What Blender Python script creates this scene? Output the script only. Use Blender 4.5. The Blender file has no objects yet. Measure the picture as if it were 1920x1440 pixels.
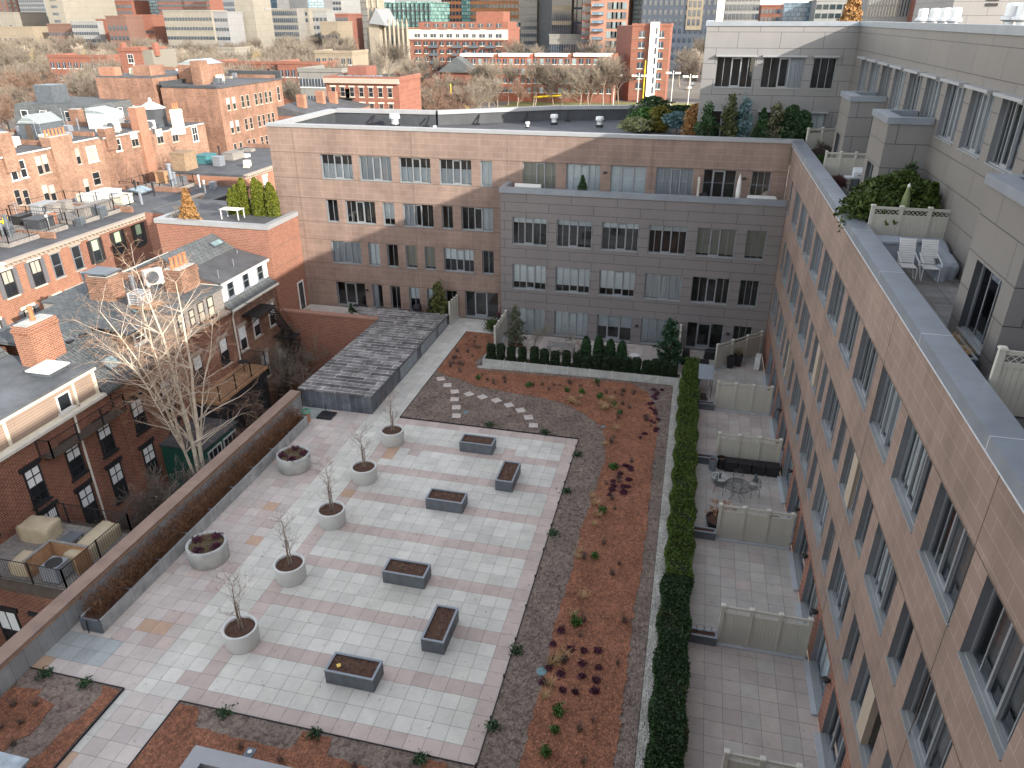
import bpy, math, random
import numpy as np
from mathutils import Vector
rad = math.radians
D = bpy.data
scene = bpy.context.scene
COL = scene.collection
# ------------------------------------------------------------ camera, sky, sun, exposure
CAM = (4.6104, -14.2619, 20.5810)
TILT, ROLL, YAW, FPX = 1.10831432, -0.00142966, 0.23766176, 1378.03
cd = D.cameras.new('camera'); cam = D.objects.new('camera', cd); COL.objects.link(cam)
cd.sensor_fit = 'HORIZONTAL'; cd.sensor_width = 36.0; cd.lens = FPX / 1920.0 * 36.0
cd.clip_start = 0.1; cd.clip_end = 6000
cam.location = CAM
scene.camera = cam
def _rot():
    cx, sx = math.cos(TILT), math.sin(TILT); cy, sy = math.cos(ROLL), math.sin(ROLL); cz, sz = math.cos(YAW), math.sin(YAW)
    Rz = np.array([[cz, -sz, 0], [sz, cz, 0], [0, 0, 1]]); Rx = np.array([[1, 0, 0], [0, cx, -sx], [0, sx, cx]])
    Rr = np.array([[cy, -sy, 0], [sy, cy, 0], [0, 0, 1]])
    return Rz @ Rx @ Rr
RC = _rot()
from mathutils import Matrix
cam.rotation_euler = Matrix(RC.tolist()).to_euler()
def at(x, y, ax, v):
    'point of the world seen at a photograph pixel where coordinate ax (0,1,2) equals v'
    d = RC @ np.array([(x - 960) / FPX, -(y - 720) / FPX, -1.0]); t = (v - CAM[ax]) / d[ax]
    return [CAM[i] + t * d[i] for i in range(3)]
SUN_DIR = Vector((1.0, -0.62, 0.4435)).normalized()       # towards the sun
SUN_EL = math.asin(SUN_DIR.z); SUN_AZ = math.atan2(SUN_DIR.x, SUN_DIR.y)
world = D.worlds.new('World'); scene.world = world; world.use_nodes = True
wn = world.node_tree
bg = wn.nodes['Background']; sky = wn.nodes.new('ShaderNodeTexSky'); sky.sky_type = 'NISHITA'
sky.sun_disc = False; sky.sun_elevation = SUN_EL; sky.sun_rotation = SUN_AZ; sky.altitude = 30; sky.air_density = 1.0; sky.dust_density = 0.6; sky.ozone_density = 1.0
hs = wn.nodes.new('ShaderNodeHueSaturation'); hs.inputs['Saturation'].default_value = .5      # thin bright haze: a paler sky
wmx = wn.nodes.new('ShaderNodeMix'); wmx.data_type = 'RGBA'; wmx.blend_type = 'MULTIPLY'; wmx.inputs[0].default_value = 1.0; wmx.inputs[7].default_value = (1.10, 1.0, .91, 1)
wn.links.new(sky.outputs[0], hs.inputs['Color']); wn.links.new(hs.outputs[0], wmx.inputs[6]); wn.links.new(wmx.outputs[2], bg.inputs[0]); bg.inputs[1].default_value = 0.15
sl = D.lights.new('sun', 'SUN'); sl.energy = 2.25; sl.angle = rad(0.5); sl.color = (1.0, 0.92, 0.81)
so = D.objects.new('sun', sl); COL.objects.link(so); so.rotation_euler = SUN_DIR.to_track_quat('Z', 'Y').to_euler()
scene.view_settings.view_transform = 'Standard'; scene.view_settings.look = 'None'
scene.view_settings.exposure = 1.92; scene.view_settings.gamma = 1.0
try:
    scene.cycles.max_bounces = 6; scene.cycles.transparent_max_bounces = 16
except Exception: pass

# ------------------------------------------------------------ materials
MATS = {}
def _new(name):
    m = D.materials.new(name); m.use_nodes = True; nt = m.node_tree
    return m, nt, nt.nodes['Principled BSDF']
def N(nt, t, **kw):
    n = nt.nodes.new(t)
    for k, v in kw.items():
        if k in n.inputs: n.inputs[k].default_value = v
        else: setattr(n, k, v)
    return n
def c4(c): return (c[0], c[1], c[2], 1.0)
def mixc(nt, fac, a, b, mode='MIX'):
    n = nt.nodes.new('ShaderNodeMix'); n.data_type = 'RGBA'; n.blend_type = mode
    for sock, v in ((0, fac), (6, a), (7, b)):
        if isinstance(v, bpy.types.NodeSocket): nt.links.new(v, n.inputs[sock])
        elif sock == 0: n.inputs[0].default_value = v
        else: n.inputs[sock].default_value = c4(v)
    return n.outputs[2]
def ramp(nt, src, p0, p1, c0=(0, 0, 0), c1=(1, 1, 1)):
    r = nt.nodes.new('ShaderNodeValToRGB'); r.color_ramp.elements[0].position = p0; r.color_ramp.elements[1].position = p1
    r.color_ramp.elements[0].color = c4(c0); r.color_ramp.elements[1].color = c4(c1)
    nt.links.new(src, r.inputs[0]); return r.outputs[0]
def coords(nt, uv=False, sc=(1, 1, 1)):
    tc = nt.nodes.new('ShaderNodeTexCoord'); mp = nt.nodes.new('ShaderNodeMapping'); mp.inputs['Scale'].default_value = sc
    nt.links.new(tc.outputs['UV' if uv else 'Object'], mp.inputs[0]); return mp.outputs[0]
def noise(nt, vec, scale, detail=4, rough=0.6):
    n = N(nt, 'ShaderNodeTexNoise', Scale=scale, Detail=detail, Roughness=rough); nt.links.new(vec, n.inputs['Vector']); return n.outputs['Fac']
def bump(nt, bs, h, s=0.3, dist=0.02):
    b = nt.nodes.new('ShaderNodeBump'); b.inputs['Strength'].default_value = s; b.inputs['Distance'].default_value = dist
    nt.links.new(h, b.inputs['Height']); nt.links.new(b.outputs[0], bs.inputs['Normal'])
def plain(name, col, rough=0.7, var=0.12, scale=3.0, metal=0.0, bmp=0.0, fine=40, spec=0.4):
    if name in MATS: return MATS[name]
    m, nt, bs = _new(name); v = coords(nt)
    a = tuple(c * (1 - var) for c in col); b = tuple(min(1, c * (1 + var)) for c in col)
    f = noise(nt, v, scale, 6); o = mixc(nt, ramp(nt, f, .3, .7), a, b)
    f2 = noise(nt, v, fine, 2); o = mixc(nt, 0.25 * min(1, var * 6), o, mixc(nt, f2, tuple(c * .6 for c in col), tuple(min(1, c * 1.4) for c in col)))
    if 'blind' in name or 'shade' in name: oi = nt.nodes.new('ShaderNodeObjectInfo'); o = mixc(nt, 1.0, o, ramp(nt, oi.outputs['Random'], 0, 1, (.78, .79, .8), (1, 1, .98)), 'MULTIPLY')
    nt.links.new(o, bs.inputs['Base Color']); bs.inputs['Roughness'].default_value = rough; bs.inputs['Metallic'].default_value = metal
    bs.inputs['Specular IOR Level'].default_value = spec
    if bmp: bump(nt, bs, f2, bmp)
    MATS[name] = m; return m
def brickm(name, c1, c2, mortar, bw=.23, rh=.078, ms=.011, rough=.85, stain=.25, bias=0.0, offset=.5, bstr=.25, var_scale=.35, squash=1.0, smooth=.1):
    if name in MATS: return MATS[name]
    m, nt, bs = _new(name); v = coords(nt, True)
    b = nt.nodes.new('ShaderNodeTexBrick'); b.inputs['Scale'].default_value = 1.0; b.inputs['Mortar Size'].default_value = ms
    b.inputs['Mortar Smooth'].default_value = smooth; b.inputs['Bias'].default_value = bias; b.inputs['Brick Width'].default_value = bw; b.inputs['Row Height'].default_value = rh
    b.offset = offset; b.squash = squash
    b.inputs['Color1'].default_value = c4(c1); b.inputs['Color2'].default_value = c4(c2); b.inputs['Mortar'].default_value = c4(mortar)
    nt.links.new(v, b.inputs['Vector'])
    f = noise(nt, v, var_scale, 6, .65)
    o = mixc(nt, 1.0, b.outputs['Color'], ramp(nt, f, .25, .75, (1 - stain,) * 3, (1 + stain * .6,) * 3), 'MULTIPLY')
    sv = coords(nt, True, (1.5, .12, 1)); f3 = noise(nt, sv, 1.0, 5)
    o = mixc(nt, 1.0, o, ramp(nt, f3, .3, .7, (1 - stain * .5,) * 3, (1 + stain * .2,) * 3), 'MULTIPLY')
    if 'curtain' in name: oi = nt.nodes.new('ShaderNodeObjectInfo'); o = mixc(nt, 1.0, o, ramp(nt, oi.outputs['Random'], 0, 1, (.75, .76, .78), (1, 1, .98)), 'MULTIPLY')
    nt.links.new(o, bs.inputs['Base Color']); bs.inputs['Roughness'].default_value = rough
    bs.inputs['Specular IOR Level'].default_value = .3
    bump(nt, bs, b.outputs['Fac'], -bstr, .01)
    MATS[name] = m; return m
def glassm(name, tint=(.9, .93, .95)):
    m = D.materials.new(name); m.use_nodes = True; nt = m.node_tree; nt.nodes.clear()
    out = nt.nodes.new('ShaderNodeOutputMaterial'); tr = nt.nodes.new('ShaderNodeBsdfTransparent'); tr.inputs[0].default_value = c4(tint)
    gl = nt.nodes.new('ShaderNodeBsdfGlossy'); gl.inputs['Roughness'].default_value = .015; gl.inputs[0].default_value = (.9, .95, 1, 1)
    fr = nt.nodes.new('ShaderNodeFresnel'); fr.inputs[0].default_value = 1.75; mx = nt.nodes.new('ShaderNodeMixShader')
    nt.links.new(fr.outputs[0], mx.inputs[0]); nt.links.new(tr.outputs[0], mx.inputs[1]); nt.links.new(gl.outputs[0], mx.inputs[2]); nt.links.new(mx.outputs[0], out.inputs[0])
    MATS[name] = m; return m
def darkglass(name, col=(.02, .025, .03), rough=.06, spec=1.0):
    if name in MATS: return MATS[name]
    m, nt, bs = _new(name); v = coords(nt); f = noise(nt, v, .35, 3)
    o = mixc(nt, ramp(nt, f, .35, .65), tuple(c * .5 for c in col), tuple(c * 1.7 for c in col))
    nt.links.new(o, bs.inputs['Base Color']); bs.inputs['Roughness'].default_value = rough; bs.inputs['Specular IOR Level'].default_value = spec
    MATS[name] = m; return m
def leafm(name, c1, c2, rough=.6, scale=1.2):
    if name in MATS: return MATS[name]
    m, nt, bs = _new(name); v = coords(nt); g = nt.nodes.new('ShaderNodeNewGeometry')
    o = mixc(nt, g.outputs['Random Per Island'], c1, c2)
    f = noise(nt, v, scale, 3); o = mixc(nt, 1.0, o, ramp(nt, f, .3, .7, (.75, .75, .75), (1.25, 1.2, 1.15)), 'MULTIPLY')
    if 'hedge' in name: o = mixc(nt, ramp(nt, noise(nt, v, .9, 5, .7), .60, .74), o, (.085, .062, .02))
    nt.links.new(o, bs.inputs['Base Color']); bs.inputs['Roughness'].default_value = rough; bs.inputs['Specular IOR Level'].default_value = .25
    MATS[name] = m; return m

M_stone = brickm('tan_stone_tile', (.255, .184, .152), (.228, .164, .136), (.315, .242, .205), bw=.82, rh=.41, ms=.012, stain=.3, bstr=.15, rough=.75)
M_gray = brickm('gray_metal_panel', (.192, .178, .176), (.18, .166, .165), (.045, .045, .048), bw=3.03, rh=.633, ms=.014, stain=.10, bstr=.5, rough=.5)
M_pent = brickm('taupe_metal_panel', (.188, .175, .163), (.177, .166, .156), (.05, .05, .05), bw=3.03, rh=.94, ms=.014, stain=.08, bstr=.5, rough=.45)
M_pentlight = brickm('pale_metal_panel', (.232, .228, .225), (.22, .217, .215), (.06, .06, .065), bw=2.6, rh=.94, ms=.014, stain=.08, bstr=.5, rough=.45)
M_redbrick = brickm('red_brick', (.25, .085, .052), (.16, .052, .034), (.34, .25, .19), stain=.35, bw=.30, rh=.11, ms=.013)
M_orangebrick = brickm('orange_brick', (.33, .13, .075), (.24, .09, .055), (.42, .31, .23), stain=.25, bw=.30, rh=.11, ms=.013)
M_oldbrick = brickm('weathered_brick', (.30, .145, .095), (.16, .075, .05), (.33, .25, .19), stain=.45, bw=.3, rh=.12, ms=.014)
M_paintbrick = brickm('tan_brick', (.35, .19, .125), (.22, .11, .075), (.38, .29, .22), stain=.4, bw=.3, rh=.12, ms=.014)
M_annex = brickm('annex_brick', (.27, .11, .075), (.205, .08, .055), (.35, .24, .18), bw=.3, rh=.12, ms=.012, stain=.12)
M_coping = plain('zinc_coping', (.27, .30, .34), .38, .12, 1.2, .45)
M_copingw = plain('white_coping', (.30, .31, .32), .5, .08, 1.5, .1)
M_frame = plain('window_frame_gray', (.29, .31, .33), .4, .06, 2, .4)
M_reveal = plain('window_reveal', (.17, .18, .195), .5, .1, 2, .2)
M_sill = plain('sill_metal', (.27, .285, .29), .45, .1, 1.5, .3)
M_room = plain('room_dimness', (.075, .07, .066), .9, .4, .8)  # room dimness put into the colour of sheets behind the glass
M_glass = glassm('clear_glass')
M_blind = plain('white_blind', (.80, .84, .86), .8, .06, 6)
M_shade = plain('beige_shade', (.42, .405, .34), .8, .06, 6)
M_curtain = brickm('sheer_curtain', (.70, .73, .76), (.62, .65, .68), (.5, .53, .56), bw=.09, rh=9, ms=.02, stain=.1, bstr=0, smooth=1)
M_dg = darkglass('house_glass')
M_dg2 = darkglass('tower_glass', (.035, .05, .07), .1)
M_roof = plain('black_membrane', (.075, .078, .085), .75, .35, .7, bmp=.1)
M_membrane = plain('dark_parapet_membrane', (.05, .055, .062), .6, .25, 1.0)
M_metalrib = plain('white_vent', (.62, .64, .66), .4, .1, 3, .3)
M_white = plain('white_paint', (.62, .62, .60), .6, .05, 2)
M_cream = plain('cream_paint', (.66, .62, .50), .7, .06, 2)
M_black = plain('black_metal', (.02, .02, .022), .5, .2, 3)
M_darkwood = plain('dark_wood', (.09, .07, .055), .8, .3, 3)
M_wood = plain('cedar_wood', (.34, .20, .11), .8, .3, 3)
M_graywood = plain('weathered_deck', (.22, .205, .19), .85, .35, 6)
M_slate = brickm('gray_shingle', (.135, .15, .155), (.095, .105, .11), (.045, .05, .055), bw=.45, rh=.2, ms=.018, stain=.2, bstr=.5)
M_siding = brickm('tan_siding', (.36, .27, .21), (.34, .255, .2), (.22, .165, .13), bw=9, rh=.14, ms=.012, stain=.12)
M_wsiding = brickm('white_siding', (.60, .60, .56), (.58, .58, .54), (.42, .42, .39), bw=9, rh=.14, ms=.01, stain=.06)
M_lead = plain('gray_lead', (.12, .14, .16), .5, .3, 2, .4)
M_vinyl = plain('vinyl_fence', (.42, .41, .36), .5, .05, 2)
M_vinylcap = plain('vinyl_cap', (.52, .51, .45), .5, .04, 2)
M_curb = plain('patio_curb', (.38, .40, .42), .6, .08, 2)
M_planter = plain('charcoal_planter', (.115, .13, .145), .55, .3, 2.0, .1)
M_planterrim = plain('planter_rim', (.24, .27, .30), .5, .15, 2, .2)
M_round = plain('pale_gray_planter', (.54, .55, .53), .6, .04, 2)
M_concrete = plain('stained_concrete', (.40, .41, .39), .85, .28, 2.2, bmp=.15)
M_soil = plain('soil', (.085, .045, .03), .95, .5, 9, bmp=.6, fine=60)
M_bark = plain('brown_bark', (.17, .12, .085), .9, .35, 5, bmp=.3)
M_barkg = plain('gray_bark', (.25, .215, .18), .9, .3, 3, bmp=.2)
M_birch = plain('birch_bark', (.62, .55, .44), .8, .3, 4, bmp=.2)
M_twig = plain('red_twig', (.22, .115, .075), .9, .3, 3)
M_twigg = plain('gray_twig', (.20, .17, .135), .9, .3, .15)
M_twigr = plain('rusty_twig', (.20, .13, .095), .9, .3, .15)
M_twigy = plain('yellow_twig', (.40, .31, .13), .9, .3, .15)
M_twigd = plain('dark_twig', (.11, .085, .07), .9, .3, 1)
M_yew = leafm('yew_leaf', (.010, .022, .012), (.03, .055, .022))
M_hedge = leafm('hedge_leaf', (.036, .07, .01), (.08, .125, .02))
M_hedged = leafm('dark_hedge_leaf', (.013, .036, .012), (.03, .068, .02))
M_arbor = leafm('arborvitae_leaf', (.06, .085, .010), (.155, .17, .022))
M_pine = leafm('pine_leaf', (.02, .05, .022), (.05, .10, .04))
M_blue = leafm('blue_spruce_leaf', (.07, .14, .15), (.14, .23, .25))
M_brownleaf = leafm('brown_conifer_leaf', (.22, .12, .045), (.38, .22, .09))
M_juniper = leafm('juniper_leaf', (.025, .048, .010), (.07, .105, .02))
M_purple = leafm('purple_leaf', (.06, .018, .035), (.11, .035, .06))
M_rust = leafm('rusty_stems', (.085, .043, .022), (.18, .09, .045))
M_grass = leafm('dry_grass', (.32, .22, .1), (.5, .36, .2))
M_shrubg = leafm('shrub_green', (.035, .09, .02), (.08, .17, .04))
# ------------------------------------------------------------ mesh builder
class MB:
    def __init__(s): s.v = []; s.f = []; s.m = []; s.smooth = False
    def pts(s, P):
        i = len(s.v); s.v.extend([tuple(p) for p in P]); return i
    def face(s, P, m=0):
        i = s.pts(P); s.f.append(tuple(range(i, i + len(P)))); s.m.append(m)
    def box(s, x0, y0, z0, x1, y1, z1, m=0, top=None, bottom=True):
        if x1 < x0: x0, x1 = x1, x0
        if y1 < y0: y0, y1 = y1, y0
        if z1 < z0: z0, z1 = z1, z0
        i = s.pts([(x0, y0, z0), (x1, y0, z0), (x1, y1, z0), (x0, y1, z0), (x0, y0, z1), (x1, y0, z1), (x1, y1, z1), (x0, y1, z1)])
        F = [(0, 1, 5, 4), (1, 2, 6, 5), (2, 3, 7, 6), (3, 0, 4, 7), (4, 5, 6, 7)] + ([(3, 2, 1, 0)] if bottom else [])
        for k, f in enumerate(F): s.f.append(tuple(i + a for a in f)); s.m.append(top if (k == 4 and top is not None) else m)
        return s
    def prism(s, poly, z0, z1, m=0, top=None):
        n = len(poly); a = [(p[0], p[1], z0) for p in poly]; b = [(p[0], p[1], z1) for p in poly]; i = s.pts(a + b)
        for k in range(n):
            j = (k + 1) % n; s.f.append((i + k, i + j, i + n + j, i + n + k)); s.m.append(m)
        s.f.append(tuple(i + n + k for k in range(n))); s.m.append(m if top is None else top)
        s.f.append(tuple(i + n - 1 - k for k in range(n))); s.m.append(m)
        return s
    def extrude(s, poly3, d, m=0):
        'planar polygon swept along vector d'
        n = len(poly3); a = [tuple(p) for p in poly3]; b = [(p[0] + d[0], p[1] + d[1], p[2] + d[2]) for p in poly3]; i = s.pts(a + b)
        for k in range(n):
            j = (k + 1) % n; s.f.append((i + k, i + j, i + n + j, i + n + k)); s.m.append(m)
        s.f.append(tuple(i + n + k for k in range(n))); s.m.append(m); s.f.append(tuple(i + n - 1 - k for k in range(n))); s.m.append(m)
        return s
    def tube(s, P, R, n=6, m=0, cap=True):
        P = [Vector(p) for p in P]; k = len(P)
        if not hasattr(R, '__len__'): R = [R] * k
        rings = []; up = Vector((0, 0, 1)); base = len(s.v); last = None
        for a in range(k):
            d = (P[min(a + 1, k - 1)] - P[max(a - 1, 0)])
            if d.length < 1e-9: d = Vector((0, 0, 1))
            d.normalize()
            if last is None:
                r = Vector((1, 0, 0)) if abs(d.z) > .9 else up
                u = d.cross(r).normalized()
            else:
                u = (last - d * last.dot(d))
                u = u.normalized() if u.length > 1e-6 else d.orthogonal().normalized()
            last = u; w = d.cross(u)
            for t in range(n):
                an = 2 * math.pi * t / n; q = P[a] + (u * math.cos(an) + w * math.sin(an)) * R[a]; s.v.append((q.x, q.y, q.z))
        for a in range(k - 1):
            for t in range(n):
                t2 = (t + 1) % n; s.f.append((base + a * n + t, base + a * n + t2, base + (a + 1) * n + t2, base + (a + 1) * n + t)); s.m.append(m)
        if cap and n > 3:
            s.f.append(tuple(base + (k - 1) * n + t for t in range(n))); s.m.append(m)
            s.f.append(tuple(base + n - 1 - t for t in range(n))); s.m.append(m)
        return s
    def lathe(s, prof, cx=0, cy=0, n=24, m=0, mats=None):
        base = len(s.v); k = len(prof)
        for (r, z) in prof:
            for t in range(n):
                a = 2 * math.pi * t / n; s.v.append((cx + r * math.cos(a), cy + r * math.sin(a), z))
        for a in range(k - 1):
            for t in range(n):
                t2 = (t + 1) % n; s.f.append((base + a * n + t, base + a * n + t2, base + (a + 1) * n + t2, base + (a + 1) * n + t)); s.m.append(mats[a] if mats else m)
        return s
    def quads(s, A, m=0):
        A = np.asarray(A, float).reshape(-1, 3); i = len(s.v); n = len(A) // 4
        s.v.extend(map(tuple, A.tolist())); s.f.extend([(i + 4 * k, i + 4 * k + 1, i + 4 * k + 2, i + 4 * k + 3) for k in range(n)]); s.m.extend([m] * n); return s
    def tris(s, A, m=0):
        A = np.asarray(A, float).reshape(-1, 3); i = len(s.v); n = len(A) // 3
        s.v.extend(map(tuple, A.tolist())); s.f.extend([(i + 3 * k, i + 3 * k + 1, i + 3 * k + 2) for k in range(n)]); s.m.extend([m] * n); return s
    def build(s, name, mats, parent=None, loc=None, uv=True, smooth=False, local=False):
        'parent: empty or part. World-coordinate vertices are re-based on the parent unless local'
        me = D.meshes.new(name)
        off = np.zeros(3)
        if parent is not None and not local:
            p = parent
            while p is not None: off = off + np.array(p.location); p = p.parent
        elif loc is not None and not local: off = np.array(loc, float)
        V = np.array(s.v, float).reshape(-1, 3) - off
        me.from_pydata(V.tolist(), [], s.f)
        if not isinstance(mats, (list, tuple)): mats = [mats]
        for mm in mats: me.materials.append(mm)
        me.polygons.foreach_set('material_index', s.m)
        if smooth: me.polygons.foreach_set('use_smooth', [True] * len(s.f))
        if uv:
            ul = me.uv_layers.new(name='uv'); nl = len(me.loops)
            vi = np.empty(nl, np.int32); me.loops.foreach_get('vertex_index', vi)
            npl = len(me.polygons); nor = np.empty(npl * 3); me.polygons.foreach_get('normal', nor); nor = np.abs(nor.reshape(-1, 3))
            tot = np.empty(npl, np.int32); me.polygons.foreach_get('loop_total', tot); pi = np.repeat(np.arange(npl), tot)
            W = (V + off)[vi]; nn = nor[pi]; UV = np.empty((nl, 2))
            ax = np.where((nn[:, 2] > .75), 2, np.where(nn[:, 0] > nn[:, 1], 0, 1))
            UV[:, 0] = np.where(ax == 0, W[:, 1], W[:, 0]); UV[:, 1] = np.where(ax == 2, W[:, 1], W[:, 2])
            ul.data.foreach_set('uv', UV.ravel())
        me.update()
        o = D.objects.new(name, me); COL.objects.link(o)
        if parent is not None: o.parent = parent
        elif loc is not None: o.location = loc
        return o
def tag(o, label=None, cat=None, group=None, kind=None):
    if label: o['label'] = label
    if cat: o['category'] = cat
    if group: o['group'] = group
    if kind: o['kind'] = kind
    return o
def empty(name, loc, label=None, cat=None, group=None, rz=0):
    o = D.objects.new(name, None); COL.objects.link(o); o.location = loc; o.rotation_euler = (0, 0, rz); o.empty_display_size = .2
    return tag(o, label, cat, group)
KIDS = {}
def kids(o):
    if o.name not in KIDS: KIDS[o.name] = list(o.children)
    return KIDS[o.name]
def copy_tree(o, parent=None, loc=None, rz=None, label=None, scale=None, group=None):
    c = o.copy(); COL.objects.link(c); c.parent = parent
    for ch in kids(o): copy_tree(ch, c)
    if loc is not None: c.location = loc
    if rz is not None: c.rotation_euler = (c.rotation_euler[0], c.rotation_euler[1], rz)
    if scale is not None: c.scale = (scale,) * 3 if not hasattr(scale, '__len__') else scale
    if label: c['label'] = label
    if group: c['group'] = group
    return c
def structure(o): return tag(o, kind='structure')
rng = np.random.default_rng(7); random.seed(7)
# leaf-sized quads scattered at given points
def leaves(P, size, flat=0.0, aspect=.55, rg=None):
    rg = rg or rng
    P = np.asarray(P); n = len(P); a = rg.normal(size=(n, 3)); a[:, 2] *= (1 - flat); a /= np.linalg.norm(a, axis=1)[:, None] + 1e-9
    b = rg.normal(size=(n, 3)); b -= (b * a).sum(1)[:, None] * a; b /= np.linalg.norm(b, axis=1)[:, None] + 1e-9
    s = size * (.6 + .8 * rg.random(n))[:, None]; a = a * s; b = b * s * aspect
    return np.stack([P - a - b, P + a - b * .3, P + a * 1.1 + b * .3, P - a + b], 1)
# ------------------------------------------------------------ wall with real openings
def facade(mb, O, u, n, W, H, ops, depth=.22, m=0, mr=1):
    'O: lower corner, u: unit vector along the wall, n: outward normal; ops: (u0,z0,u1,z1) holes'
    O = np.array(O, float); u = np.array(u, float); n = np.array(n, float); zv = np.array([0, 0, 1.0])
    us = sorted(set([0, W] + [a for o in ops for a in (o[0], o[2]) if 0 < a < W])); zs = sorted(set([0, H] + [a for o in ops for a in (o[1], o[3]) if 0 < a < H]))
    def P(a, b, d=0): return tuple(O + u * a + zv * b - n * d)
    flip = np.dot(np.cross(u, zv), n) < 0
    def add(q, mm): mb.face(q[::-1] if flip else q, mm)
    for j in range(len(zs) - 1):
        zc = (zs[j] + zs[j + 1]) / 2; run = None
        for i in range(len(us)):
            hole = True
            if i < len(us) - 1:
                uc = (us[i] + us[i + 1]) / 2; hole = any(o[0] < uc < o[2] and o[1] < zc < o[3] for o in ops)
            if not hole and run is None: run = us[i]
            if hole and run is not None:
                add([P(run, zs[j]), P(us[i], zs[j]), P(us[i], zs[j + 1]), P(run, zs[j + 1])], m); run = None
    for (a, b, c, d) in ops:
        add([P(a, b), P(a, b, depth), P(a, d, depth), P(a, d)][::-1] if False else [P(a, b, depth), P(a, b), P(a, d), P(a, d, depth)][::-1], mr)
        add([P(c, b), P(c, b, depth), P(c, d, depth), P(c, d)][::-1], mr)
        add([P(a, d), P(c, d), P(c, d, depth), P(a, d, depth)], mr)
        add([P(a, b, depth), P(c, b, depth), P(c, b), P(a, b)], mr)
# ------------------------------------------------------------ courtyard windows (frame > pane, blind, sill)
WCACHE = {}
def court_window(w, h, kind, blind, flip=False, sill=True):
    key = (round(w, 2), round(h, 2), kind, blind, flip, sill)
    if key in WCACHE: return WCACHE[key], False
    f = MB(); t = .05; d0, d1 = .17, .25
    def bar(x0, x1, z0, z1, y0=d0, y1=d1): f.box(x0, y0, z0, x1, y1, z1)
    bar(0, t, 0, h); bar(w - t, w, 0, h); bar(t, w - t, 0, t); bar(t, w - t, h - t, h)
    if kind == 'wide': ms = [.2, .4, .66, .84]; sash = (3, 4)
    elif kind == 'narrow': ms = [.52]; sash = None
    elif kind == 'mid': ms = [.33, .66]; sash = None
    elif kind == 'door': ms = [.28, .66]; sash = (1, 2)
    else: ms = [.5]; sash = None
    if flip: ms = sorted(1 - a for a in ms)
    for a in ms: bar(w * a - .017, w * a + .017, t, h - t, d0 + .025, d1 - .01)
    if kind == 'wide':
        i = 1
        a, b = w * ms[i], w * ms[i + 1]
        for (x0, x1, z0, z1) in ((a, a + .07, t, h - t), (b - .07, b, t, h - t), (a + .07, b - .07, t, t + .08), (a + .07, b - .07, h - t - .08, h - t)): f.box(x0, d0 - .03, z0, x1, d0 + .03, z1)
    if kind == 'door':
        a, b = w * ms[0], w * ms[1]
        for (x0, x1, z0, z1) in ((a, a + .1, t, h - t), (b - .1, b, t, h - t), (a + .1, b - .1, t, t + .18), (a + .1, b - .1, h - t - .1, h - t)): f.box(x0, d0 - .03, z0, x1, d0 + .03, z1)
    o = f.build('window', [M_frame], uv=False, local=True)
    g = MB(); g.face([(t, .21, t), (w - t, .21, t), (w - t, .21, h - t), (t, .21, h - t)]); gp = g.build('pane', [M_glass], local=True, uv=False); gp.parent = o
    if sill:
        s_ = MB(); s_.box(-.01, -.035, -.03, w + .01, .168, 0.012); s_.box(.002, .08, .012, w - .002, .165, .05); sp = s_.build('sill', [M_sill], local=True, uv=False); sp.parent = o
    if blind:
        b_ = MB(); lo = t; mt = M_blind; x0, x1 = t, w - t
        if blind == 'half': lo = h * .5
        elif blind == 'top': lo = h * .78
        elif blind == 'full': lo = t
        elif blind == 'most': lo = h * .25
        elif blind == 'bottom': lo = t
        elif blind == 'shade': lo = t + .1; mt = M_shade
        elif blind == 'sheer': mt = M_curtain
        elif blind == 'left': mt = M_curtain; x1 = w * .42
        elif blind == 'right': mt = M_curtain; x0 = w * .6
        hi = h * .6 if blind == 'bottom' else h - t
        if blind in ('full', 'half', 'most', 'shade', 'top'):
            b_.face([(x0, .30, lo), (x1, .30, lo), (x1, .30, hi), (x0, .30, hi)])
        else:
            nn = int((x1 - x0) / .05)
            for k in range(nn):
                xa = x0 + (x1 - x0) * k / nn; xb = x0 + (x1 - x0) * (k + 1) / nn
                b_.face([(xa, .30 + .02 * (k % 2), lo), (xb, .30 + .02 * ((k + 1) % 2), lo), (xb, .30 + .02 * ((k + 1) % 2), hi), (xa, .30 + .02 * (k % 2), hi)])
        bp = b_.build('curtain' if blind in ('sheer', 'left', 'right', 'bottom') else 'blind', [mt], local=True); bp.parent = o
    WCACHE[key] = o
    return o, True
def put_window(parent, O, rz, w, h, kind='wide', blind=None, flip=False, sill=True):
    o, new = court_window(w, h, kind, blind, flip, sill)
    loc = Vector(O) - Vector(parent.location)
    if new: o.parent = parent; o.location = loc; o.rotation_euler = (0, 0, rz); return o
    return copy_tree(o, parent, loc, rz)
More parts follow.
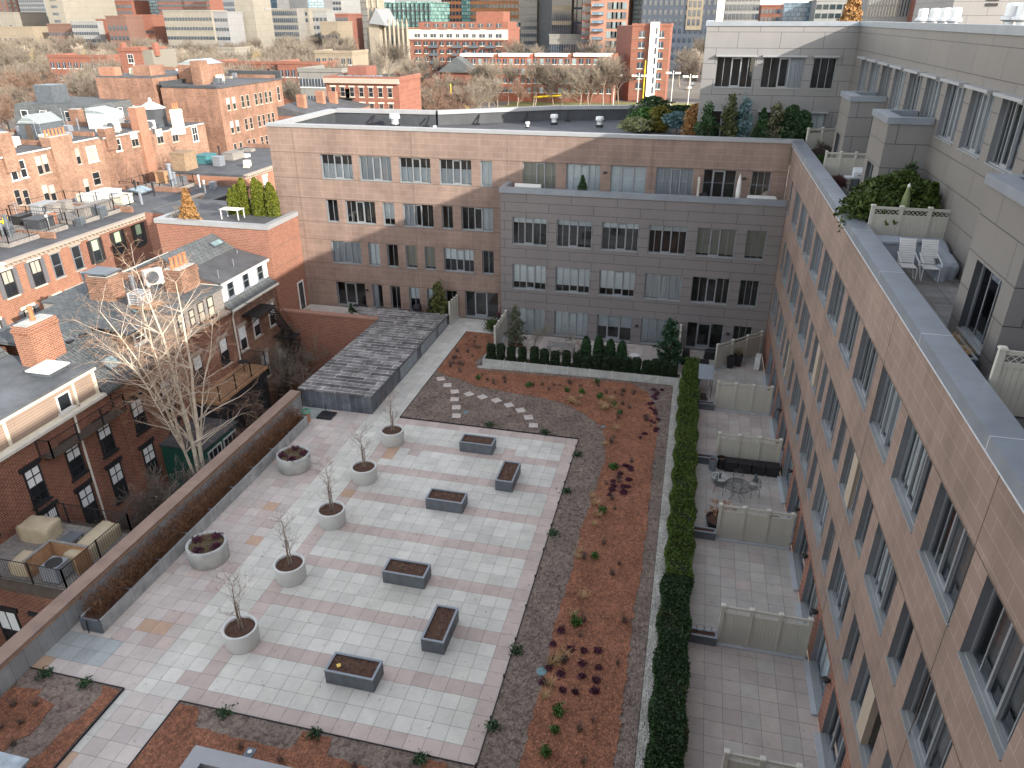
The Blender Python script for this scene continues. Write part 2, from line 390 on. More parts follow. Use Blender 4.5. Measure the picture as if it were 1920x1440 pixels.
# ------------------------------------------------------------ house windows (opaque glass, far away)
HC = {}
def house_window(parent, O, rz, w, h, trim=None, glass=None, blind=None, lintel=None, grid=(1, 2), shutters=None, dep=.05):
    trim = trim or M_white; glass = glass or M_dg
    key = (round(w, 2), round(h, 2), trim.name, glass.name, blind.name if blind else 0, lintel.name if lintel else 0, grid, shutters.name if shutters else 0)
    loc = Vector(O) - Vector(parent.location)
    if key in HC: return copy_tree(HC[key], parent, loc, rz)
    f = MB(); t = min(.09, w * .09); y0, y1 = -dep, .06
    f.box(0, y0, 0, t, y1, h); f.box(w - t, y0, 0, w, y1, h); f.box(t, y0, 0, w - t, y1, t); f.box(t, y0, h - t, w - t, y1, h)
    nx, nz = grid
    for i in range(1, nx): f.box(w * i / nx - .025, y0 + .012, t, w * i / nx + .025, y1, h - t)
    for i in range(1, nz): f.box(t, y0 + .008, h * i / nz - .03, w - t, y1, h * i / nz + .03)
    o = f.build('window', [trim], local=True, uv=False); o.parent = parent; o.location = loc; o.rotation_euler = (0, 0, rz)
    g = MB(); g.box(t, -.02, t, w - t, .04, h - t); p = g.build('pane', [glass], local=True, uv=False); p.parent = o
    if blind: g = MB(); g.box(t, -.024, h * .5, w - t, -.02, h - t); p = g.build('blind', [blind], local=True, uv=False); p.parent = o
    if lintel:
        g = MB(); g.box(-.15, -.09, h + .002, w + .15, .05, h + .22); p = g.build('lintel', [lintel], local=True, uv=False); p.parent = o
    g = MB(); g.box(-.1, -.12, -.1, w + .1, .05, -.002); p = g.build('sill', [lintel or trim], local=True, uv=False); p.parent = o
    if shutters:
        for sx in (-.42, w + .04):
            g = MB(); g.box(sx, -.06, 0, sx + .38, .02, h)
            for k in range(10): g.box(sx + .04, -.075, h * (k + .2) / 10, sx + .34, -.06, h * (k + .7) / 10)
            p = g.build('shutter', [shutters], local=True, uv=False); p.parent = o
    HC[key] = o; return o
# ============================================================ SETTING
S = 0.61
GZ = -6.0
gm = MB(); gm.face([(-2500, -300, GZ), (1500, -300, GZ), (1500, 4000, GZ), (-2500, 4000, GZ)])
structure(gm.build('ground', [plain('city_ground', (.17, .155, .135), .95, .3, .02, fine=1.5)], uv=False))
M_asph = plain('asphalt', (.06, .06, .063), .9, .25, .4, bmp=.1)
M_sidew = plain('sidewalk_concrete', (.34, .33, .31), .9, .15, .8)
sm = MB()
sm.face([(-42, -20, GZ + .004), (-35.5, -20, GZ + .004), (-35.5, 140, GZ + .004), (-42, 140, GZ + .004)])
structure(sm.build('street', [M_asph], uv=False))
sm = MB(); sm.box(-44, -20, GZ, -42, 140, GZ + .14); sm.box(-35.5, -20, GZ, -34, 140, GZ + .14); structure(sm.build('pavement', [M_sidew], uv=False))
sm = MB(); sm.face([(-300, 112, GZ + .004), (60, 112, GZ + .004), (60, 124, GZ + .004), (-300, 124, GZ + .004)]); sm.face([(5, 300, GZ + .004), (120, 300, GZ + .004), (120, 420, GZ + .004), (5, 420, GZ + .004)]); sm.face([(-300, 268, GZ + .008), (300, 268, GZ + .008), (300, 280, GZ + .008), (-300, 280, GZ + .008)])
structure(sm.build('road', [M_asph], uv=False))
sm = MB(); sm.face([(-60, 205, GZ + .012), (40, 205, GZ + .012), (40, 262, GZ + .012), (-60, 262, GZ + .012)]); structure(sm.build('ball_field', [plain('field_grass', (.19, .19, .07), .95, .3, .08)], uv=False))
sm = MB(); sm.face([(-24.5, -5, GZ + .01), (-17.2, -5, GZ + .01), (-17.2, 31.8, GZ + .01), (-24.5, 31.8, GZ + .01)]); structure(sm.build('back_yards', [plain('yard_ground', (.12, .10, .08), .95, .35, .5)], uv=False))
# podium under the court
pm = MB(); pm.box(-16.98, -12, GZ, 10.40, 31.75, -.06); pm.box(-24.38, 31.85, GZ, 10.40, 36.15, -.06)
structure(pm.build('podium', [M_annex]))
# ---- pavers
paver_cols = {'white': (.60, .59, .54), 'pink': (.51, .425, .39), 'palepink': (.54, .485, .45), 'tan': (.50, .35, .25), 'slate': (.37, .40, .40), 'walk': (.56, .55, .51), 'patio': (.46, .435, .405), 'patiopink': (.46, .405, .375)}
PM = {}
for k, c in paver_cols.items():
    m, nt, bs = _new('paver_' + k); v = coords(nt); g = nt.nodes.new('ShaderNodeNewGeometry')
    o = mixc(nt, g.outputs['Random Per Island'], tuple(a * .90 for a in c), tuple(min(1, a * 1.07) for a in c))
    f = noise(nt, v, 1.1, 6, .7); o = mixc(nt, 1.0, o, ramp(nt, f, .28, .72, (.84, .84, .85), (1.05, 1.05, 1.03)), 'MULTIPLY')
    f = noise(nt, v, .22, 7, .75); o = mixc(nt, 1.0, o, ramp(nt, f, .36, .60, (.87, .86, .84), (1.03, 1.03, 1.03)), 'MULTIPLY')
    vo = nt.nodes.new('ShaderNodeTexNoise'); vo.inputs['Scale'].default_value = 4.5; vo.inputs['Detail'].default_value = 1; nt.links.new(v, vo.inputs['Vector'])
    o = mixc(nt, ramp(nt, vo.outputs['Fac'], .70, .76), o, tuple(a * .72 for a in c))
    f2 = noise(nt, v, 60, 2); o = mixc(nt, 1.0, o, ramp(nt, f2, .2, .8, (.93, .93, .93), (1.05, 1.05, 1.05)), 'MULTIPLY')
    nt.links.new(o, bs.inputs['Base Color']); bs.inputs['Roughness'].default_value = .8; bs.inputs['Specular IOR Level'].default_value = .25
    PM[k] = m
PK = list(PM); PI = {k: i for i, k in enumerate(PK)}
pv = MB(); gap = .006
def paver(c, r, kind, w=1.0, zz=0.0):
    x1 = -c * S - gap; x0 = -(c + w) * S + gap; y0 = r * S + gap; y1 = (r + 1) * S - gap
    pv.box(x0, y0, -.04, x1, y1, zz + random.uniform(-.0015, .0015), PI[kind], bottom=False)
R_ = random.Random(3)
for r in range(33):
    t = 32 - r
    for c in range(27):
        if c <= 16:
            k = 'pink' if (c == 0 or t % 4 == 0 or c == 16 or t == 0) else 'white'
            if c == 16 and r == 0: k = 'pink'
            if (c, r) in ((15, 26), (15, 27), (16, 20)): k = 'tan'
            if k == 'white' and R_.random() < .04: k = 'walk'
            if (c, r) in ((5, 29), (13, 27), (7, 30)): k = 'pink'
        elif c <= 19: k = 'white'
        else:
            k = 'palepink' if R_.random() < .8 else 'pink'
            if r in (1, 2) and c >= 23: k = 'slate'
            if r in (31, 32) and c >= 24: k = 'slate'
            if (c, r) in ((21, 4), (22, 4), (26, 0), (20, 13), (21, 17)): k = 'tan'
        if r == 1 and c == 17: k = 'pink'
        paver(c, r, k)
for r in range(33, 59):
    for c in (17, 18, 19): paver(c, r, 'walk')
for r in range(55, 59):
    for c in range(12, 17): paver(c, r, 'walk')
for r in range(-14, 0):
    for c in (17, 18, 19): paver(c, r, 'palepink' if R_.random() < .9 else 'walk')
    paver(20, r, 'walk' if R_.random() < .9 else 'tan', .5)
def tiles(x0, x1, y0, y1, kinds, sz=S, zz=0.0):
    nx = int(round((x1 - x0) / sz)); ny = int(math.ceil((y1 - y0) / sz - .1))
    for j in range(ny):
        for i in range(nx):
            a = x0 + (x1 - x0) * i / nx; b = x0 + (x1 - x0) * (i + 1) / nx; yb = min(y1, y0 + (j + 1) * sz)
            pv.box(a + gap, y0 + j * sz + gap, -.04, b - gap, yb - gap, zz + random.uniform(-.002, .002), PI[kinds(i, j) if callable(kinds) else kinds], bottom=False)
def patk(i, j): return 'patio' if random.random() < .85 else 'patiopink'
def patp(i, j): return 'patiopink' if random.random() < .85 else 'patio'
tiles(6.18, 10.40, -9, .85, patp); tiles(6.18, 10.40, .95, 6.85, patp); tiles(6.18, 10.40, 6.95, 13.1, patk); tiles(6.18, 10.40, 13.2, 19.35, patk)
tiles(6.18, 10.40, 19.45, 25.35, patp); tiles(6.18, 10.40, 25.45, 33.95, patk)
tiles(-7.4, 6.18, 28.75, 33.95, patp); tiles(-24.3, -12.3, 34.6, 36.1, patk); tiles(-24.3, -20.0, 32.1, 34.6, patk)
structure(pv.build('paving', [PM[k] for k in PK], uv=False))
M_joint = plain('paver_joint', (.16, .155, .15), .95, .2, 3)
jm = MB(); jm.face([(-16.42, -9, -.012), (10.4, -9, -.012), (10.4, 33.98, -.012), (-16.42, 33.98, -.012)]); jm.face([(-24.3, 33.98, -.012), (10.4, 33.98, -.012), (10.4, 36.18, -.012), (-24.3, 36.18, -.012)]); jm.face([(-24.3, 32.1, -.012), (-16.42, 32.1, -.012), (-16.42, 33.98, -.012), (-24.3, 33.98, -.012)])
structure(jm.build('paving_bed', [M_joint], uv=False))
# ---- planting beds
def groundm(name, ca, cb, cc, sc=14, b=.6):
    m, nt, bs = _new(name); v = coords(nt); vo = nt.nodes.new('ShaderNodeTexVoronoi'); vo.inputs['Scale'].default_value = sc * 1.6; nt.links.new(v, vo.inputs['Vector'])
    o = mixc(nt, vo.outputs['Color'], ca, cb)
    sp = nt.nodes.new('ShaderNodeSeparateColor'); nt.links.new(vo.outputs['Color'], sp.inputs[0]); o = mixc(nt, sp.outputs[0], ca, cb)
    o = mixc(nt, ramp(nt, noise(nt, v, sc * .55, 4, .7), .50, .62), o, cc)
    o = mixc(nt, 1.0, o, ramp(nt, noise(nt, v, .8, 5), .3, .7, (.75, .75, .75), (1.2, 1.2, 1.2)), 'MULTIPLY')
    nt.links.new(o, bs.inputs['Base Color']); bs.inputs['Roughness'].default_value = .95; bs.inputs['Specular IOR Level'].default_value = .15
    bump(nt, bs, vo.outputs['Distance'], b, .04); return m
M_sedum = groundm('dormant_sedum', (.24, .195, .165), (.155, .12, .10), (.11, .08, .068), 9)
M_mulch = groundm('red_mulch', (.34, .15, .088), (.16, .073, .046), (.16, .076, .05), 11)
M_gravel = groundm('pale_gravel', (.52, .50, .45), (.28, .27, .245), (.36, .34, .31), 11, .9)
bed = MB()
def sheet(mb, poly, z, m=0, z0=-.02): mb.prism(poly, z0, z, m)
sheet(bed, [(0.03, -9), (4.72, -9), (4.72, 28.2), (-7.9, 27.6), (-7.7, 31), (-7.55, 33.3), (-10.34, 33.4), (-10.34, 20.16), (0.03, 20.16)], .035)
structure(bed.build('sedum_bed', [M_sedum], uv=False))
MUL = [(-10.30, 33.36), (-7.6, 33.28), (-7.75, 30.6), (-8.3, 28.4), (-7.7, 27.3), (-3, 27.45), (2.07, 27.6), (3.3, 26.5), (3.9, 24.4), (4.16, 21.3), (4.12, 17.0), (4.2, 13.5), (4.2, 10.5), (4.1, 7.7), (4.15, 5), (4.1, 1), (4.2, -9), (1.1, -9), (1.3, .3), (1.35, 3.6), (1.28, 5.6), (1.4, 9.9), (1.35, 12), (1.5, 15), (1.68, 18), (1.5, 20.1), (.96, 21.8), (.05, 22.85), (-1.4, 23.95), (-3.1, 24.45), (-4.8, 24.6), (-6.9, 24.9), (-8.1, 25.5), (-9.4, 26.0), (-10.30, 26.5)]
# wavy edge for the mulch
def wavy(poly, amp=.07, step=.25, rg=random.Random(5)):
    out = []
    for i, a in enumerate(poly):
        b = poly[(i + 1) % len(poly)]; L = math.hypot(b[0] - a[0], b[1] - a[1]); n = max(1, int(L / step))
        for k in range(n):
            t = k / n; j = amp if 0 < k else amp * .5
            x = a[0] + (b[0] - a[0]) * t + rg.uniform(-j, j); y = a[1] + (b[1] - a[1]) * t + rg.uniform(-j, j)
            if a[0] < -10.2 and b[0] < -10.2: x = a[0]
            out.append((x, y))
    return out
mu = MB(); sheet(mu, wavy(MUL), .055, 0, .03)
# two beds at the near end
BL = [(-16.38, -.03), (-12.56, -.03), (-12.56, -8.5), (-16.38, -8.5)]
BC = [(-10.34, -.03), (-.03, -.03), (-.03, -9), (-10.34, -9)]
b2 = MB(); sheet(b2, BL, .035); structure(b2.build('sedum_bed', [M_sedum], uv=False))
b3 = MB(); sheet(b3, BC, .035); structure(b3.build('sedum_bed', [M_sedum], uv=False))
sheet(mu, wavy([(-16.3, -.9), (-15.2, -.75), (-14.3, -1.1), (-14.2, -1.9), (-14.5, -2.6), (-15.2, -3.1), (-16.3, -3.3)], .08), .055, 0, .03)
sheet(mu, wavy([(-13.35, -.1), (-12.6, -.1), (-12.6, -4.4), (-13.6, -4.4), (-13.3, -2.8), (-13.1, -1.4)], .06), .055, 0, .03)
sheet(mu, wavy([(-10.3, -.08), (-9.5, -.12), (-9.3, -.75), (-7.3, -.85), (-5.85, -.8), (-5.75, -.12), (-4.75, -.1), (-4.6, -.75), (-2.9, -.85), (-1.7, -.8), (-1.55, -.12), (-.9, -.12), (-.7, -.85), (-.1, -1.1), (-.1, -9), (-10.3, -9)], .06), .055, 0, .03)
structure(mu.build('mulch_bed', [M_mulch], uv=False))
gr = MB(); sheet(gr, [(4.74, -9), (5.2, -9), (5.2, 27.88), (5.2, 28.72), (-7.9, 27.9), (-7.9, 27.62), (4.74, 28.1)], .045)
structure(gr.build('gravel_strip', [M_gravel], uv=False))
# black metal edging
ed = MB()
for (x0, y0, x1, y1) in ((0, 0.0, .025, 20.15), (-10.36, 20.13, 0.025, 20.155), (-10.36, 20.15, -10.34, 33.4), (-10.36, -.03, 0.02, 0.0), (-10.36, -9, -10.335, 0.0), (-16.38, -.03, -12.53, 0), (-12.55, -8.5, -12.525, 0)): ed.box(x0, y0, -.02, x1, y1, .07)
for i in range(12): ed.box(-.03 + 0, i * 1.75, .0, .02, i * 1.75 + .05, .13); ed.box(-10.3 + i * .9, 20.14, 0, -10.26 + i * .9, 20.19, .13)
tag(ed.build('garden_edging', [M_black], uv=False), 'thin black metal edging along the garden beds and the pavers', 'edging')
# stepping stones
stones = [(-9.66, 25.43), (-8.97, 24.67), (-8.26, 23.94), (-7.31, 23.81), (-6.42, 23.64), (-5.48, 23.4), (-4.6, 23.0), (-3.79, 22.53), (-3.15, 21.81), (-2.69, 20.97), (-7.96, 22.95), (-7.55, 22.0), (-7.23, 21.03)]
ordn = ['first', 'second', 'third', 'fourth', 'fifth', 'sixth', 'seventh', 'eighth', 'ninth', 'tenth']
st0 = None
angs = [28, 20, 25, 52, 50, 45, 38, 30, 22, 10, 12, 14, 12]
for i, (x, y) in enumerate(stones):
    if i < 10: lab = 'square stepping stone, %s along the long curved path counted from the pale walk' % ordn[i]
    else: lab = 'square stepping stone of the short side branch, %s' % ['farthest from the plaza', 'middle one', 'nearest the plaza'][i - 10]
    if st0 is None:
        g = MB(); g.box(-.25, -.25, -.04, .25, .25, .02); st0 = g.build('stepping_stone', [PM['palepink']], loc=(0, 0, 0), local=True, uv=False); o = st0
    else: o = copy_tree(st0)
    o.location = (x, y, .05); o.rotation_euler = (0, 0, rad(angs[i])); tag(o, lab, 'stepping stone', 'stepping stones in the sedum bed')
# ============================================================ COURTYARD BUILDINGS
R5 = random.Random(11)
def coping(parent, segs, w=.55, h=.30, out=.06, name='coping', mat=None, top=None):
    mb = MB()
    for (x0, y0, x1, y1, z) in segs: mb.box(x0, y0, z - h, x1, y1, z)
    return mb.build(name, [mat or M_coping], parent, uv=False)
# ---- long right wing, facade x = 10.42 facing -X
XW = 10.42; Y0, Y1 = -22.0, 36.0; ZT = 13.75
wing = empty('apartment_wing', (XW, 10, 0), 'long tan stone apartment wing along the right side above the patios', 'apartment building')
ops = []; wins = []
def addw(far, w, z0, z1, kind, blind, flip=False):
    if far - w < Y0 or far > Y1: return
    ops.append((far - w - Y0, z0, far - Y0, z1)); wins.append((far, w, z0, z1, kind, blind, flip))
bl = [None, None, 'shade', 'sheer', 'left', 'right', 'full', 'half', 'top']
k = 0
for i in range(-6, 11):
    far = .62 + 3.02 * i
    b = {1: 'left', 2: 'sheer', 3: 'right', 0: None, -1: None}.get(i, R5.choice(bl))
    if i < 11: addw(far, 2.32, 9.85, 11.72, 'wide', b, i % 2 == 0)
    addw(far, 2.3, .12, 2.22, 'door' if i % 2 else 'mid', R5.choice(bl), i % 3 == 0)
addw(33.6, .8, 9.85, 11.72, 'narrow', None)
for far in (-5.5, -.97, 3.66, 8.29, 12.79, 17.15, 21.65, 26.15, 30.7): addw(far, 2.34, 6.6, 8.42, 'wide', R5.choice(bl), R5.random() < .5)
for far in (-8.6, -3.9, .60, 5.25, 9.82, 14.25, 18.75, 23.1, 27.7, 32.3): addw(far, .88, 6.6, 8.42, 'narrow', R5.choice([None, 'full', 'top', None]))
for far in (-7.0, -2.45, 2.07, 6.66, 11.21, 15.6, 20.1, 24.6, 29.1, 33.4): addw(far, 2.3, 3.4, 5.25, 'wide', R5.choice(bl), R5.random() < .5)
for far in (-5.4, -.93, 3.6, 8.23, 12.77, 17.25, 21.8, 26.25, 30.75): addw(far, .88, 3.4, 5.25, 'narrow', R5.choice([None, 'full', None, 'top']))
mb = MB()
facade(mb, (XW, Y0, 2.4), (0, 1, 0), (-1, 0, 0), Y1 - Y0, ZT - .3 - 2.4, [(a, b - 2.4, c, d - 2.4) for a, b, c, d in ops if b > 2.4], .32, 0, 1)
mb2 = MB(); facade(mb2, (XW, Y0, 0), (0, 1, 0), (-1, 0, 0), Y1 - Y0, 2.4, [o for o in ops if o[1] < 2.4], .34, 0, 1)
mb2.build('ground_floor_wall', [M_redbrick, M_reveal], wing)
# far end, inner leaf, terrace slab
mb.box(XW + .5, Y0, 2.4, XW + .62, Y1, 12.3, 1)
mb.box(XW + .02, Y0 - .02, GZ, 27, Y0 + .2, 12.6, 0)
mb.build('wall', [M_stone, M_reveal], wing)
rm = MB(); rm.box(XW + 1.3, Y0 + .3, .1, XW + 1.34, Y1 - .1, 12.2)
for z in (.05, 3.0, 6.1, 9.3): rm.box(XW + .42, Y0 + .3, z, XW + 1.3, Y1 - .1, z + .06)
rm.build('interior', [M_room], wing, uv=False)
jt = MB()
for z in (11.74, 8.44, 5.27): jt.box(XW - .006, Y0, z, XW + .01, Y1, z + .022)
for y in (-10, -1.65, 6.6, 14.9, 23.2, 31.4): jt.box(XW - .005, y, 2.42, XW + .01, y + .018, ZT - .32)
jt.build('expansion_joint', [M_darkwood], wing, uv=False)
coping(wing, [(XW - .07, Y0, XW + .62, Y1 + .0, ZT)], h=.30)
ln = MB()
for y in range(-21, 36, 5): ln.box(XW - .073, y, ZT - .3, XW + .622, y + .02, ZT + .003)
ln.box(XW - .078, Y0, ZT - .33, XW - .02, Y1, ZT - .3)
ln.build('coping_seam', [M_metalrib], wing, uv=False)
pp = MB(); pp.box(XW + .05, Y0, 12.3, XW + .55, Y1 + .5, ZT - .3, 0); pp.build('parapet', [M_membrane], wing, uv=False)
panels = MB(); pn = 0
for (far, w, z0, z1, kind, b, fl) in wins:
    put_window(wing, (XW, far, z0), -math.pi / 2, w, z1 - z0, kind, b, fl)
    if abs(far - 8.29) < .01 or abs(far - 2.07) < .01 or abs(far - 24.6) < .01 or abs(far - 17.15) < .01:
        q = MB(); q.box(XW + .02, far - .62 * w, z0, XW + .2, far - .36 * w, z1); q.build('infill_panel', [M_shadepanel if 'M_shadepanel' in globals() else plain('tan_infill', (.34, .28, .22), .7, .05)], wing, uv=False)
# wall lamps near the patio doors
def wall_lamp(parent, loc, rz):
    g = MB(); g.lathe([(0, -.06), (.11, -.05), (.14, 0), (.11, .05), (0, .06)], n=12); g.box(-.03, 0, -.05, .03, .16, .05)
    o = g.build('wall_lamp', [M_black], local=True, uv=False); o.parent = parent; o.location = Vector(loc) - Vector(parent.location); o.rotation_euler = (0, 0, rz)
for y in (4.4, 7.45, 10.5, 13.6, 16.6, 22.6): wall_lamp(wing, (XW - .15, y - .35, 2.0), -math.pi / 2)
sb = MB()
for i in range(-3, 11):
    far = .62 + 3.02 * i; sb.box(XW - .20, far - 2.3, -.02, XW - .01, far, .10)
sb.build('door_step', [M_curb], wing, uv=False)
# unseen building under the viewpoint, added to hold sky light off the court walls
tw_ = empty('viewpoint_building', (0, -30, GZ), 'unseen tan stone block behind the viewpoint, added to shade the courtyard walls', 'apartment building')
g = MB(); g.box(-8.5, -45, GZ, XW - .02, -15.4, 19.0); g.build('wall', [M_stone], tw_)
# ---- brown north wing y = 36.2
YB = 36.2; XL = -25.95
brown = empty('apartment_wing', (-10, YB, 0), 'tan stone apartment block across the far end of the courtyard, dark flat roof', 'apartment building')
ops = []; wins = []
def addb(x0, x1, z0, z1, kind, blind, flip=False):
    ops.append((x0 - XL, z0, x1 - XL, z1)); wins.append((x0, x1, z0, z1, kind, blind, flip))
z = (9.98, 11.72)
addb(-21.96, -19.5, *z, 'wide', 'bottom'); addb(-18.94, -16.5, *z, 'wide', 'sheer'); addb(-15.86, -13.53, *z, 'wide', 'bottom'); addb(-12.86, -10.52, *z, 'wide', 'bottom'); addb(-9.84, -9.01, *z, 'narrow', 'full')
z = (6.78, 8.45)
addb(-21.92, -21.0, *z, 'narrow', None); addb(-20.37, -18.0, *z, 'wide', None, True); addb(-17.4, -16.5, *z, 'narrow', 'most'); addb(-15.8, -13.48, *z, 'wide', 'left', True); addb(-12.83, -12.0, *z, 'narrow', None); addb(-11.35, -9.0, *z, 'wide', 'right')
z = (3.58, 5.32)
addb(-21.88, -19.45, *z, 'wide', 'sheer'); addb(-18.84, -17.94, *z, 'narrow', 'full'); addb(-17.32, -16.45, *z, 'narrow', None); addb(-15.81, -14.96, *z, 'narrow', 'shade'); addb(-14.32, -13.48, *z, 'narrow', 'shade'); addb(-12.81, -10.51, *z, 'wide', 'half'); addb(-9.85, -8.98, *z, 'narrow', None)
z = (.12, 2.05)
addb(-21.84, -19.4, *z, 'door', None); addb(-18.82, -17.97, *z, 'narrow', 'left'); addb(-17.3, -16.5, *z, 'narrow', None); addb(-15.76, -14.92, *z, 'narrow', 'half'); addb(-14.3, -13.5, *z, 'narrow', 'half'); addb(-12.8, -11.9, *z, 'narrow', None); addb(-11.26, -8.68, .06, 2.15, 'door', None)
z = (10.72 - .35, 11.75)
for x0, x1, kd, b in ((-6.83, -4.5, 'wide', 'shade'), (-3.8, -1.48, 'wide', 'full'), (-.8, 1.56, 'door', 'full'), (2.2, 4.61, 'wide', 'sheer'), (5.24, 7.3, 'door', None), (8.25, 9.45, 'mid', None)): addb(x0, x1, 9.6, 11.75, kd, b)
mb = MB(); facade(mb, (XL, YB, 0), (1, 0, 0), (0, -1, 0), 10.42 - XL, 13.53, ops, .3, 0, 1)
mb.face([(XL, YB, GZ), (XL, 47, GZ), (XL, 47, 13.4), (XL, YB, 13.4)][::-1], 0)
mb.face([(XL, YB, GZ), (-24.4, YB, GZ), (-24.4, YB, 0), (XL, YB, 0)], 0)
mb.build('wall', [M_stone, M_reveal], brown)
jt = MB()
for zz in (11.76, 9.93, 8.49, 6.72, 5.36, 3.52, 2.1): jt.box(XL, YB - .006, zz, 10.4, YB + .01, zz + .03)
for x in (-24, -14.9, -7.95, 1.9): jt.box(x, YB - .005, 0, x + .02, YB + .01, 13.38)
jt.build('expansion_joint', [M_darkwood], brown, uv=False)
rm = MB(); rm.box(XL + .4, YB + 1.3, .1, 10.3, YB + 1.34, 12.2)
for zz in (.04, 3.1, 6.3, 9.45): rm.box(XL + .4, YB + .42, zz, 10.3, YB + 1.3, zz + .06)
rm.build('interior', [M_room], brown, uv=False)
for (x0, x1, z0, z1, kind, b, fl) in wins: put_window(brown, (x0, YB, z0), 0, x1 - x0, z1 - z0, kind, b, fl)
# roof outline (world), parapet and coping
RO = [(XL + .02, YB + .05), (-25.9, 46.8), (-16.7, 47.2), (-7.35, 53.2), (-1.0, 55.0), (2.2, 54.6), (2.2, 62), (4.4, 62), (4.4, 40.0), (13.6, 40.0), (13.6, YB + .05)]
rf = MB(); rf.prism([(p[0], p[1]) for p in RO], 12.2, 12.55, 0); rf.build('roof', [M_roof], brown, uv=False)
cp = MB(); pa = MB(); sk = MB()
def pseg(a, b, w=.5, inner=1):
    dx, dy = b[0] - a[0], b[1] - a[1]; L = math.hypot(dx, dy); nx, ny = -dy / L * inner, dx / L * inner
    return [(a[0], a[1]), (b[0], b[1]), (b[0] + nx * w, b[1] + ny * w), (a[0] + nx * w, a[1] + ny * w)]
for a, b in ((RO[0], RO[1]), (RO[1], RO[2]), (RO[2], RO[3]), (RO[3], RO[4]), (RO[4], RO[5])):
    p = pseg(a, b, .42, -1)[::-1]; pa.prism(p, 12.4, 13.42)
    q = pseg(a, b, .55, -1)[::-1]; cp.prism(q, 13.42, 13.72)
    sk.prism(pseg(a, b, .02, 1), GZ, 13.42)
cp.box(XL - .06, YB - .07, 13.53, XW + .62, YB + .48, 13.75); pa.box(XL, YB + .01, 12.3, XW, YB + .42, 13.42)
cp.build('coping', [M_copingw], brown, uv=False); pa.build('parapet', [M_membrane], brown, uv=False); sk.build('rear_wall', [M_stone], brown)
# supports along the back parapet
br = MB()
for (x, y) in ((-22, 46.4), (-17.2, 46.5), (-13.5, 48.7), (-9.8, 51), (-6.5, 52.7), (-3.6, 53.6)):
    br.extrude([(x, y - .9, 12.55), (x, y - .85, 12.55), (x, y, 13.3), (x, y, 13.2)], (.12, 0, 0)); br.box(x - .15, y - 1.0, 12.55, x + .27, y - .6, 12.7)
br.build('parapet_brace', [M_black], brown, uv=False)
# ---- gray block y = 33.95
YG = 33.95; XG = -7.85
gray = empty('apartment_wing', (1, YG, 0), 'gray metal panelled apartment block in the inner corner of the courtyard, with a roof terrace', 'apartment building')
ops = []; wins = []; XL = XG
GX = [(-7.02, -4.65), (-3.96, -1.58), (-.92, 1.5), (2.16, 4.59), (5.25, 7.66), (8.31, 9.52)]
B1 = ['top', 'top', 'top', 'top', 'shade', 'shade']; B2 = ['most', 'most', 'most', 'sheer', None, None]; B3 = ['full', 'full', 'half', 'full', None, None]
for i, (a, b) in enumerate(GX):
    kd = 'wide' if i < 5 else 'mid'
    addb(a, b, 6.62, 8.5, kd, B1[i], i != 2); addb(a, b, 3.42, 5.22, kd, B2[i], False); addb(a, b, .12, 2.0, 'door' if i in (2, 4) else kd, B3[i])
mb = MB(); facade(mb, (XG, YG, 0), (1, 0, 0), (0, -1, 0), 10.40 - XG, 10.1, ops, .22, 0, 1)
mb.face([(XG, YG, 0), (XG, YB - .01, 0), (XG, YB - .01, 10.1), (XG, YG, 10.1)][::-1], 0)
mb.build('wall', [M_gray, M_reveal], gray)
rm = MB(); rm.box(XG + .3, YG + 1.1, .1, 10.3, YG + 1.14, 9.2)
for zz in (.04, 3.1, 6.3): rm.box(XG + .3, YG + .42, zz, 10.3, YG + 1.1, zz + .06)
rm.build('interior', [M_room], gray, uv=False)
rf = MB(); rf.box(XG + .02, YG + .02, 9.3, 10.38, YB - .02, 9.55); rf.build('terrace_floor', [PM['patio']], gray, uv=False)
coping(gray, [(XG - .07, YG - .08, 10.38, YG + .32, 10.45), (XG - .07, YG + .32, XG + .3, YB - .08, 10.45)], h=.34)
pa = MB(); pa.box(XG + .02, YG + .02, 9.5, 10.38, YG + .28, 10.1); pa.build('parapet', [M_membrane], gray, uv=False)
for (x0, x1, z0, z1, kind, b, fl) in wins: put_window(gray, (x0, YG, z0), 0, x1 - x0, z1 - z0, kind, b, fl)
for x in (1.85, 7.95): wall_lamp(gray, (x, YG - .15, 1.45), 0)
for x in (-1.15, 7.8): wall_lamp(brown, (x, YB - .15, 11.3), 0)
wall_lamp(brown, (-19.2, YB - .15, 1.6), 0); wall_lamp(brown, (-8.3, YB - .15, 1.5), 0)
# ---- upper storeys (penthouse) x = 13.68 and y = 39.9
XP = 13.68; YP = 39.9; XQ = 4.45
pent = empty('penthouse_storeys', (XP, 30, 12.6), 'pale metal clad upper storeys set back on the right, with projecting bays', 'apartment building')
ops = []; wins = []
for i in range(-9, 9):
    far = 12.92 + 3.03 * i
    if far - 2.3 < -15.5 or far > 39.5: continue
    ops.append((far - 2.3 + 16, 16.4 - 12.5, far + 16, 18.38 - 12.5)); wins.append((far, 2.3, 16.4, 18.38))
for far in (10.5, 26.2, 36.5): ops.append((far - 2.2 + 16, .15, far + 16, 2.3)); wins.append((far, 2.2, 12.65, 14.8))
mb = MB(); facade(mb, (XP, -16, 12.5), (0, 1, 0), (-1, 0, 0), YP + 16, 7.6, ops, .22, 0, 1)
mb.box(XP + .5, -16, 18.5, 24, 62, 19.6, 0)
mb.box(XP + .02, -60, GZ, 26, -16.02, 20.1, 0)  # unseen block to the south, added to keep sun off the near court
mb.build('wall', [M_pent, M_reveal], pent)
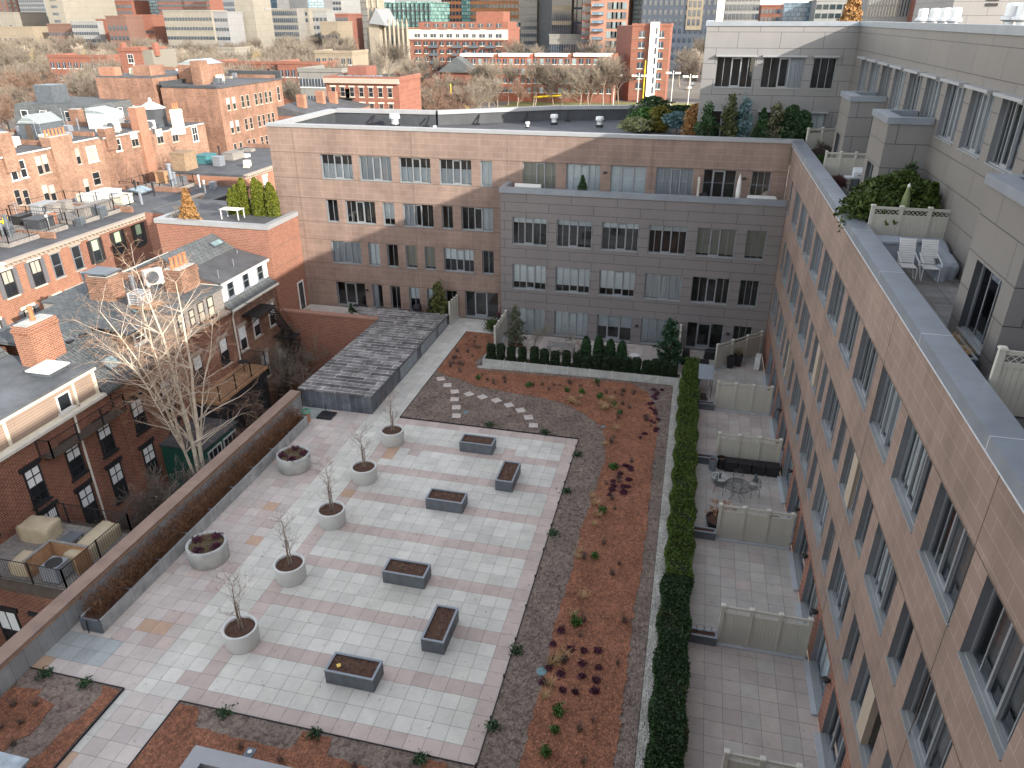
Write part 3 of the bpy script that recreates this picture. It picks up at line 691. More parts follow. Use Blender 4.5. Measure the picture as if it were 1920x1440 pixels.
rm = MB(); rm.box(XP + 1.1, -15.6, 12.7, XP + 1.14, 60, 18.5); rm.box(XQ + .5, YP + 1.1, 12.7, XP + .5, YP + 1.14, 18.5); rm.box(XP + .42, -15.6, 15.7, XP + 1.1, 39, 15.76); rm.build('interior', [M_room], pent, uv=False)
cn = MB()
for (far, w, z0, z1) in wins:
    put_window(pent, (XP, far, z0), -math.pi / 2, w, z1 - z0, 'wide' if R5.random() < .8 else 'door', R5.choice([None, 'sheer', 'full', 'sheer', 'right', 'left']), R5.random() < .5)
    if z0 > 16: q = MB(); q.box(XP - .30, far - w - .08, z1 + .02, XP - .002, far + .08, z1 + .12); q.build('window_canopy', [M_copingw], pent, uv=False)
ops = []; wins = []; XL = XQ
addb(5.31, 7.72, 16.42, 18.28, 'wide', None); addb(8.22, 10.8, 16.42, 18.28, 'wide', 'right'); addb(11.3, 12.7, 16.42, 18.28, 'mid', None)
addb(5.35, 7.7, 12.75, 14.95, 'door', None); addb(8.4, 10.7, 12.75, 14.95, 'wide', None); addb(11.3, 12.6, 12.75, 14.95, 'mid', 'half')
mb = MB(); facade(mb, (XQ, YP, 12.5), (1, 0, 0), (0, -1, 0), XP - XQ, 7.6, [(a, b - 12.5, c, d - 12.5) for a, b, c, d in ops], .22, 0, 1)
mb.face([(XQ, YP, 12), (XQ, 62, 12), (XQ, 62, 20.1), (XQ, YP, 20.1)][::-1], 0)
mb.build('end_wall', [M_pentlight, M_reveal], pent)
for (x0, x1, z0, z1, kind, b, fl) in wins:
    put_window(pent, (x0, YP, z0), 0, x1 - x0, z1 - z0, kind, b, fl)
    q = MB(); q.box(x0 - .08, YP - .30, z1 + .02, x1 + .08, YP - .002, z1 + .12); q.build('window_canopy', [M_copingw], pent, uv=False)
coping(pent, [(XP - .08, -16.08, XP + .5, YP - .08, 20.35), (XQ - .08, YP - .08, XP + .5, YP + .5, 20.35), (XQ - .08, YP + .5, XQ + .5, 62, 20.35)], h=.27)
rf = MB(); rf.box(XP + .5, -16, 19.6, 24, 61.9, 19.7); rf.box(XQ + .5, YP + .5, 19.55, XP + .5, 61.9, 19.69); rf.build('roof', [M_roof], pent, uv=False)
M_baygray = brickm('bay_gray_panel', (.205, .20, .20), (.195, .19, .19), (.05, .05, .055), bw=1.55, rh=.94, ms=.014, stain=.08, bstr=.5, rough=.45)
# bays
for bi, (b0, b1) in enumerate(((28.53, 31.5), (19.44, 22.5), (3.98, 7.3))):
    ops = [(1.0 if bi < 2 else .72, .5, 2.4 if bi < 2 else 2.6, 2.4)]
    mb = MB(); facade(mb, (12.0, b0, 12.55), (0, 1, 0), (-1, 0, 0), b1 - b0, 4.2, ops, .3, 0, 2)
    wo = [(1.0, .2, 1.6, 2.2)] if False else []
    facade(mb, (12.0, b0, 12.55), (1, 0, 0), (0, -1, 0), XP - 12.0, 4.2, wo, .2, 1, 2)
    mb.face([(12, b1, 12.55), (XP, b1, 12.55), (XP, b1, 16.75), (12, b1, 16.75)][::-1], 1)
    mb.box(12.5, b0 + .5, 16.0, XP - .02, b1 - .5, 16.1, 2)
    mb.box(12.48, b0 + .48, 16.05, 12.5, b1 - .48, 16.75, 2); mb.box(12.5, b1 - .5, 16.05, XP - .03, b1 - .48, 16.75, 2)
    mb.build('bay', [M_pent, M_baygray, M_membrane], pent)
    q = MB(); q.box(11.92, b0 - .08, 16.75, 12.5, b1 + .08, 17.0); q.box(12.5, b0 - .08, 16.75, XP - .03, b0 + .4, 17.0); q.box(12.5, b1 - .4, 16.75, XP - .03, b1 + .08, 17.0); q.build('bay_coping', [M_coping], pent, uv=False)
    o = ops[0]; put_window(pent, (12.0, b0 + o[2], 12.55 + o[1]), -math.pi / 2, o[2] - o[0], o[3] - o[1], 'mid', None)
    q = MB(); q.box(12.8, b0 + .8, 12.6, 12.84, b1 - .2, 15.5); q.build('bay_interior', [M_room], pent, uv=False)
# roof terrace floor of the right wing
tf = MB(); tf.box(XW + .55, -16, 12.3, XP, 36.2, 12.62); tf.box(1.0, 36.62, 12.4, XP, 39.88, 12.62); tf.box(1.0, 39.88, 12.4, XQ - .02, 54, 12.62)
tf.build('terrace_floor', [brickm('terrace_paver', (.26, .25, .24), (.20, .19, .18), (.07, .07, .07), bw=.61, rh=.61, ms=.008, offset=0, stain=.45, var_scale=.8)], pent)
# rooftop structures above
EX = at(1785, 20, 1, 54)[0]; ph = MB(); ph.box(EX, 54, 19.7, EX + 16, 66, 27, 0); ph.build('elevator_house', [M_pentlight], pent)
lv = MB()
for i in range(6): lv.box(EX + 2.2, 53.93, 21.3 + i * .35, EX + 3.0, 53.99, 21.5 + i * .35)
lv.build('louvre', [M_black], pent, uv=False)
g0 = None
for i, (x, y) in enumerate([(at(px_, 30, 1, y_)[0], y_) for px_, y_ in ((1730, 52), (1752, 50), (1772, 48), (1791, 46), (1898, 42), (1920, 41))]):
    lab = 'white mushroom roof exhaust vent on the upper roof, %s' % ['leftmost beside the brown conifer', 'second from the brown conifer', 'third from the brown conifer', 'just left of the taupe roof house', 'large one near the right edge', 'rightmost at the picture edge'][i]
    if g0 is None:
        r = empty('roof_vent', (x, y, 19.7), lab, 'roof vent', 'exhaust vents on the upper roof')
        q = MB(); q.lathe([(.22, 0), (.22, .25), (.42, .3), (.42, .36), (.3, .4), (.3, .62), (.27, .68), (0, .7)], n=18); q.build('hood', [M_metalrib], r, local=True, uv=False, smooth=False)
        q = MB(); q.box(-.35, -.35, -.0, .35, .35, .14); q.build('curb', [M_lead], r, local=True, uv=False); g0 = r; r.scale = (1.15, 1.15, 2.1)
    else: copy_tree(g0, None, (x, y, 19.7), label=lab, scale=(1.5, 1.5, 2.4) if i > 3 else (1.15, 1.15, 2.1))
# vents on the dark roof of the tan block
v0 = None
for i, (x, y, s) in enumerate(((-19.6, 45.1, 1.3), (-8.9, 47.0, .6), (-7.2, 49.6, 1.0), (-3.3, 48.9, 1.0), (.1, 45.5, 1.2), (-15.8, 44.0, .45), (1.2, 50.0, .9))):
    lab = ['stout white round vent at the left of the dark flat roof', 'small thin vent pipe on the dark flat roof, left of two hooded vents', 'hooded gray roof vent, left of the pair on the dark flat roof', 'hooded gray roof vent, right of the pair on the dark flat roof', 'pale vent beside the roof garden shrubs', 'tiny pale cap near the front parapet of the dark flat roof', 'pale vent behind the yellow-green shrub of the roof garden'][i]
    if v0 is None:
        r = empty('roof_vent', (x, y, 12.55), lab, 'roof vent', 'vents on the dark flat roof'); r.scale = (s, s, s)
        q = MB(); q.lathe([(.26, 0), (.22, .3), (.22, .5), (.34, .52), (.34, .62), (.3, .8), (.0, .84)], n=16); q.build('hood', [M_metalrib], r, local=True, uv=False)
        q = MB(); q.lathe([(.3, 0), (.3, .18), (.26, .2)], n=16); q.build('base', [M_black], r, local=True, uv=False); v0 = r
    else: copy_tree(v0, None, (x, y, 12.55), label=lab, scale=s)
# ---- brick annex on the left
XA, YA, ZA = -24.41, 31.81, 7.42
annex = empty('annex_building', (-29, 34, 0), 'red brick annex with a planted roof terrace, left of the tan block', 'building')
mb = MB(); mb.box(-33.5, YA, GZ, XA, YB - .01, 7.1, 0, 1); mb.box(-38, YB - .01, GZ, -25.97, 41.5, 6.6, 0, 1)
for zz in (5.6, 4.1): mb.box(XA - .01, YA - .01, zz, XA + .015, YB - .02, zz + .02, 2)
mb.build('wall', [M_annex, M_roof, M_darkwood], annex)
cp = MB(); cp.box(-33.6, YA - .08, 7.1, XA + .08, YA + .4, 7.42); cp.box(XA - .4, YA + .4, 7.1, XA + .08, YB - .02, 7.42); cp.box(-33.6, YA + .4, 7.1, -33.2, YB - .02, 7.42); cp.build('coping', [M_copingw], annex, uv=False)
dw = MB(); dw.box(XA, 34.75, 0, XA + .06, 34.85, 2.2); dw.box(XA, 35.55, 0, XA + .06, 35.65, 2.2); dw.box(XA, 34.85, 2.1, XA + .06, 35.55, 2.2); d = dw.build('door', [M_white], annex, uv=False)
dw = MB(); dw.box(XA, 34.85, 0, XA + .03, 35.55, 2.1); dw.build('door_glass', [M_dg], annex, uv=False)
# low garden wall facing the yards + perimeter wall along the court
gw = empty('garden_wall', (-20, 32, 0), 'red brick retaining wall with a stone cap, left of the slate shed', 'wall')
mb = MB(); mb.box(-24.38, YA - .02, GZ, -16.5, YA + .33, .95); mb.build('wall', [M_annex], gw)
mb = MB(); mb.box(-24.38, YA - .08, .95, -16.6, YA + .4, 1.08); mb.build('cap', [plain('brown_cap', (.30, .17, .13), .8, .2, 2)], gw, uv=False)
pw = empty('perimeter_wall', (-16.7, 8, 0), 'low courtyard wall with a reddish stone cap running down the left side of the plaza', 'wall')
mb = MB(); mb.box(-16.98, -12, GZ, -16.46, 19.95, .98, 0); mb.build('wall', [M_annex], pw)
mb = MB(); mb.box(-16.46, -12, -.02, -16.40, 19.95, .93, 0); mb.build('inner_face', [brickm('zinc_sheet', (.36, .37, .37), (.31, .32, .33), (.2, .2, .2), bw=.6, rh=8, ms=.01, offset=0, stain=.4, bstr=.2)], pw)
mb = MB(); mb.box(-17.02, -12, .98, -16.38, 19.97, 1.1, 0)
mb.build('cap', [plain('brown_cap_stone', (.25, .175, .14), .85, .25, 1.5, fine=25)], pw, uv=False)
mb = MB(); mb.box(-16.44, -12, .93, -16.36, 19.95, .965); mb.build('flashing', [M_wood], pw, uv=False)
# ---- slate clad shed
shed = empty('metal_clad_shed', (-14.4, 27, 0), 'long low shed of streaked gray metal and dark slabs beside the pale walk', 'shed')
M_slab = brickm('slab_roof', (.27, .265, .26), (.09, .09, .095), (.56, .55, .53), bw=1.9, rh=.43, ms=.036, stain=.85, bstr=.6, rough=.6, var_scale=1.4, smooth=.6)
M_slabside = brickm('streaked_metal', (.15, .165, .19), (.09, .10, .12), (.24, .26, .28), bw=.42, rh=9, ms=.012, stain=.6, offset=0, bstr=.3, rough=.5, var_scale=1.0)
zf, zb = 1.14, .86
mb = MB()
mb.extrude([(-16.5, 20.15, 0), (-12.06, 20.15, 0), (-12.06, 20.15, zf), (-16.5, 20.15, zf)], (0, .001, 0), 1)
mb.face([(-12.06, 20.15, 0), (-12.06, 34.2, 0), (-12.06, 34.2, zb), (-12.06, 20.15, zf)], 1)
mb.face([(-16.5, 20.15, -1), (-16.5, 32.2, -1), (-16.5, 32.2, zb), (-16.5, 20.15, zf)][::-1], 1)
mb.face([(-16.5, 34.2, 0), (-12.06, 34.2, 0), (-12.06, 34.2, zb), (-16.5, 34.2, zb)], 1)
mb.build('wall', [M_slab, M_slabside], shed)
mb = MB(); mb.extrude([(-16.62, 20.05, zf), (-11.98, 20.05, zf), (-11.98, 34.25, zb), (-16.62, 34.25, zb)], (0, 0, .07), 0)
mb.extrude([(-16.62, 32.3, zb + .03), (-16.62, 34.25, zb - .002), (-19.7, 34.25, zb - .002), (-18.0, 32.3, zb + .03)], (0, 0, .07), 0)
mb.build('roof', [M_slab], shed)
mb = MB()
for y in (24.6, 28.4, 32.0): mb.box(-12.055, y, .12, -12.02, y + 3.0 if y < 32 else y + 1.9, zb - .12 + (34 - y) * .018)
mb.build('access_panel', [plain('zinc_panel', (.27, .31, .34), .45, .2, 2, .4)], shed, uv=False)
# ============================================================ VEGETATION TOOLS
def grow(tr, tw, p, d, L, r, depth, rg, maxd, spread=.5, up=.12, nseg=3, nside=5, kids_n=3, twm=0, wob=.12, minr=.004, shrink=.68):
    P = [p.copy()]; R = [r]; q = p.copy(); dd = d.copy()
    for i in range(nseg):
        dd = (dd + Vector((rg.gauss(0, wob), rg.gauss(0, wob), rg.gauss(0, wob) + up))).normalized(); q = q + dd * (L / nseg); P.append(q.copy()); R.append(max(minr, r * (1 - .38 * (i + 1) / nseg)))
    (tr if depth < 1 else tw).tube(P, R, nside if depth < 2 else 3, 0 if depth < 1 else twm, cap=False)
    if depth >= maxd: return
    for k in range(kids_n + (1 if depth > 0 else 0)):
        j = rg.randint(1, nseg) if k else nseg
        a = rg.uniform(0, 2 * math.pi); ax = dd.orthogonal().normalized(); ax.rotate(__import__('mathutils').Quaternion(dd, a))
        nd = (dd + ax * rg.uniform(spread * .6, spread * 1.4)).normalized()
        grow(tr, tw, P[j], nd, L * rg.uniform(shrink - .13, shrink + .14), R[j] * rg.uniform(.5, .72), depth + 1, rg, maxd, spread, up, nseg, nside, kids_n, twm, wob, minr, shrink)
def bare_tree(name, loc, label, cat='tree', group=None, H=12, trunk=.25, seed=1, maxd=5, mt=None, mw=None, spread=.55, up=.1, stems=1, kids_n=3, trunkL=.32, minr=.004, wob=.12, shrink=.68, lean=.2):
    root = empty(name, loc, label, cat, group); rg = random.Random(seed); tr = MB(); tw = MB()
    for s_ in range(stems):
        d = Vector((rg.uniform(-1, 1) * lean if stems > 1 else 0, rg.uniform(-1, 1) * lean if stems > 1 else 0, 1)).normalized()
        grow(tr, tw, Vector((rg.uniform(-.1, .1) * (stems > 1), rg.uniform(-.1, .1) * (stems > 1), 0)), d, H * trunkL, trunk * (1 if s_ == 0 else .75), 0, rg, maxd, spread, up, 3, 7, kids_n, 0, wob, minr, shrink)
    tr.build('trunk', [mt or M_bark], root, local=True, uv=False, smooth=True); tw.build('crown', [mw or M_twig], root, local=True, uv=False)
    return root
def conifer(name, loc, label, cat='conifer', group=None, H=3, R=.7, leaf=None, seed=1, n=2500, size=.09, shape='cone', z0=.25, pot=None, ragged=.25, mt=None):
    root = empty(name, loc, label, cat, group); rg = np.random.default_rng(seed); b = MB()
    b.tube([(0, 0, 0), (.02, 0, H * .5), (0, 0, H * .93)], [.05 + H * .012, .03 + H * .006, .01], 6); b.build('trunk', [mt or M_bark], root, local=True, uv=False)
    t = rg.random(n) ** (.75 if shape == 'cone' else 1.0); z = z0 + t * (H - z0)
    if shape == 'cone': pr = (1 - t) * .96 + .04
    elif shape == 'block': pr = np.where(t > .9, .85, 1.0)
    elif shape == 'column': pr = np.sqrt(np.clip(1 - (t * 1.0) ** 3.2, 0, 1)) * (.75 + .25 * np.minimum(1, t * 5))
    else: pr = np.sqrt(np.clip(1 - (2 * t - 1) ** 2, 0.0, 1)) * .95 + .05
    an = rg.random(n) * 2 * math.pi
    lump = 1 + ragged * (np.sin(an * 3 + t * 9 + seed) * .5 + np.sin(an * 7 - t * 21 + seed * 2) * .5) + ragged * .5 * np.sin(t * 40 + an * 2)
    rr = R * pr * lump * (1 - .55 * rg.random(n) ** 2.2)
    P = np.stack([rr * np.cos(an), rr * np.sin(an), z], 1)
    lf = MB(); lf.quads(leaves(P, size, rg=rg)); lf.build('foliage', [leaf or M_pine], root, local=True, uv=False)
    if pot:
        pr_, ph, pm_ = pot; q = MB(); q.lathe([(pr_ * .8, 0), (pr_, ph), (pr_ * .9, ph), (pr_ * .88, ph - .06), (0, ph - .05)], n=20); q.build('pot', [pm_], root, local=True, uv=False, smooth=False)
    return root
def branchy_conifer(name, loc, label, cat='conifer', group=None, H=4, R=1.2, leaf=None, seed=1, layers=11, size=.07, per=26):
    'open conifer with separate boughs carrying needles'
    root = empty(name, loc, label, cat, group); rg = random.Random(seed); nr = np.random.default_rng(seed); b = MB(); Ps = []
    b.tube([(0, 0, 0), (.03, .02, H * .5), (0, 0, H)], [.05 + H * .01, .04, .01], 6)
    for i in range(layers):
        z = H * (.12 + .84 * i / layers); rad_ = R * (1 - i / layers) ** .8 * rg.uniform(.8, 1.15) + .08
        for k in range(rg.randint(4, 6)):
            a = rg.uniform(0, 6.283); L = rad_ * rg.uniform(.6, 1.15); e = Vector((math.cos(a) * L, math.sin(a) * L, z + L * rg.uniform(-.05, .35)))
            b.tube([(0, 0, z), ((e.x) * .5, e.y * .5, z + (e.z - z) * .35), tuple(e)], [.02, .013, .005], 4)
            m_ = max(6, int(per * L / R)); t = nr.random(m_) * .85 + .15
            q = np.stack([e.x * t, e.y * t, z + (e.z - z) * t], 1) + nr.normal(size=(m_, 3)) * (.035 + .05 * size / .07) * (1.2 - t)[:, None] * 1.6; Ps.append(q)
    b.build('trunk', [M_bark], root, local=True, uv=False)
    lf = MB(); lf.quads(leaves(np.concatenate(Ps), size, rg=nr)); lf.build('foliage', [leaf or M_pine], root, local=True, uv=False)
    return root
def hedge_box(name, x0, y0, x1, y1, z1, leaf, label, n, size=.055, seed=1, z0=0.0, core=None, kind=None, group=None, bumpy=.065):
    rg = np.random.default_rng(seed); root = empty(name, ((x0 + x1) / 2, (y0 + y1) / 2, z0), label, 'hedge', group)
    c = MB(); c.box(x0 + .08, y0 + .08, z0, x1 - .08, y1 - .08, z1 - .08); c.build('stems', [core or M_darkleafcore], root, uv=False)
    A = [(x1 - x0) * (y1 - y0), (y1 - y0) * (z1 - z0), (y1 - y0) * (z1 - z0), (x1 - x0) * (z1 - z0), (x1 - x0) * (z1 - z0)]; tot = sum(A); Ps = []
    for k, a in enumerate(A):
        m_ = int(n * a / tot); u, v = rg.random(m_), rg.random(m_); j = rg.normal(size=m_) * bumpy * .5
        X = x0 + u * (x1 - x0); Y = y0 + u * (y1 - y0); Z = z0 + v * (z1 - z0)
        if k == 0: Y = y0 + v * (y1 - y0); und = bumpy * (np.sin(Y * 2.1 + seed) + np.sin(Y * 5.3 + X * 4)); P = np.stack([X, Y, np.full(m_, z1) + j + und * .6 - .03], 1)
        elif k == 1: P = np.stack([np.full(m_, x0) + j + bumpy * np.sin(Y * 3.1 + Z * 4), Y, Z], 1)
        elif k == 2: P = np.stack([np.full(m_, x1) + j + bumpy * np.sin(Y * 2.7 + Z * 3), Y, Z], 1)
        elif k == 3: P = np.stack([X, np.full(m_, y0) + j, Z], 1)
        else: P = np.stack([X, np.full(m_, y1) + j, Z], 1)
        Ps.append(P)
    lf = MB(); lf.quads(leaves(np.concatenate(Ps), size, rg=rg)); lf.build('foliage', [leaf], root, uv=False); return root
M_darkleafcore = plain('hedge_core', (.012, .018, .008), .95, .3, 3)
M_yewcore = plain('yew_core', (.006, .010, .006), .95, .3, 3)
def tuft(mb, x, y, z, h, r, n, rg, m=0, wd=.012):
    A = []
    for k in range(n):
        a = rg.uniform(0, 6.283); l = rg.uniform(.3, 1); b = rg.uniform(0, 6.283); hh = h * rg.uniform(.6, 1.1)
        p = Vector((x + math.cos(b) * r * .25, y + math.sin(b) * r * .25, z)); e = Vector((x + math.cos(a) * r * l, y + math.sin(a) * r * l, z + hh)); s_ = Vector((-math.sin(a), math.cos(a), 0)) * wd
        A.append([p - s_, p + s_, e + s_ * .4, e - s_ * .4])
    mb.quads(np.array([[list(q) for q in f] for f in A]), m)
# ============================================================ PLAZA OBJECTS
def rect_planter(L, W, H, mat, rim, name='rectangular_planter'):
    r = empty(name, (0, 0, 0)); t = .06
    g = MB(); g.box(-L / 2, -W / 2, 0, L / 2, -W / 2 + t, H - .03); g.box(-L / 2, W / 2 - t, 0, L / 2, W / 2, H - .03); g.box(-L / 2, -W / 2 + t, 0, -L / 2 + t, W / 2 - t, H - .03); g.box(L / 2 - t, -W / 2 + t, 0, L / 2, W / 2 - t, H - .03)
    g.build('body', [mat], r, local=True, uv=False)
    g = MB(); e = .012; H0 = H - .03
    g.box(-L / 2 - e, -W / 2 - e, H0, L / 2 + e, -W / 2 + t + .01, H); g.box(-L / 2 - e, W / 2 - t - .01, H0, L / 2 + e, W / 2 + e, H); g.box(-L / 2 - e, -W / 2 + t + .01, H0, -L / 2 + t + .01, W / 2 - t - .01, H); g.box(L / 2 - t - .01, -W / 2 + t + .01, H0, L / 2 + e, W / 2 - t - .01, H)
    g.build('rim', [rim], r, local=True, uv=False)
    return r
def soil_sheet(parent, L, W, z, seed=1, round_=False, amp=.03, local=True, mat=None, name='soil'):
    rg = random.Random(seed); g = MB(); nx = 22; ny = max(8, int(nx * W / L)); idx = {}
    for i in range(nx + 1):
        for j in range(ny + 1):
            x = -L / 2 + L * i / nx; y = -W / 2 + W * j / ny
            if round_:
                q = max(abs(x) / (L / 2), abs(y) / (W / 2)); rr = math.hypot(x, y); x, y = (x * q * L / 2 / rr, y * q * W / 2 / rr) if rr > 1e-6 else (0, 0)
            idx[i, j] = len(g.v); g.v.append((x, y, z + rg.uniform(-amp, amp)))
    for i in range(nx):
        for j in range(ny): g.f.append((idx[i, j], idx[i + 1, j], idx[i + 1, j + 1], idx[i, j + 1])); g.m.append(0)
    return g.build(name, [mat or M_soil], parent, local=True, uv=False, smooth=True)
RP = [(-5.04, 17.87, 0, 'gray rectangular planter farthest up the plaza, nearest the stepping stones bed'),
      (-2.75, 15.3, 90, 'gray rectangular planter set lengthwise near the upper right edge of the plaza'),
      (-5.06, 12.63, 0, 'gray rectangular planter lying crosswise just below the upper lengthwise planter'),
      (-5.07, 7.46, 0, 'gray rectangular planter lying crosswise in the middle of the plaza'),
      (-2.77, 4.87, 90, 'gray rectangular planter set lengthwise near the lower right of the plaza'),
      (-5.03, 2.28, 0, 'gray rectangular planter nearest the viewer, with a yellow leaf on its soil')]
rp0 = None
for i, (x, y, a, lab) in enumerate(RP):
    if rp0 is None: rp0 = rect_planter(1.78, .86, .60, M_planter, M_planterrim); r = rp0
    else: r = copy_tree(rp0)
    tag(r, lab, 'planter', 'gray rectangular planters on the plaza'); r.location = (x, y, 0); r.rotation_euler = (0, 0, rad(a))
for i, (x, y, a, lab) in enumerate(RP):
    pass
rp_roots = [o for o in D.objects if o.get('group') == 'gray rectangular planters on the plaza']
for i, r in enumerate(rp_roots):
    soil_sheet(r, 1.66, .74, .53, 10 + i)
    g = MB(); rg = random.Random(50 + i)
    for k in range(4): tuft(g, -.6 + .4 * k + rg.uniform(-.1, .1), rg.uniform(-.12, .12), .52, .14, .2, 16, rg, 0, .006)
    g.build('dry_stems', [M_twigr], r, local=True, uv=False)
    if i == 5: g = MB(); g.face([(-.62, -.08, .575), (-.5, -.2, .585), (-.42, -.1, .58), (-.5, .0, .6)]); g.build('fallen_leaf', [plain('yellow_leaf', (.75, .5, .12), .6, .1)], r, local=True, uv=False)
def young_tree(loc, label, H, seed):
    root = empty('young_tree', loc, label, 'tree', 'young bare trees in round planters'); rg = random.Random(seed); tr = MB(); tw = MB()
    P = [Vector((rg.uniform(-.03, .03), rg.uniform(-.03, .03), H * .78 * k / 8)) for k in range(9)]; tr.tube(P, [.03 - .0028 * k for k in range(9)], 7, cap=False)
    def tw_(p, d, L, r, dep):
        q = [p]; dd = d.copy()
        for k in range(3): dd = (dd + Vector((rg.gauss(0, .16), rg.gauss(0, .16), rg.gauss(.05, .1)))).normalized(); q.append(q[-1] + dd * L / 3)
        tw.tube(q, [r, r * .8, r * .6, r * .4], 4 if dep == 0 else 3, cap=False)
        if dep < 3:
            for k in range(3): j = rg.randint(1, 3); tw_(q[j], (dd + Vector((rg.gauss(0, .7), rg.gauss(0, .7), rg.gauss(.1, .4)))).normalized(), L * rg.uniform(.4, .65), r * .6, dep + 1)
    for k in range(2, 9):
        for j in range(3): a = rg.uniform(0, 6.283); tw_(P[k], Vector((math.cos(a), math.sin(a), rg.uniform(.5, 1.2))).normalized(), H * rg.uniform(.16, .26), .009, 0)
    tr.build('trunk', [M_bark], root, local=True, uv=False); tw.build('crown', [plain('young_twig', (.27, .20, .165), .9, .2)], root, local=True, uv=False); return root
# round planters with young trees
TY = [17.5, 13.8, 10.2, 6.42, 2.82]
for i, y in enumerate(TY):
    lab = 'pale round planter with a young tree, ' + ['farthest, beside the shed corner', 'second from the shed corner', 'middle one of the row of five', 'fourth from the shed corner', 'nearest the viewer'][i]
    r = empty('round_planter', (-9.72, y, 0), lab, 'planter', 'pale round planters in a row')
    if i == 0:
        g = MB(); g.lathe([(.585, 0), (.60, .02), (.63, .76), (.632, .78), (.62, .795), (.55, .795), (.54, .78), (.53, .60)], n=56, m=0); rb = g.build('body', [M_round], r, local=True, uv=False, smooth=True)
        g = MB(); g.lathe([(.60, 0.002), (.55, .0)], n=32); g.box(-.0, 0, 0, .001, .001, .001); foot = None
    else: c = rb.copy(); COL.objects.link(c); c.parent = r
    soil_sheet(r, 1.08, 1.08, .70, 30 + i, True, .025)
    # tree in its planter stays a thing of its own
    H = [2.6, 2.5, 2.9, 2.7, 2.9][i]
    t = young_tree((-9.69, y, .7), 'bare young tree tied to two stakes in the ' + ['round planter by the shed corner', 'second round planter from the shed', 'middle round planter', 'fourth round planter from the shed', 'round planter nearest the viewer'][i], H, 100 + i)
    g = MB(); g.tube([(-.06, 0, 0), (-.05, 0, 1.25)], .022, 6); g.tube([(.07, .02, 0), (.06, .02, 1.2)], .022, 6); g.build('stake', [M_barkg], t, local=True, uv=False)
    g = MB(); g.tube([(-.07, 0, .45), (.07, .02, .46)], .012, 5); g.tube([(-.07, 0, 1.1), (.07, .02, 1.1)], .012, 5); g.build('tie', [M_white], t, local=True, uv=False)
for i, (x, y) in enumerate(((-13.65, 13.98), (-13.7, 6.7))):
    r = empty('concrete_planter', (x, y, 0), ['stained round concrete planter on the left of the plaza, the farther of two', 'stained round concrete planter on the left of the plaza, the nearer of two'][i], 'planter', 'stained round concrete planters')
    g = MB(); g.lathe([(.76, 0), (.80, .03), (.83, .82), (.82, .85), (.72, .85), (.71, .62)], n=56); g.build('body', [M_concrete], r, local=True, uv=False, smooth=True)
    soil_sheet(r, 1.42, 1.42, .77, 60 + i, True, .04, mat=plain('mossy_soil', (.10, .075, .04), .95, .5, 8, bmp=.5))
    for k in range(4):
        a = [.3, 1.9, 3.6, 5.1][k] + i; nr = np.random.default_rng(k + 9 * i); P = nr.normal(size=(160, 3)) * (.10, .10, .05) + (.52 * math.cos(a), .52 * math.sin(a), .84)
        lf = MB(); lf.quads(leaves(P, .05, rg=nr)); lf.build('purple_plant', [M_purple], r, local=True, uv=False)
    g = MB(); rg = random.Random(i); tuft(g, -.3, .3, .78, .5, .45, 26, rg, 0, .005); g.build('dry_stems', [M_twig], r, local=True, uv=False)
# long planter on the left with dormant shrubs
lp = empty('long_trough_planter', (-15.5, 10, 0), 'long weathered concrete trough filled with brown dormant shrubs along the left wall', 'planter')
g = MB(); x0, x1, y0, y1, H = -15.95, -15.05, 1.98, 18.1, .60
nsec = 9
M_trough = brickm('trough_concrete', (.38, .39, .39), (.30, .31, .315), (.2, .2, .2), bw=5, rh=9, ms=.002, stain=.45, var_scale=1.5, bstr=0)
g.box(x1 - .07, y0, 0, x1, y1, H); g.box(x0, y0, 0, x0 + .07, y1, H); g.box(x0 + .07, y1 - .07, 0, x1 - .07, y1, H); g.build('wall', [M_trough], lp)
g = MB(); g.box(x0 - .002, y0 - .004, 0, x1 + .002, y0 + .07, H); g.build('end_panel', [M_planter], lp, uv=False)
g = MB()
for k in range(1, nsec): yy = y0 + (y1 - y0) * k / nsec; g.box(x1 - .001, yy - .012, 0, x1 + .004, yy + .012, H + .002); g.box(x0, yy - .03, H - .06, x1, yy + .03, H - .02)
g.build('joint', [M_planterrim], lp, uv=False)
g = MB(); g.box(x0 + .07, y0 + .07, .3, x1 - .07, y1 - .07, .50); g.build('soil', [M_soil], lp, uv=False)
sh = MB(); nr = np.random.default_rng(77); rg = random.Random(77)
A = []
for k in range(20000):
    y = rg.uniform(y0 + .25, y1 - .05); sec = (y - y0) / (y1 - y0) * 26; cyy = (math.floor(sec) + .5) / 26 * (y1 - y0) + y0
    x = rg.uniform(x0 - .02, x1 - .12); hh = .32 + .70 * math.exp(-((y - cyy) / .42) ** 2) * rg.uniform(.5, 1.1) * (1.1 - .5 * (x - x0) / .9)
    p = Vector((x, y, .48 + rg.uniform(0, hh * .8))); d = Vector((rg.gauss(-.12, .5), rg.gauss(0, .5), rg.uniform(.2, 1))).normalized() * rg.uniform(.08, .24); s_ = Vector((rg.gauss(0, 1), rg.gauss(0, 1), 0)).normalized() * rg.uniform(.005, .013)
    A.append([list(p - s_), list(p + s_), list(p + d + s_ * .5), list(p + d - s_ * .5)])
sh.quads(np.array(A)); tag(sh.build('dormant_shrubs', [M_rust], uv=False), 'mass of rusty brown leafless shrubs growing out of the long trough by the left wall', 'shrubs', kind='stuff')
g = MB(); g.tube([(-15.62, 1.95, .55), (-15.62, 1.93, .3), (-15.6, 1.9, .0)], .02, 6); tag(g.build('drain_pipe', [M_black], uv=False), 'thin black pipe running down the near end of the long trough', 'pipe')
hs = MB()
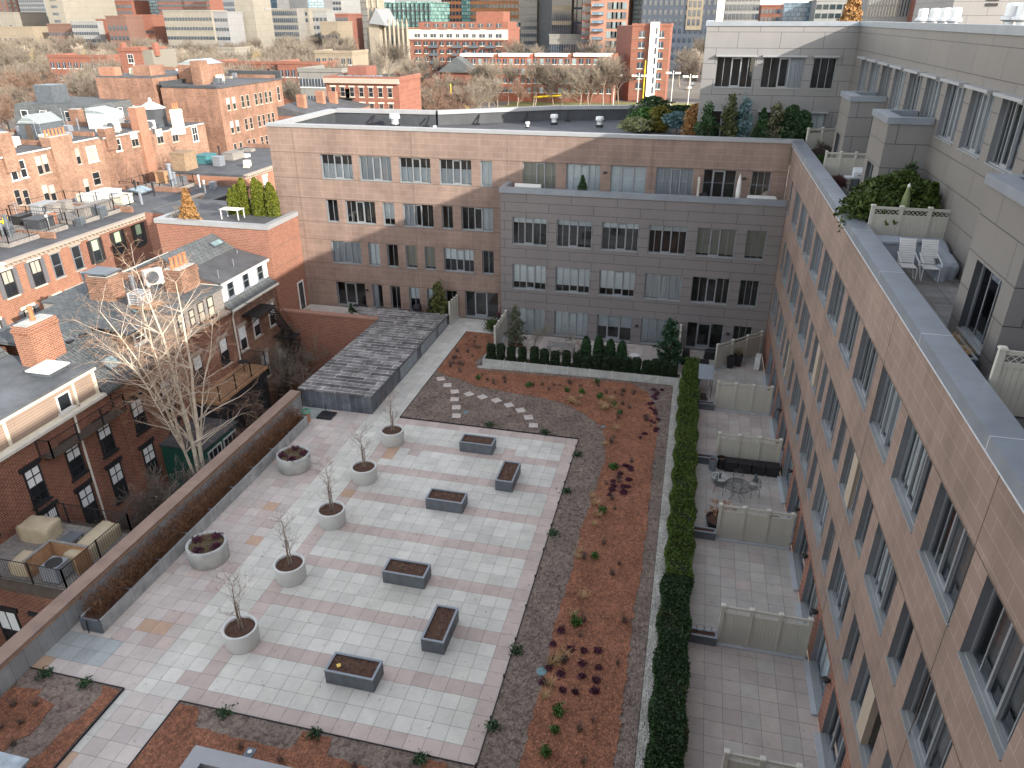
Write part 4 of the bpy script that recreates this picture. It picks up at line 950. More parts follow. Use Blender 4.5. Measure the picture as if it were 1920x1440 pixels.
for k in range(5):
    P = [(-15.35 + (.28 - .02 * k) * math.cos(a), 18.5 + (.28 - .02 * k) * math.sin(a), .62 + .035 * k) for a in np.linspace(0, 6.28, 22)]; hs.tube(P, .018, 5)
tag(hs.build('garden_hose', [plain('green_hose', (.12, .34, .24), .5, .1)], uv=False), 'coiled green garden hose at the far end of the long trough', 'hose')
hp = MB(); hp.lathe([(.2, 0), (.24, .58), (.2, .58), (.0, .5)], -15.35, 18.5, 16); tag(hp.build('hose_pot', [plain('terracotta', (.4, .2, .12), .8, .15)], uv=False), 'terracotta tub under the coiled green hose', 'pot')
us = empty('umbrella_base', (-14.55, 19.35, 0), 'black square umbrella base with a short upright tube in front of the slate shed', 'umbrella stand')
g = MB(); g.box(-.45, -.42, 0, .45, .42, .09); g.build('plate', [M_black], us, local=True, uv=False); g = MB(); g.lathe([(.1, .09), (.08, .14), (.03, .16)], n=14); g.tube([(0, 0, .12), (0, 0, .75)], .028, 8); g.build('tube', [M_black], us, local=True, uv=False)
# foreground curb (roof opening of the building the view is taken from) and metal box
fc = empty('roof_curb', (-6, -4, 0), 'pale metal coping corner of a raised roof opening at the bottom edge', 'roof curb')
g = MB(); zc = 1.0; a0, a1, b1 = -8.18, -2.0, -1.97
g.box(a0, -10, zc - .25, a0 + .5, b1, zc); g.box(a0 + .5, b1 - .5, zc - .25, a1, b1, zc); g.build('coping', [M_copingw], fc, uv=False)
g = MB(); g.box(a0 + .03, -10, 0, a0 + .47, b1 - .03, zc - .25); g.box(a0 + .47, b1 - .47, 0, a1, b1 - .03, zc - .25); g.build('wall', [M_lead], fc, uv=False)
g = MB(); g.box(a0 + .47, -10, .3, a1, b1 - .47, .34); g.build('sunken_roof', [M_black], fc, uv=False)
g = MB(); g.box(-6.75, -1.97, .72, -6.45, -1.5, .76); g.tube([(-6.6, -1.65, .76), (-6.6, -1.65, .79)], .07, 12, m=1); g.build('bracket', [M_lead, M_white], fc, uv=False)
mbx = empty('metal_vent_box', (-14.2, -4.3, 0), 'dull metal vent box with a scratched top in the lower left corner', 'vent box')
g = MB(); g.box(-15.6, -6.5, 0, -12.75, -3.65, .96); g.build('box', [M_lead], mbx, uv=False)
g = MB(); g.box(-15.7, -6.6, .96, -12.65, -3.55, 1.04); g.build('lid', [plain('zinc_lid', (.33, .37, .4), .4, .35, 3, .5)], mbx, uv=False)
g = MB(); sheet(g, [(-16.3, -8), (-12.6, -8), (-12.6, -4.0), (-12.4, -3.5), (-16.2, -3.3)], .05, 0, .03); structure(g.build('gravel_patch', [M_gravel], uv=False))
# round valve covers in the beds
for i, (px, py, s, lab) in enumerate(((1016, 1259, .19, 'round teal valve cover in the gray sedum near the purple plants'), (873.5, 773, .15, 'small teal valve cover beside the short branch of stepping stones'), (1131, 800, .12, 'small dark valve cover at the curve of the mulch bed'))):
    p = at(px, py, 2, .05); g = MB(); g.lathe([(s, 0), (s, .03), (s * .85, .045), (0, .045)], n=20); o = g.build('valve_cover', [plain('teal_plastic', (.12, .22, .24), .5, .2)], loc=(p[0], p[1], .03), local=True, uv=False); tag(o, lab, 'valve cover')
# perimeter small plants in the beds
rg = random.Random(21)
pc = {}
def bed_plant(kind, x, y, lab, s=1.0):
    if kind not in pc:
        g = MB(); nr = np.random.default_rng(len(pc) + 5); r2 = random.Random(len(pc))
        if kind == 'green': P = nr.normal(size=(260, 3)) * (.11, .11, .10) + (0, 0, .20); g.quads(leaves(P, .055, rg=nr)); m = M_shrubg; nm = 'green_shrub'
        elif kind == 'purple': P = nr.normal(size=(150, 3)) * (.10, .10, .035) + (0, 0, .07); g.quads(leaves(P, .05, rg=nr)); m = M_purple; nm = 'purple_heuchera'
        elif kind == 'twig': tuft(g, 0, 0, 0, .32, .26, 60, r2, 0, .005); m = M_twigd; nm = 'dormant_shrub'
        elif kind == 'grass': tuft(g, 0, 0, 0, .30, .42, 70, r2, 0, .007); m = M_grass; nm = 'dry_grass_clump'
        else: P = nr.normal(size=(110, 3)) * (.10, .10, .04) + (0, 0, .06); g.quads(leaves(P, .045, rg=nr)); m = M_pine; nm = 'low_green_plant'
        o = g.build(nm, [m], loc=(0, 0, 0), local=True, uv=False); pc[kind] = o
    else: o = copy_tree(pc[kind])
    o.location = (x, y, .04); o.rotation_euler = (0, 0, rg.uniform(0, 6)); o.scale = (s, s, s)
    grp = {'green': 'bright green shrubs in the mulch bed', 'purple': 'purple leaved plants in the mulch', 'twig': 'small leafless shrubs in the beds', 'grass': 'dry tan grass clumps', 'low': 'low dark green plants along the bed edge'}[kind]
    tag(o, lab, 'plant', grp)
GP = [(897, 707), (991, 721), (1120, 714), (1125, 742), (1152, 757), (1162, 771), (1091, 733), (1130, 955), (1115, 1040), (1080, 1165), (1047, 1332), (1040, 1365), (1023, 1408), (1150, 874), (1063, 730)]
for i, (px, py) in enumerate(GP):
    p = at(px, py, 2, .2); bed_plant('green', p[0], p[1], 'green shrub in the mulch, %s' % (['leftmost, above the stepping stones', 'above the long stone path, second from the left', 'upper right, near the gray block terrace', 'just before the mulch curves down', 'upper one of a close pair at the curve', 'lower one of a close pair at the curve', 'left of the curve of the mulch', 'halfway down the long mulch strip', 'beside a dry grass clump in the long strip', 'just above the purple plants by the round cover', 'upper one of the near pair', 'lower one of the near pair', 'nearest the viewer', 'just below the upper purple plants', 'small one near the top of the curve'][i]), rg.uniform(.6, .85))
for i in range(34):
    if i < 17: x = rg.uniform(1.9, 3.1); y = rg.uniform(14.9, 18.0) ; lab = 'purple leaved plant in the upper patch on the mulch strip'
    else: x = 1.5 + ((i - 17) % 4) * .52 + rg.uniform(-.12, .12); y = 3.5 + ((i - 17) // 4) * .62 + rg.uniform(-.12, .12); lab = 'purple leaved plant in the lower patch beside the round valve cover'
    bed_plant('purple', x, y, lab, rg.uniform(.6, .85))
for i in range(20):
    bed_plant('purple', 3.75 + rg.uniform(-.5, .35), 21 + i * .33 + rg.uniform(-.2, .2), 'purple leaved plant along the right edge of the mulch near the hedge top', rg.uniform(.5, .75))
for i in range(34): bed_plant('twig', rg.uniform(1.7, 3.9), rg.uniform(-5, 26), 'small leafless shrub in the long mulch strip', rg.uniform(.6, 1.2))
for i in range(38): bed_plant('twig', rg.uniform(-10, 2.5), rg.uniform(24.9, 27.2) if rg.random() < .6 else 0, 'small leafless shrub in the mulch below the gray block terrace', rg.uniform(.6, 1.2)) if False else None
for i in range(22): bed_plant('twig', rg.uniform(-7.5, 2.5), rg.uniform(25.4, 27.1), 'small leafless shrub in the mulch below the gray block terrace', rg.uniform(.6, 1.1))
for i in range(26): x = rg.uniform(-10, -8.1); bed_plant('twig', x, rg.uniform(26.5, 33), 'small leafless shrub in the mulch beside the pale walk', rg.uniform(.6, 1.2))
for i in range(16): bed_plant('twig', rg.uniform(-9.8, -.6), rg.uniform(-2.1, -.9), 'small leafless shrub in the mulch along the bottom edge', rg.uniform(.7, 1.1))
for i, (x, y) in enumerate(((-15.6, -1.5), (-14.9, -1.3), (-15.3, -2.3), (-14.8, -2.0), (-15.8, -2.8), (-14.4, -2.7), (-15.1, -3.0))): bed_plant('twig', x, y, 'small leafless shrub in the lower left bed', rg.uniform(.8, 1.2))
for i in range(30): bed_plant('grass', rg.uniform(1.4, 2.1) if i > 12 else rg.uniform(-1.5, 1.6), rg.uniform(-3, 22) if i > 12 else rg.uniform(23.6, 25.3), 'clump of dry tan grass along the inner edge of the mulch', rg.uniform(.7, 1.1))
for i, (px, py) in enumerate(((917, 797), (1022, 811), (1082, 853), (1062, 922), (1037, 1000), (967, 1221), (925, 1363), (420, 1337), (590, 1378), (790, 1424), (83, 1265), (161, 1281), (1100, 640), (855, 575))):
    if py < 700: continue
    p = at(px, py, 2, .06); bed_plant('low', p[0], p[1], 'low dark green plant by the pavers, %s' % ['left of centre above the plaza', 'near the upper right corner of the plaza', 'just right of the upper plaza corner', 'down the right edge, second', 'down the right edge, third', 'down the right edge, fifth', 'by the lower right corner of the plaza', 'left one along the bottom bed', 'middle one along the bottom bed', 'right one along the bottom bed', 'left one in the lower left bed', 'right one in the lower left bed'][i], 1.2)
# sedum ground cover clumps (nobody could count them)
sd = MB(); nr = np.random.default_rng(8)
def inpoly(x, y, poly):
    c = False; j = len(poly) - 1
    for i in range(len(poly)):
        if (poly[i][1] > y) != (poly[j][1] > y) and x < (poly[j][0] - poly[i][0]) * (y - poly[i][1]) / (poly[j][1] - poly[i][1]) + poly[i][0]: c = not c
        j = i
    return c
pts = []
for k in range(26000):
    x = random.uniform(-10.2, 4.6); y = random.uniform(-3.5, 28)
    if y < 20.3 and x < .1 and not (y < -.2): continue
    if inpoly(x, y, MUL): continue
    if x < -10.2 + 0 or (x < -7 and y > 27): continue
    if y < -.1 and x < 0: continue
    pts.append((x, y, .05 + random.uniform(0, .03)))
sd.quads(leaves(np.array(pts), .035, .3, rg=nr)); tag(sd.build('sedum_cover', [leafm('sedum_clump', (.13, .10, .085), (.27, .22, .185))], uv=False), 'gray brown dormant sedum covering the bed around the plaza', 'ground cover', kind='stuff')
mc = MB(); pts = []
for k in range(30000):
    x = random.uniform(-10.2, 4.3); y = random.uniform(-4, 33.2)
    if inpoly(x, y, MUL): pts.append((x, y, .062 + random.uniform(0, .02)))
mc.quads(leaves(np.array(pts), .028, .75, .45, rg=nr)); tag(mc.build('mulch_chips', [leafm('mulch_chip', (.16, .07, .04), (.54, .27, .16))], uv=False), 'loose reddish bark chips strewn over the curving mulch bed', 'mulch', kind='stuff')

lt = MB(); nr = np.random.default_rng(31); n_ = 420; P = np.stack([nr.uniform(-16, 10.2, n_), nr.uniform(-3, 33, n_), np.full(n_, .012)], 1); P = np.array([p for p in P if not (p[0] > 0.1 and p[0] < 6.3) and not (p[1] > 20 and p[0] > -10.3 and p[0] < 6)])
lt.quads(leaves(P, .028, .9, rg=nr)); tag(lt.build('leaf_litter', [leafm('litter', (.10, .06, .03), (.30, .2, .1))], uv=False), 'tiny dry leaves and bits scattered over the pavers', 'leaf litter', kind='stuff')
# ============================================================ HEDGES AND YEWS
hedge_box('hedge', 5.2, 9.2, 6.16, 27.4, 1.02, M_hedge, 'clipped bright green hedge between the gravel strip and the patios, its long far stretch', 46000, .042, 3, group='clipped hedges beside the patios')
hedge_box('hedge', 5.12, 1.0, 6.10, 9.05, 1.04, M_hedged, 'clipped dark green hedge, the middle stretch by the second patio', 26000, .042, 4, group='clipped hedges beside the patios')
hedge_box('hedge', 5.22, -6, 6.12, .9, 1.0, M_hedged, 'clipped dark green hedge, the stretch nearest the viewer', 22000, .042, 5, group='clipped hedges beside the patios')
hedge_box('hedge', 5.35, 27.45, 6.12, 30.1, 1.12, M_hedge, 'clipped green hedge end next to the last dark yew', 8000, .042, 6, group='clipped hedges beside the patios')
tp = empty('terrace_trough_planter', (-1.2, 28.3, 0), 'pale concrete trough of five sections holding a row of dark yews below the gray block', 'planter')
g = MB(); yf = 27.92; g.box(-7.6, yf, 0, 5.15, yf + .07, .56); g.box(-7.6, yf + .75, 0, 5.15, yf + .82, .56); g.box(-7.6, yf + .07, 0, -7.53, yf + .75, .56); g.box(5.08, yf + .07, 0, 5.15, yf + .75, .56); g.build('wall', [M_concrete], tp)
g = MB()
for k in range(1, 9): g.box(-7.6 + 12.75 * k / 9 - .012, yf - .004, .0, -7.6 + 12.75 * k / 9 + .012, yf + .84, .566)
g.build('joint', [M_white], tp, uv=False)
g = MB(); g.box(-7.53, yf + .07, .3, 5.08, yf + .75, .47); g.build('soil', [M_soil], tp, uv=False)
YW = [-7.1, -6.45, -5.75, -5.0, -4.2, -3.55, -2.85, -2.1, -1.4, -.75, -.15, .5, 1.1, 1.75, 2.35, 3.0, 3.55, 4.05, 4.6]
yw0 = None
for i, x in enumerate(YW):
    lab = 'dark clipped yew in the concrete trough, ' + ('leftmost of the row' if i == 0 else 'rightmost of the row' if i == len(YW) - 1 else '%s from the left end' % ['', 'second', 'third', 'fourth', 'fifth', 'sixth', 'seventh', 'eighth', 'ninth', 'tenth'][i] if i < 10 else '%s from the right end' % ['', 'second', 'third', 'fourth', 'fifth', 'sixth', 'seventh', 'eighth', 'ninth', 'tenth'][len(YW) - 1 - i])
    if yw0 is None or i == 5 or i == 12:
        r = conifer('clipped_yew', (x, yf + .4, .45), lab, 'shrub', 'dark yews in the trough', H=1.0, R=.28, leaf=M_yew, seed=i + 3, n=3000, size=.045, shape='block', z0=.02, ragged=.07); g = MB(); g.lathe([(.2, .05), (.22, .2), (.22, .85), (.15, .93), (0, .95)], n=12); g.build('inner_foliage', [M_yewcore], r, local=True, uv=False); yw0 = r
    else: r = copy_tree(yw0, None, (x, yf + .4, .45), R5.uniform(0, 6), lab, scale=(R5.uniform(.9, 1.05), R5.uniform(.9, 1.05), R5.uniform(.88, 1.1)))
for i, (px, h) in enumerate(((1098, 1.75), (1122, 1.9), (1144, 1.7), (1166, 1.65))):
    p = at(px, 672, 2, .2)
    r = conifer('arborvitae', (at(px, 660, 1, 29.2)[0], 29.25, 0), 'slender dark green cone shaped evergreen behind the yew row, %s of four' % ['leftmost', 'second', 'third', 'rightmost'][i], 'evergreen', 'slender evergreens behind the yews', H=h + .5, R=.36, leaf=leafm('slender_leaf', (.012, .035, .015), (.035, .085, .03)), seed=70 + i, n=4200, size=.05, shape='column', z0=.2, ragged=.08, pot=(.2, .2, M_black))
# ============================================================ PRIVACY FENCES (local: along +x from 0, thickness in y)
def make_fence(nb, bay, H=1.78, base=True, slope=0):
    r = empty('privacy_fence', (0, 0, 0))
    for k in range(nb + 1):
        g = MB(); x = k * bay; g.box(x - .065, -.065, .04, x + .065, .065, H + .02); po = g.build('post', [M_vinyl], r, local=True, uv=False)
        g = MB(); g.box(x - .085, -.085, H + .02, x + .085, .085, H + .05); g.extrude([(x - .07, -.07, H + .05), (x + .07, -.07, H + .05), (x + .07, .07, H + .05), (x - .07, .07, H + .05)], (0, 0, .02)); c = g.build('post_cap', [M_vinylcap], None, loc=(0, 0, 0), local=True, uv=False); c.parent = po
    for k in range(nb):
        a = k * bay + .065; b = (k + 1) * bay - .065; zt = H - .36
        g = MB(); nbd = 7; wv = (b - a) / nbd
        for j in range(nbd): g.box(a + j * wv + .006, -.022, .18, a + (j + 1) * wv - .006, .022, zt)
        g.box(a, -.012, .17, b, .012, zt); g.build('panel', [M_vinyl], r, local=True, uv=False)
        for (z0, z1) in ((.08, .18), (zt, zt + .09), (H - .09, H)): g = MB(); g.box(a, -.035, z0, b, .035, z1); g.build('rail', [M_vinyl], r, local=True, uv=False)
        g = MB(); z0, z1 = zt + .09, H - .09; st = .15; t = .010; Hh = z1 - z0
        x = a - Hh
        while x < b:
            for sgn in (1, -1):
                p0, p1 = (x, z0), (x + Hh, z1)
                if sgn < 0: p0, p1 = (x, z1), (x + Hh, z0)
                xa, xb = max(a, p0[0]), min(b, p1[0])
                if xb > xa:
                    za = p0[1] + (xa - p0[0]) * (p1[1] - p0[1]) / Hh; zb_ = p0[1] + (xb - p0[0]) * (p1[1] - p0[1]) / Hh
                    yy = .004 * sgn; g.extrude([(xa, yy, za - t), (xb, yy, zb_ - t), (xb, yy, zb_ + t), (xa, yy, za + t)], (0, .006 * sgn, 0))
            x += st
        g.build('lattice', [M_vinylcap], r, local=True, uv=False)
    if base:
        g = MB(); g.box(-.1, -.17, 0, nb * bay + .1, .17, .07); g.build('curb', [M_curb], r, local=True, uv=False)
    return r
F3 = make_fence(3, .985)
PF = [((7.25, .89), 'nearest the viewer, its lattice just entering the bottom edge'), ((7.25, 6.9), 'second from the viewer'), ((7.25, 13.15), 'third from the viewer, just below the mesh table patio'), ((7.25, 19.42), 'just above the black storage boxes'), ((7.25, 25.42), 'below the patio with two tall black pots')]
for i, ((x, y), lab) in enumerate(PF):
    r = F3 if i == 0 else copy_tree(F3); r.location = (x, y, 0); tag(r, 'beige lattice topped patio fence, ' + lab, 'fence', 'lattice topped privacy fences')
r = copy_tree(F3, None, (7.28, 30.95, 0), rad(46), 'beige lattice topped fence standing diagonally behind two tall black pots', (1.42, 1, 1), 'lattice topped privacy fences')
r = copy_tree(F3, None, (-7.45, 30.6, 0), rad(90), 'beige lattice topped fence seen end on at the left of the gray block terrace', (1.05, 1, 1), 'lattice topped privacy fences')
F2 = copy_tree(F3, None, (4.85, 30.7, 0), rad(90), 'beige lattice topped fence seen end on beside the dark pine of the gray block terrace', (1.05, 1, 1), 'lattice topped privacy fences')
r = copy_tree(F3, None, (-11.95, 34.45, 0), rad(86), 'beige lattice topped fence at the left of the glass entrance door', (.52, 1, 1), 'lattice topped privacy fences')
# roof terrace fences
r = copy_tree(F3, None, (11.12, 15.0, 12.62), rad(0), 'pale lattice topped fence on the roof terrace in front of the big juniper bushes', (.97, 1, 1), 'lattice topped privacy fences')
r = copy_tree(F3, None, (11.12, 27.4, 12.62), rad(0), 'pale lattice topped fence on the roof terrace behind the steel grill', (.72, 1, 1), 'lattice topped privacy fences')
r = copy_tree(F3, None, (11.25, 36.4, 12.62), rad(30), 'pale lattice topped fence running diagonally at the far end of the roof terrace', (1.05, 1, 1), 'lattice topped privacy fences')
r = copy_tree(F3, None, (11.22, 1.7, 12.62), rad(-4), 'white lattice topped fence at the right picture edge on the roof terrace', (1, 1, 1.0), 'lattice topped privacy fences')
r = copy_tree(F3, None, (4.98, 34.25, 9.55), rad(90), 'short pale lattice fence end on the roof terrace of the gray block', (.55, 1, .95), 'lattice topped privacy fences')
# patio divider planters
PB0 = None
for i, (y, lab) in enumerate(((6.86, 'second patio, with a wire frame standing in it'), (13.1, 'third patio before the dry hydrangea tub'), (19.36, 'patio of the black storage boxes'), (25.38, 'patio of the small gray canopy'))):
    lab = 'low slate planter box at the ' + lab
    if PB0 is None:
        r = rect_planter(1.02, .36, .40, M_planter, M_planterrim, 'divider_planter'); s_ = soil_sheet(r, .9, .24, .36, 5); PB0 = r
    else: r = copy_tree(PB0)
    r.location = (6.68, y, 0); tag(r, lab, 'planter', 'low planter boxes at the patio dividers')
g = MB(); r = empty('wire_trellis', (6.7, 6.9, .36), 'small wire plant frame standing in the planter box of the second patio', 'plant support')
for k in range(4):
    for j in range(2): P = [(-.4 + .27 * k + .14 * math.cos(a), .05 - .1 * j, .18 + .14 * math.sin(a) + .1 * j) for a in np.linspace(0, 6.28, 13)]; g.tube(P, .006, 4)
g.build('wire', [M_coping], r, local=True, uv=False)
# tall black pots, air conditioner, gray canopy
for i, (x, y, lab) in enumerate(((8.22, 31.55, 'front tall tapered black pot before the diagonal fence'), (8.72, 31.95, 'rear tall tapered black pot with a dry grassy plant before the diagonal fence'))):
    r = empty('tall_pot', (x, y, 0), lab, 'pot', 'tall black pots'); g = MB(); g.extrude([(-.17, -.17, 0), (.17, -.17, 0), (.17, .17, 0), (-.17, .17, 0)], (0, 0, .001))
    g.v += [(-.17, -.17, 0), (.17, -.17, 0), (.17, .17, 0), (-.17, .17, 0), (-.26, -.26, .8), (.26, -.26, .8), (.26, .26, .8), (-.26, .26, .8), (-.22, -.22, .8), (.22, -.22, .8), (.22, .22, .8), (-.22, .22, .8), (-.22, -.22, .72), (.22, -.22, .72), (.22, .22, .72), (-.22, .22, .72)]; b_ = len(g.v) - 16
    for k in range(3):
        for a in range(4): g.f.append((b_ + 4 * k + a, b_ + 4 * k + (a + 1) % 4, b_ + 4 * k + 4 + (a + 1) % 4, b_ + 4 * k + 4 + a)); g.m.append(0)
    g.f.append((b_ + 12, b_ + 13, b_ + 14, b_ + 15)); g.m.append(0); g.build('pot', [M_black], r, local=True, uv=False)
    if i: g = MB(); tuft(g, 0, 0, .75, .45, .5, 160, rg, 0, .006); g.build('grass', [leafm('olive_grass', (.12, .12, .06), (.24, .22, .12))], r, local=True, uv=False)
def ac_unit(loc, rz, label, group=None, s=1.0):
    r = empty('air_conditioner', loc, label, 'air conditioner', group, rz); r.scale = (s, s, s)
    g = MB(); g.box(-.45, -.17, .08, .45, .17, .85); g.box(-.38, -.17, 0, -.3, .17, .08); g.box(.3, -.17, 0, .38, .17, .08); g.build('housing', [plain('ac_paint', (.55, .56, .54), .5, .05)], r, local=True, uv=False)
    g = MB(); g.tube([(-.1, -.175, .47), (-.1, -.195, .47)], [.33, .33], 24)
    for k in range(5): P = [(-.1 + (.06 + .06 * k) * math.cos(a), -.2, .47 + (.06 + .06 * k) * math.sin(a)) for a in np.linspace(0, 6.28, 20)]; g.tube(P, .006, 4, 1)
    g.build('fan_grille', [M_membrane, M_coping], r, local=True, uv=False)
    return r
ac_unit((9.95, 31.9, 0), rad(-100), 'pale outdoor air conditioner box at the end of the diagonal fence', 'outdoor air conditioners')
r = empty('shade_canopy', (6.6, 27.6, 0), 'small gray flat canopy on four thin legs between the hedge and the fence', 'canopy')
g = MB(); g.extrude([(-.45, -.9, 1.25), (.42, -.9, 1.25), (.42, .85, 1.42), (-.45, .85, 1.42)], (0, 0, .04)); g.build('roof', [plain('gray_canopy', (.22, .25, .28), .6, .1)], r, local=True, uv=False)
for (x, y, z) in ((-.4, -.85, 1.25), (.38, -.85, 1.25), (-.4, .8, 1.4), (.38, .8, 1.4)): g = MB(); g.tube([(x, y, 0), (x, y, z)], .02, 6); g.build('leg', [M_black], r, local=True, uv=False)
for i, (x, y, rr, h, lab, m) in enumerate(((6.55, 26.7, .2, .25, 'small dark bowl below the gray canopy', M_planter), (6.6, 26.2, .22, .22, 'shallow dark dish in front of the gray canopy', M_black), (7.08, 18.75, .22, .65, 'tall gray round pot beside the black storage boxes', M_planterrim), (7.5, 19.0, .24, .62, 'dark round pot right of the tall gray one', M_black), (7.35, 13.95, .62, .5, 'wide dark tub of soil with dry hydrangea heads by the fence', M_black), (-6.1, 31.0, .62, .42, 'low stone round pot under the leafless evergreen left on the gray block terrace', M_concrete), (-8.2, 34.4, .42, .62, 'gray round pot with a trailing green shrub beside the entrance door', M_planterrim), (-.2, 31.8, .33, .5, 'dark round tub by the white shaded windows', M_black))):
    r = empty('plant_pot', (x, y, 0), lab, 'pot'); g = MB(); g.lathe([(rr * .78, 0), (rr, h), (rr * .9, h), (rr * .88, h * .8), (0, h * .82)], n=28, mats=[0, 0, 0, 1]); g.build('pot', [m, M_soil], r, local=True, uv=False)
g = MB(); r = empty('dry_hydrangea', (7.35, 13.95, .4), 'dry hydrangea stems with brown flower heads in the wide dark tub', 'plant'); rg = random.Random(4); A = []
for k in range(26):
    a = rg.uniform(0, 6.28); l = rg.uniform(.2, .75); e = Vector((math.cos(a) * l, math.sin(a) * l, rg.uniform(.5, 1.0))); g.tube([(math.cos(a) * .15, math.sin(a) * .15, 0), tuple(e)], .006, 4); A.append(np.random.default_rng(k).normal(size=(24, 3)) * .045 + np.array(e))
g.build('stems', [M_twigg], r, local=True, uv=False); g = MB(); g.quads(leaves(np.concatenate(A), .035)); g.build('flower_heads', [leafm('dry_flower', (.25, .14, .08), (.42, .26, .16))], r, local=True, uv=False)
g = MB(); nr = np.random.default_rng(3); P = nr.normal(size=(1500, 3)) * (.26, .26, .2) + (-8.55, 34.1, .45); g.quads(leaves(P, .05)); tag(g.build('trailing_shrub', [M_juniper], uv=False), 'round green trailing shrub spilling over the gray pot by the entrance door', 'shrub')
r = bare_tree('japanese_maple', (-7.95, 34.9, 0), 'purplish leafless maple beside the entrance door', 'tree', None, 2.0, .05, 31, 5, M_bark, plain('maple_twig', (.12, .045, .06), .9, .3), .7, .02, 1, 4, .3, .006)
# water bowl, storage boxes, small statue
r = empty('water_bowl', (7.42, 17.75, 0), 'round stone bowl fountain in front of the tall gray pot', 'fountain'); g = MB(); g.lathe([(.25, 0), (.22, .1), (.40, .2), (.42, .27), (.36, .27), (.34, .2), (0, .2)], n=28); g.build('bowl', [M_concrete], r, local=True, uv=False); g = MB(); g.lathe([(.06, .2), (.05, .42), (.1, .45), (0, .5)], n=12); g.build('spout', [M_lead], r, local=True, uv=False)
b0 = None
for i in range(4):
    x = 7.95 + i * .68; lab = 'black woven storage box against the lattice fence, %s of four' % ['leftmost', 'second', 'third', 'rightmost'][i]
    if b0 is None:
        r = empty('storage_box', (x, 18.98, 0), lab, 'storage box', 'black storage boxes'); g = MB(); g.box(-.31, -.25, 0, .31, .25, .52); g.build('body', [M_black], r, local=True, uv=False); g = MB(); g.box(-.33, -.27, .52, .33, .27, .56); g.build('lid', [M_black], r, local=True, uv=False); b0 = r
    else: copy_tree(b0, None, (x, 18.98, 0), label=lab)
r = empty('garden_statue', (9.15, 18.15, 0), 'small dark seated garden figure before the storage boxes', 'statue'); g = MB(); g.lathe([(.13, 0), (.14, .05), (.10, .1), (.09, .22), (.05, .27), (.06, .33), (.05, .4), (0, .43)], n=14); g.build('figure', [M_lead], r, local=True, uv=False)
# mesh table and chairs
mt_ = plain('gray_wrought_iron', (.07, .08, .085), .5, .2)
r = empty('mesh_table', (8.18, 16.45, 0), 'round gray mesh patio table with curved legs', 'table'); g = MB()
P = [(.62 * math.cos(a), .62 * math.sin(a), .72) for a in np.linspace(0, 6.283, 33)]; g.tube(P, .018, 6)
for k in range(6):
    a = k * math.pi / 3; P = [(.42 * math.cos(a) + .18 * math.cos(b), .42 * math.sin(a) + .18 * math.sin(b), .72) for b in np.linspace(0, 6.283, 16)]; g.tube(P, .009, 4)
for k in range(-15, 16):
    v_ = k * .04; w_ = math.sqrt(max(0, .62 ** 2 - v_ ** 2)); g.tube([(-w_, v_, .715), (w_, v_, .715)], .004, 3); g.tube([(v_, -w_, .713), (v_, w_, .713)], .004, 3)
g.build('mesh_top', [mt_], r, local=True, uv=False)
for k in range(4):
    a = k * math.pi / 2 + .6; g = MB(); g.tube([(.18 * math.cos(a), .18 * math.sin(a), .7), (.30 * math.cos(a), .30 * math.sin(a), .5), (.12 * math.cos(a), .12 * math.sin(a), .28), (.42 * math.cos(a), .42 * math.sin(a), .02)], .014, 6); g.build('leg', [mt_], r, local=True, uv=False)
def iron_chair(loc, rz, label, grp, mat, solid=False):
    r = empty('patio_chair', loc, label, 'chair', grp, rz); g = MB()
    for k in range(-5, 6): g.tube([(k * .04, -.2, .44), (k * .04, .2, .44)], .007, 3)
    for k in range(-5, 6): g.tube([(-.2, k * .04, .442), (.2, k * .04, .442)], .007, 3)
    g.build('seat', [mat], r, local=True, uv=False); g = MB()
    P = [(.22 * math.cos(a), .22 + .02, .62 + .3 * math.sin(a)) for a in np.linspace(-.3, 3.45, 15)]; g.tube(P, .012, 5)
    for k in range(-4, 5): h_ = .3 * math.sqrt(max(0, 1 - (k * .05 / .22) ** 2)); g.tube([(k * .05, .225, .46), (k * .05, .235, .62 + h_)], .006, 3)
    g.build('backrest', [mat], r, local=True, uv=False)
    for (x, y, e) in ((-.2, -.2, -.03), (.2, -.2, -.03), (-.2, .2, .06), (.2, .2, .06)): g = MB(); g.tube([(x, y, .44), (x * 1.1, y + e, 0)], .011, 5); g.build('leg', [mat], r, local=True, uv=False)
    for x in (-.24, .24): g = MB(); g.tube([(x, .22, .66), (x * 1.1, -.1, .66), (x, -.2, .6), (x * .9, -.2, .44)], .011, 5); g.build('armrest', [mat], r, local=True, uv=False)
    return r
iron_chair((7.42, 16.75, 0), rad(70), 'mesh chair left of the round mesh table', 'mesh chairs around the round table', mt_); iron_chair((8.25, 17.35, 0), 0, 'mesh chair behind the round mesh table', 'mesh chairs around the round table', mt_); iron_chair((8.95, 16.85, 0), rad(-65), 'mesh chair right of the round mesh table', 'mesh chairs around the round table', mt_)
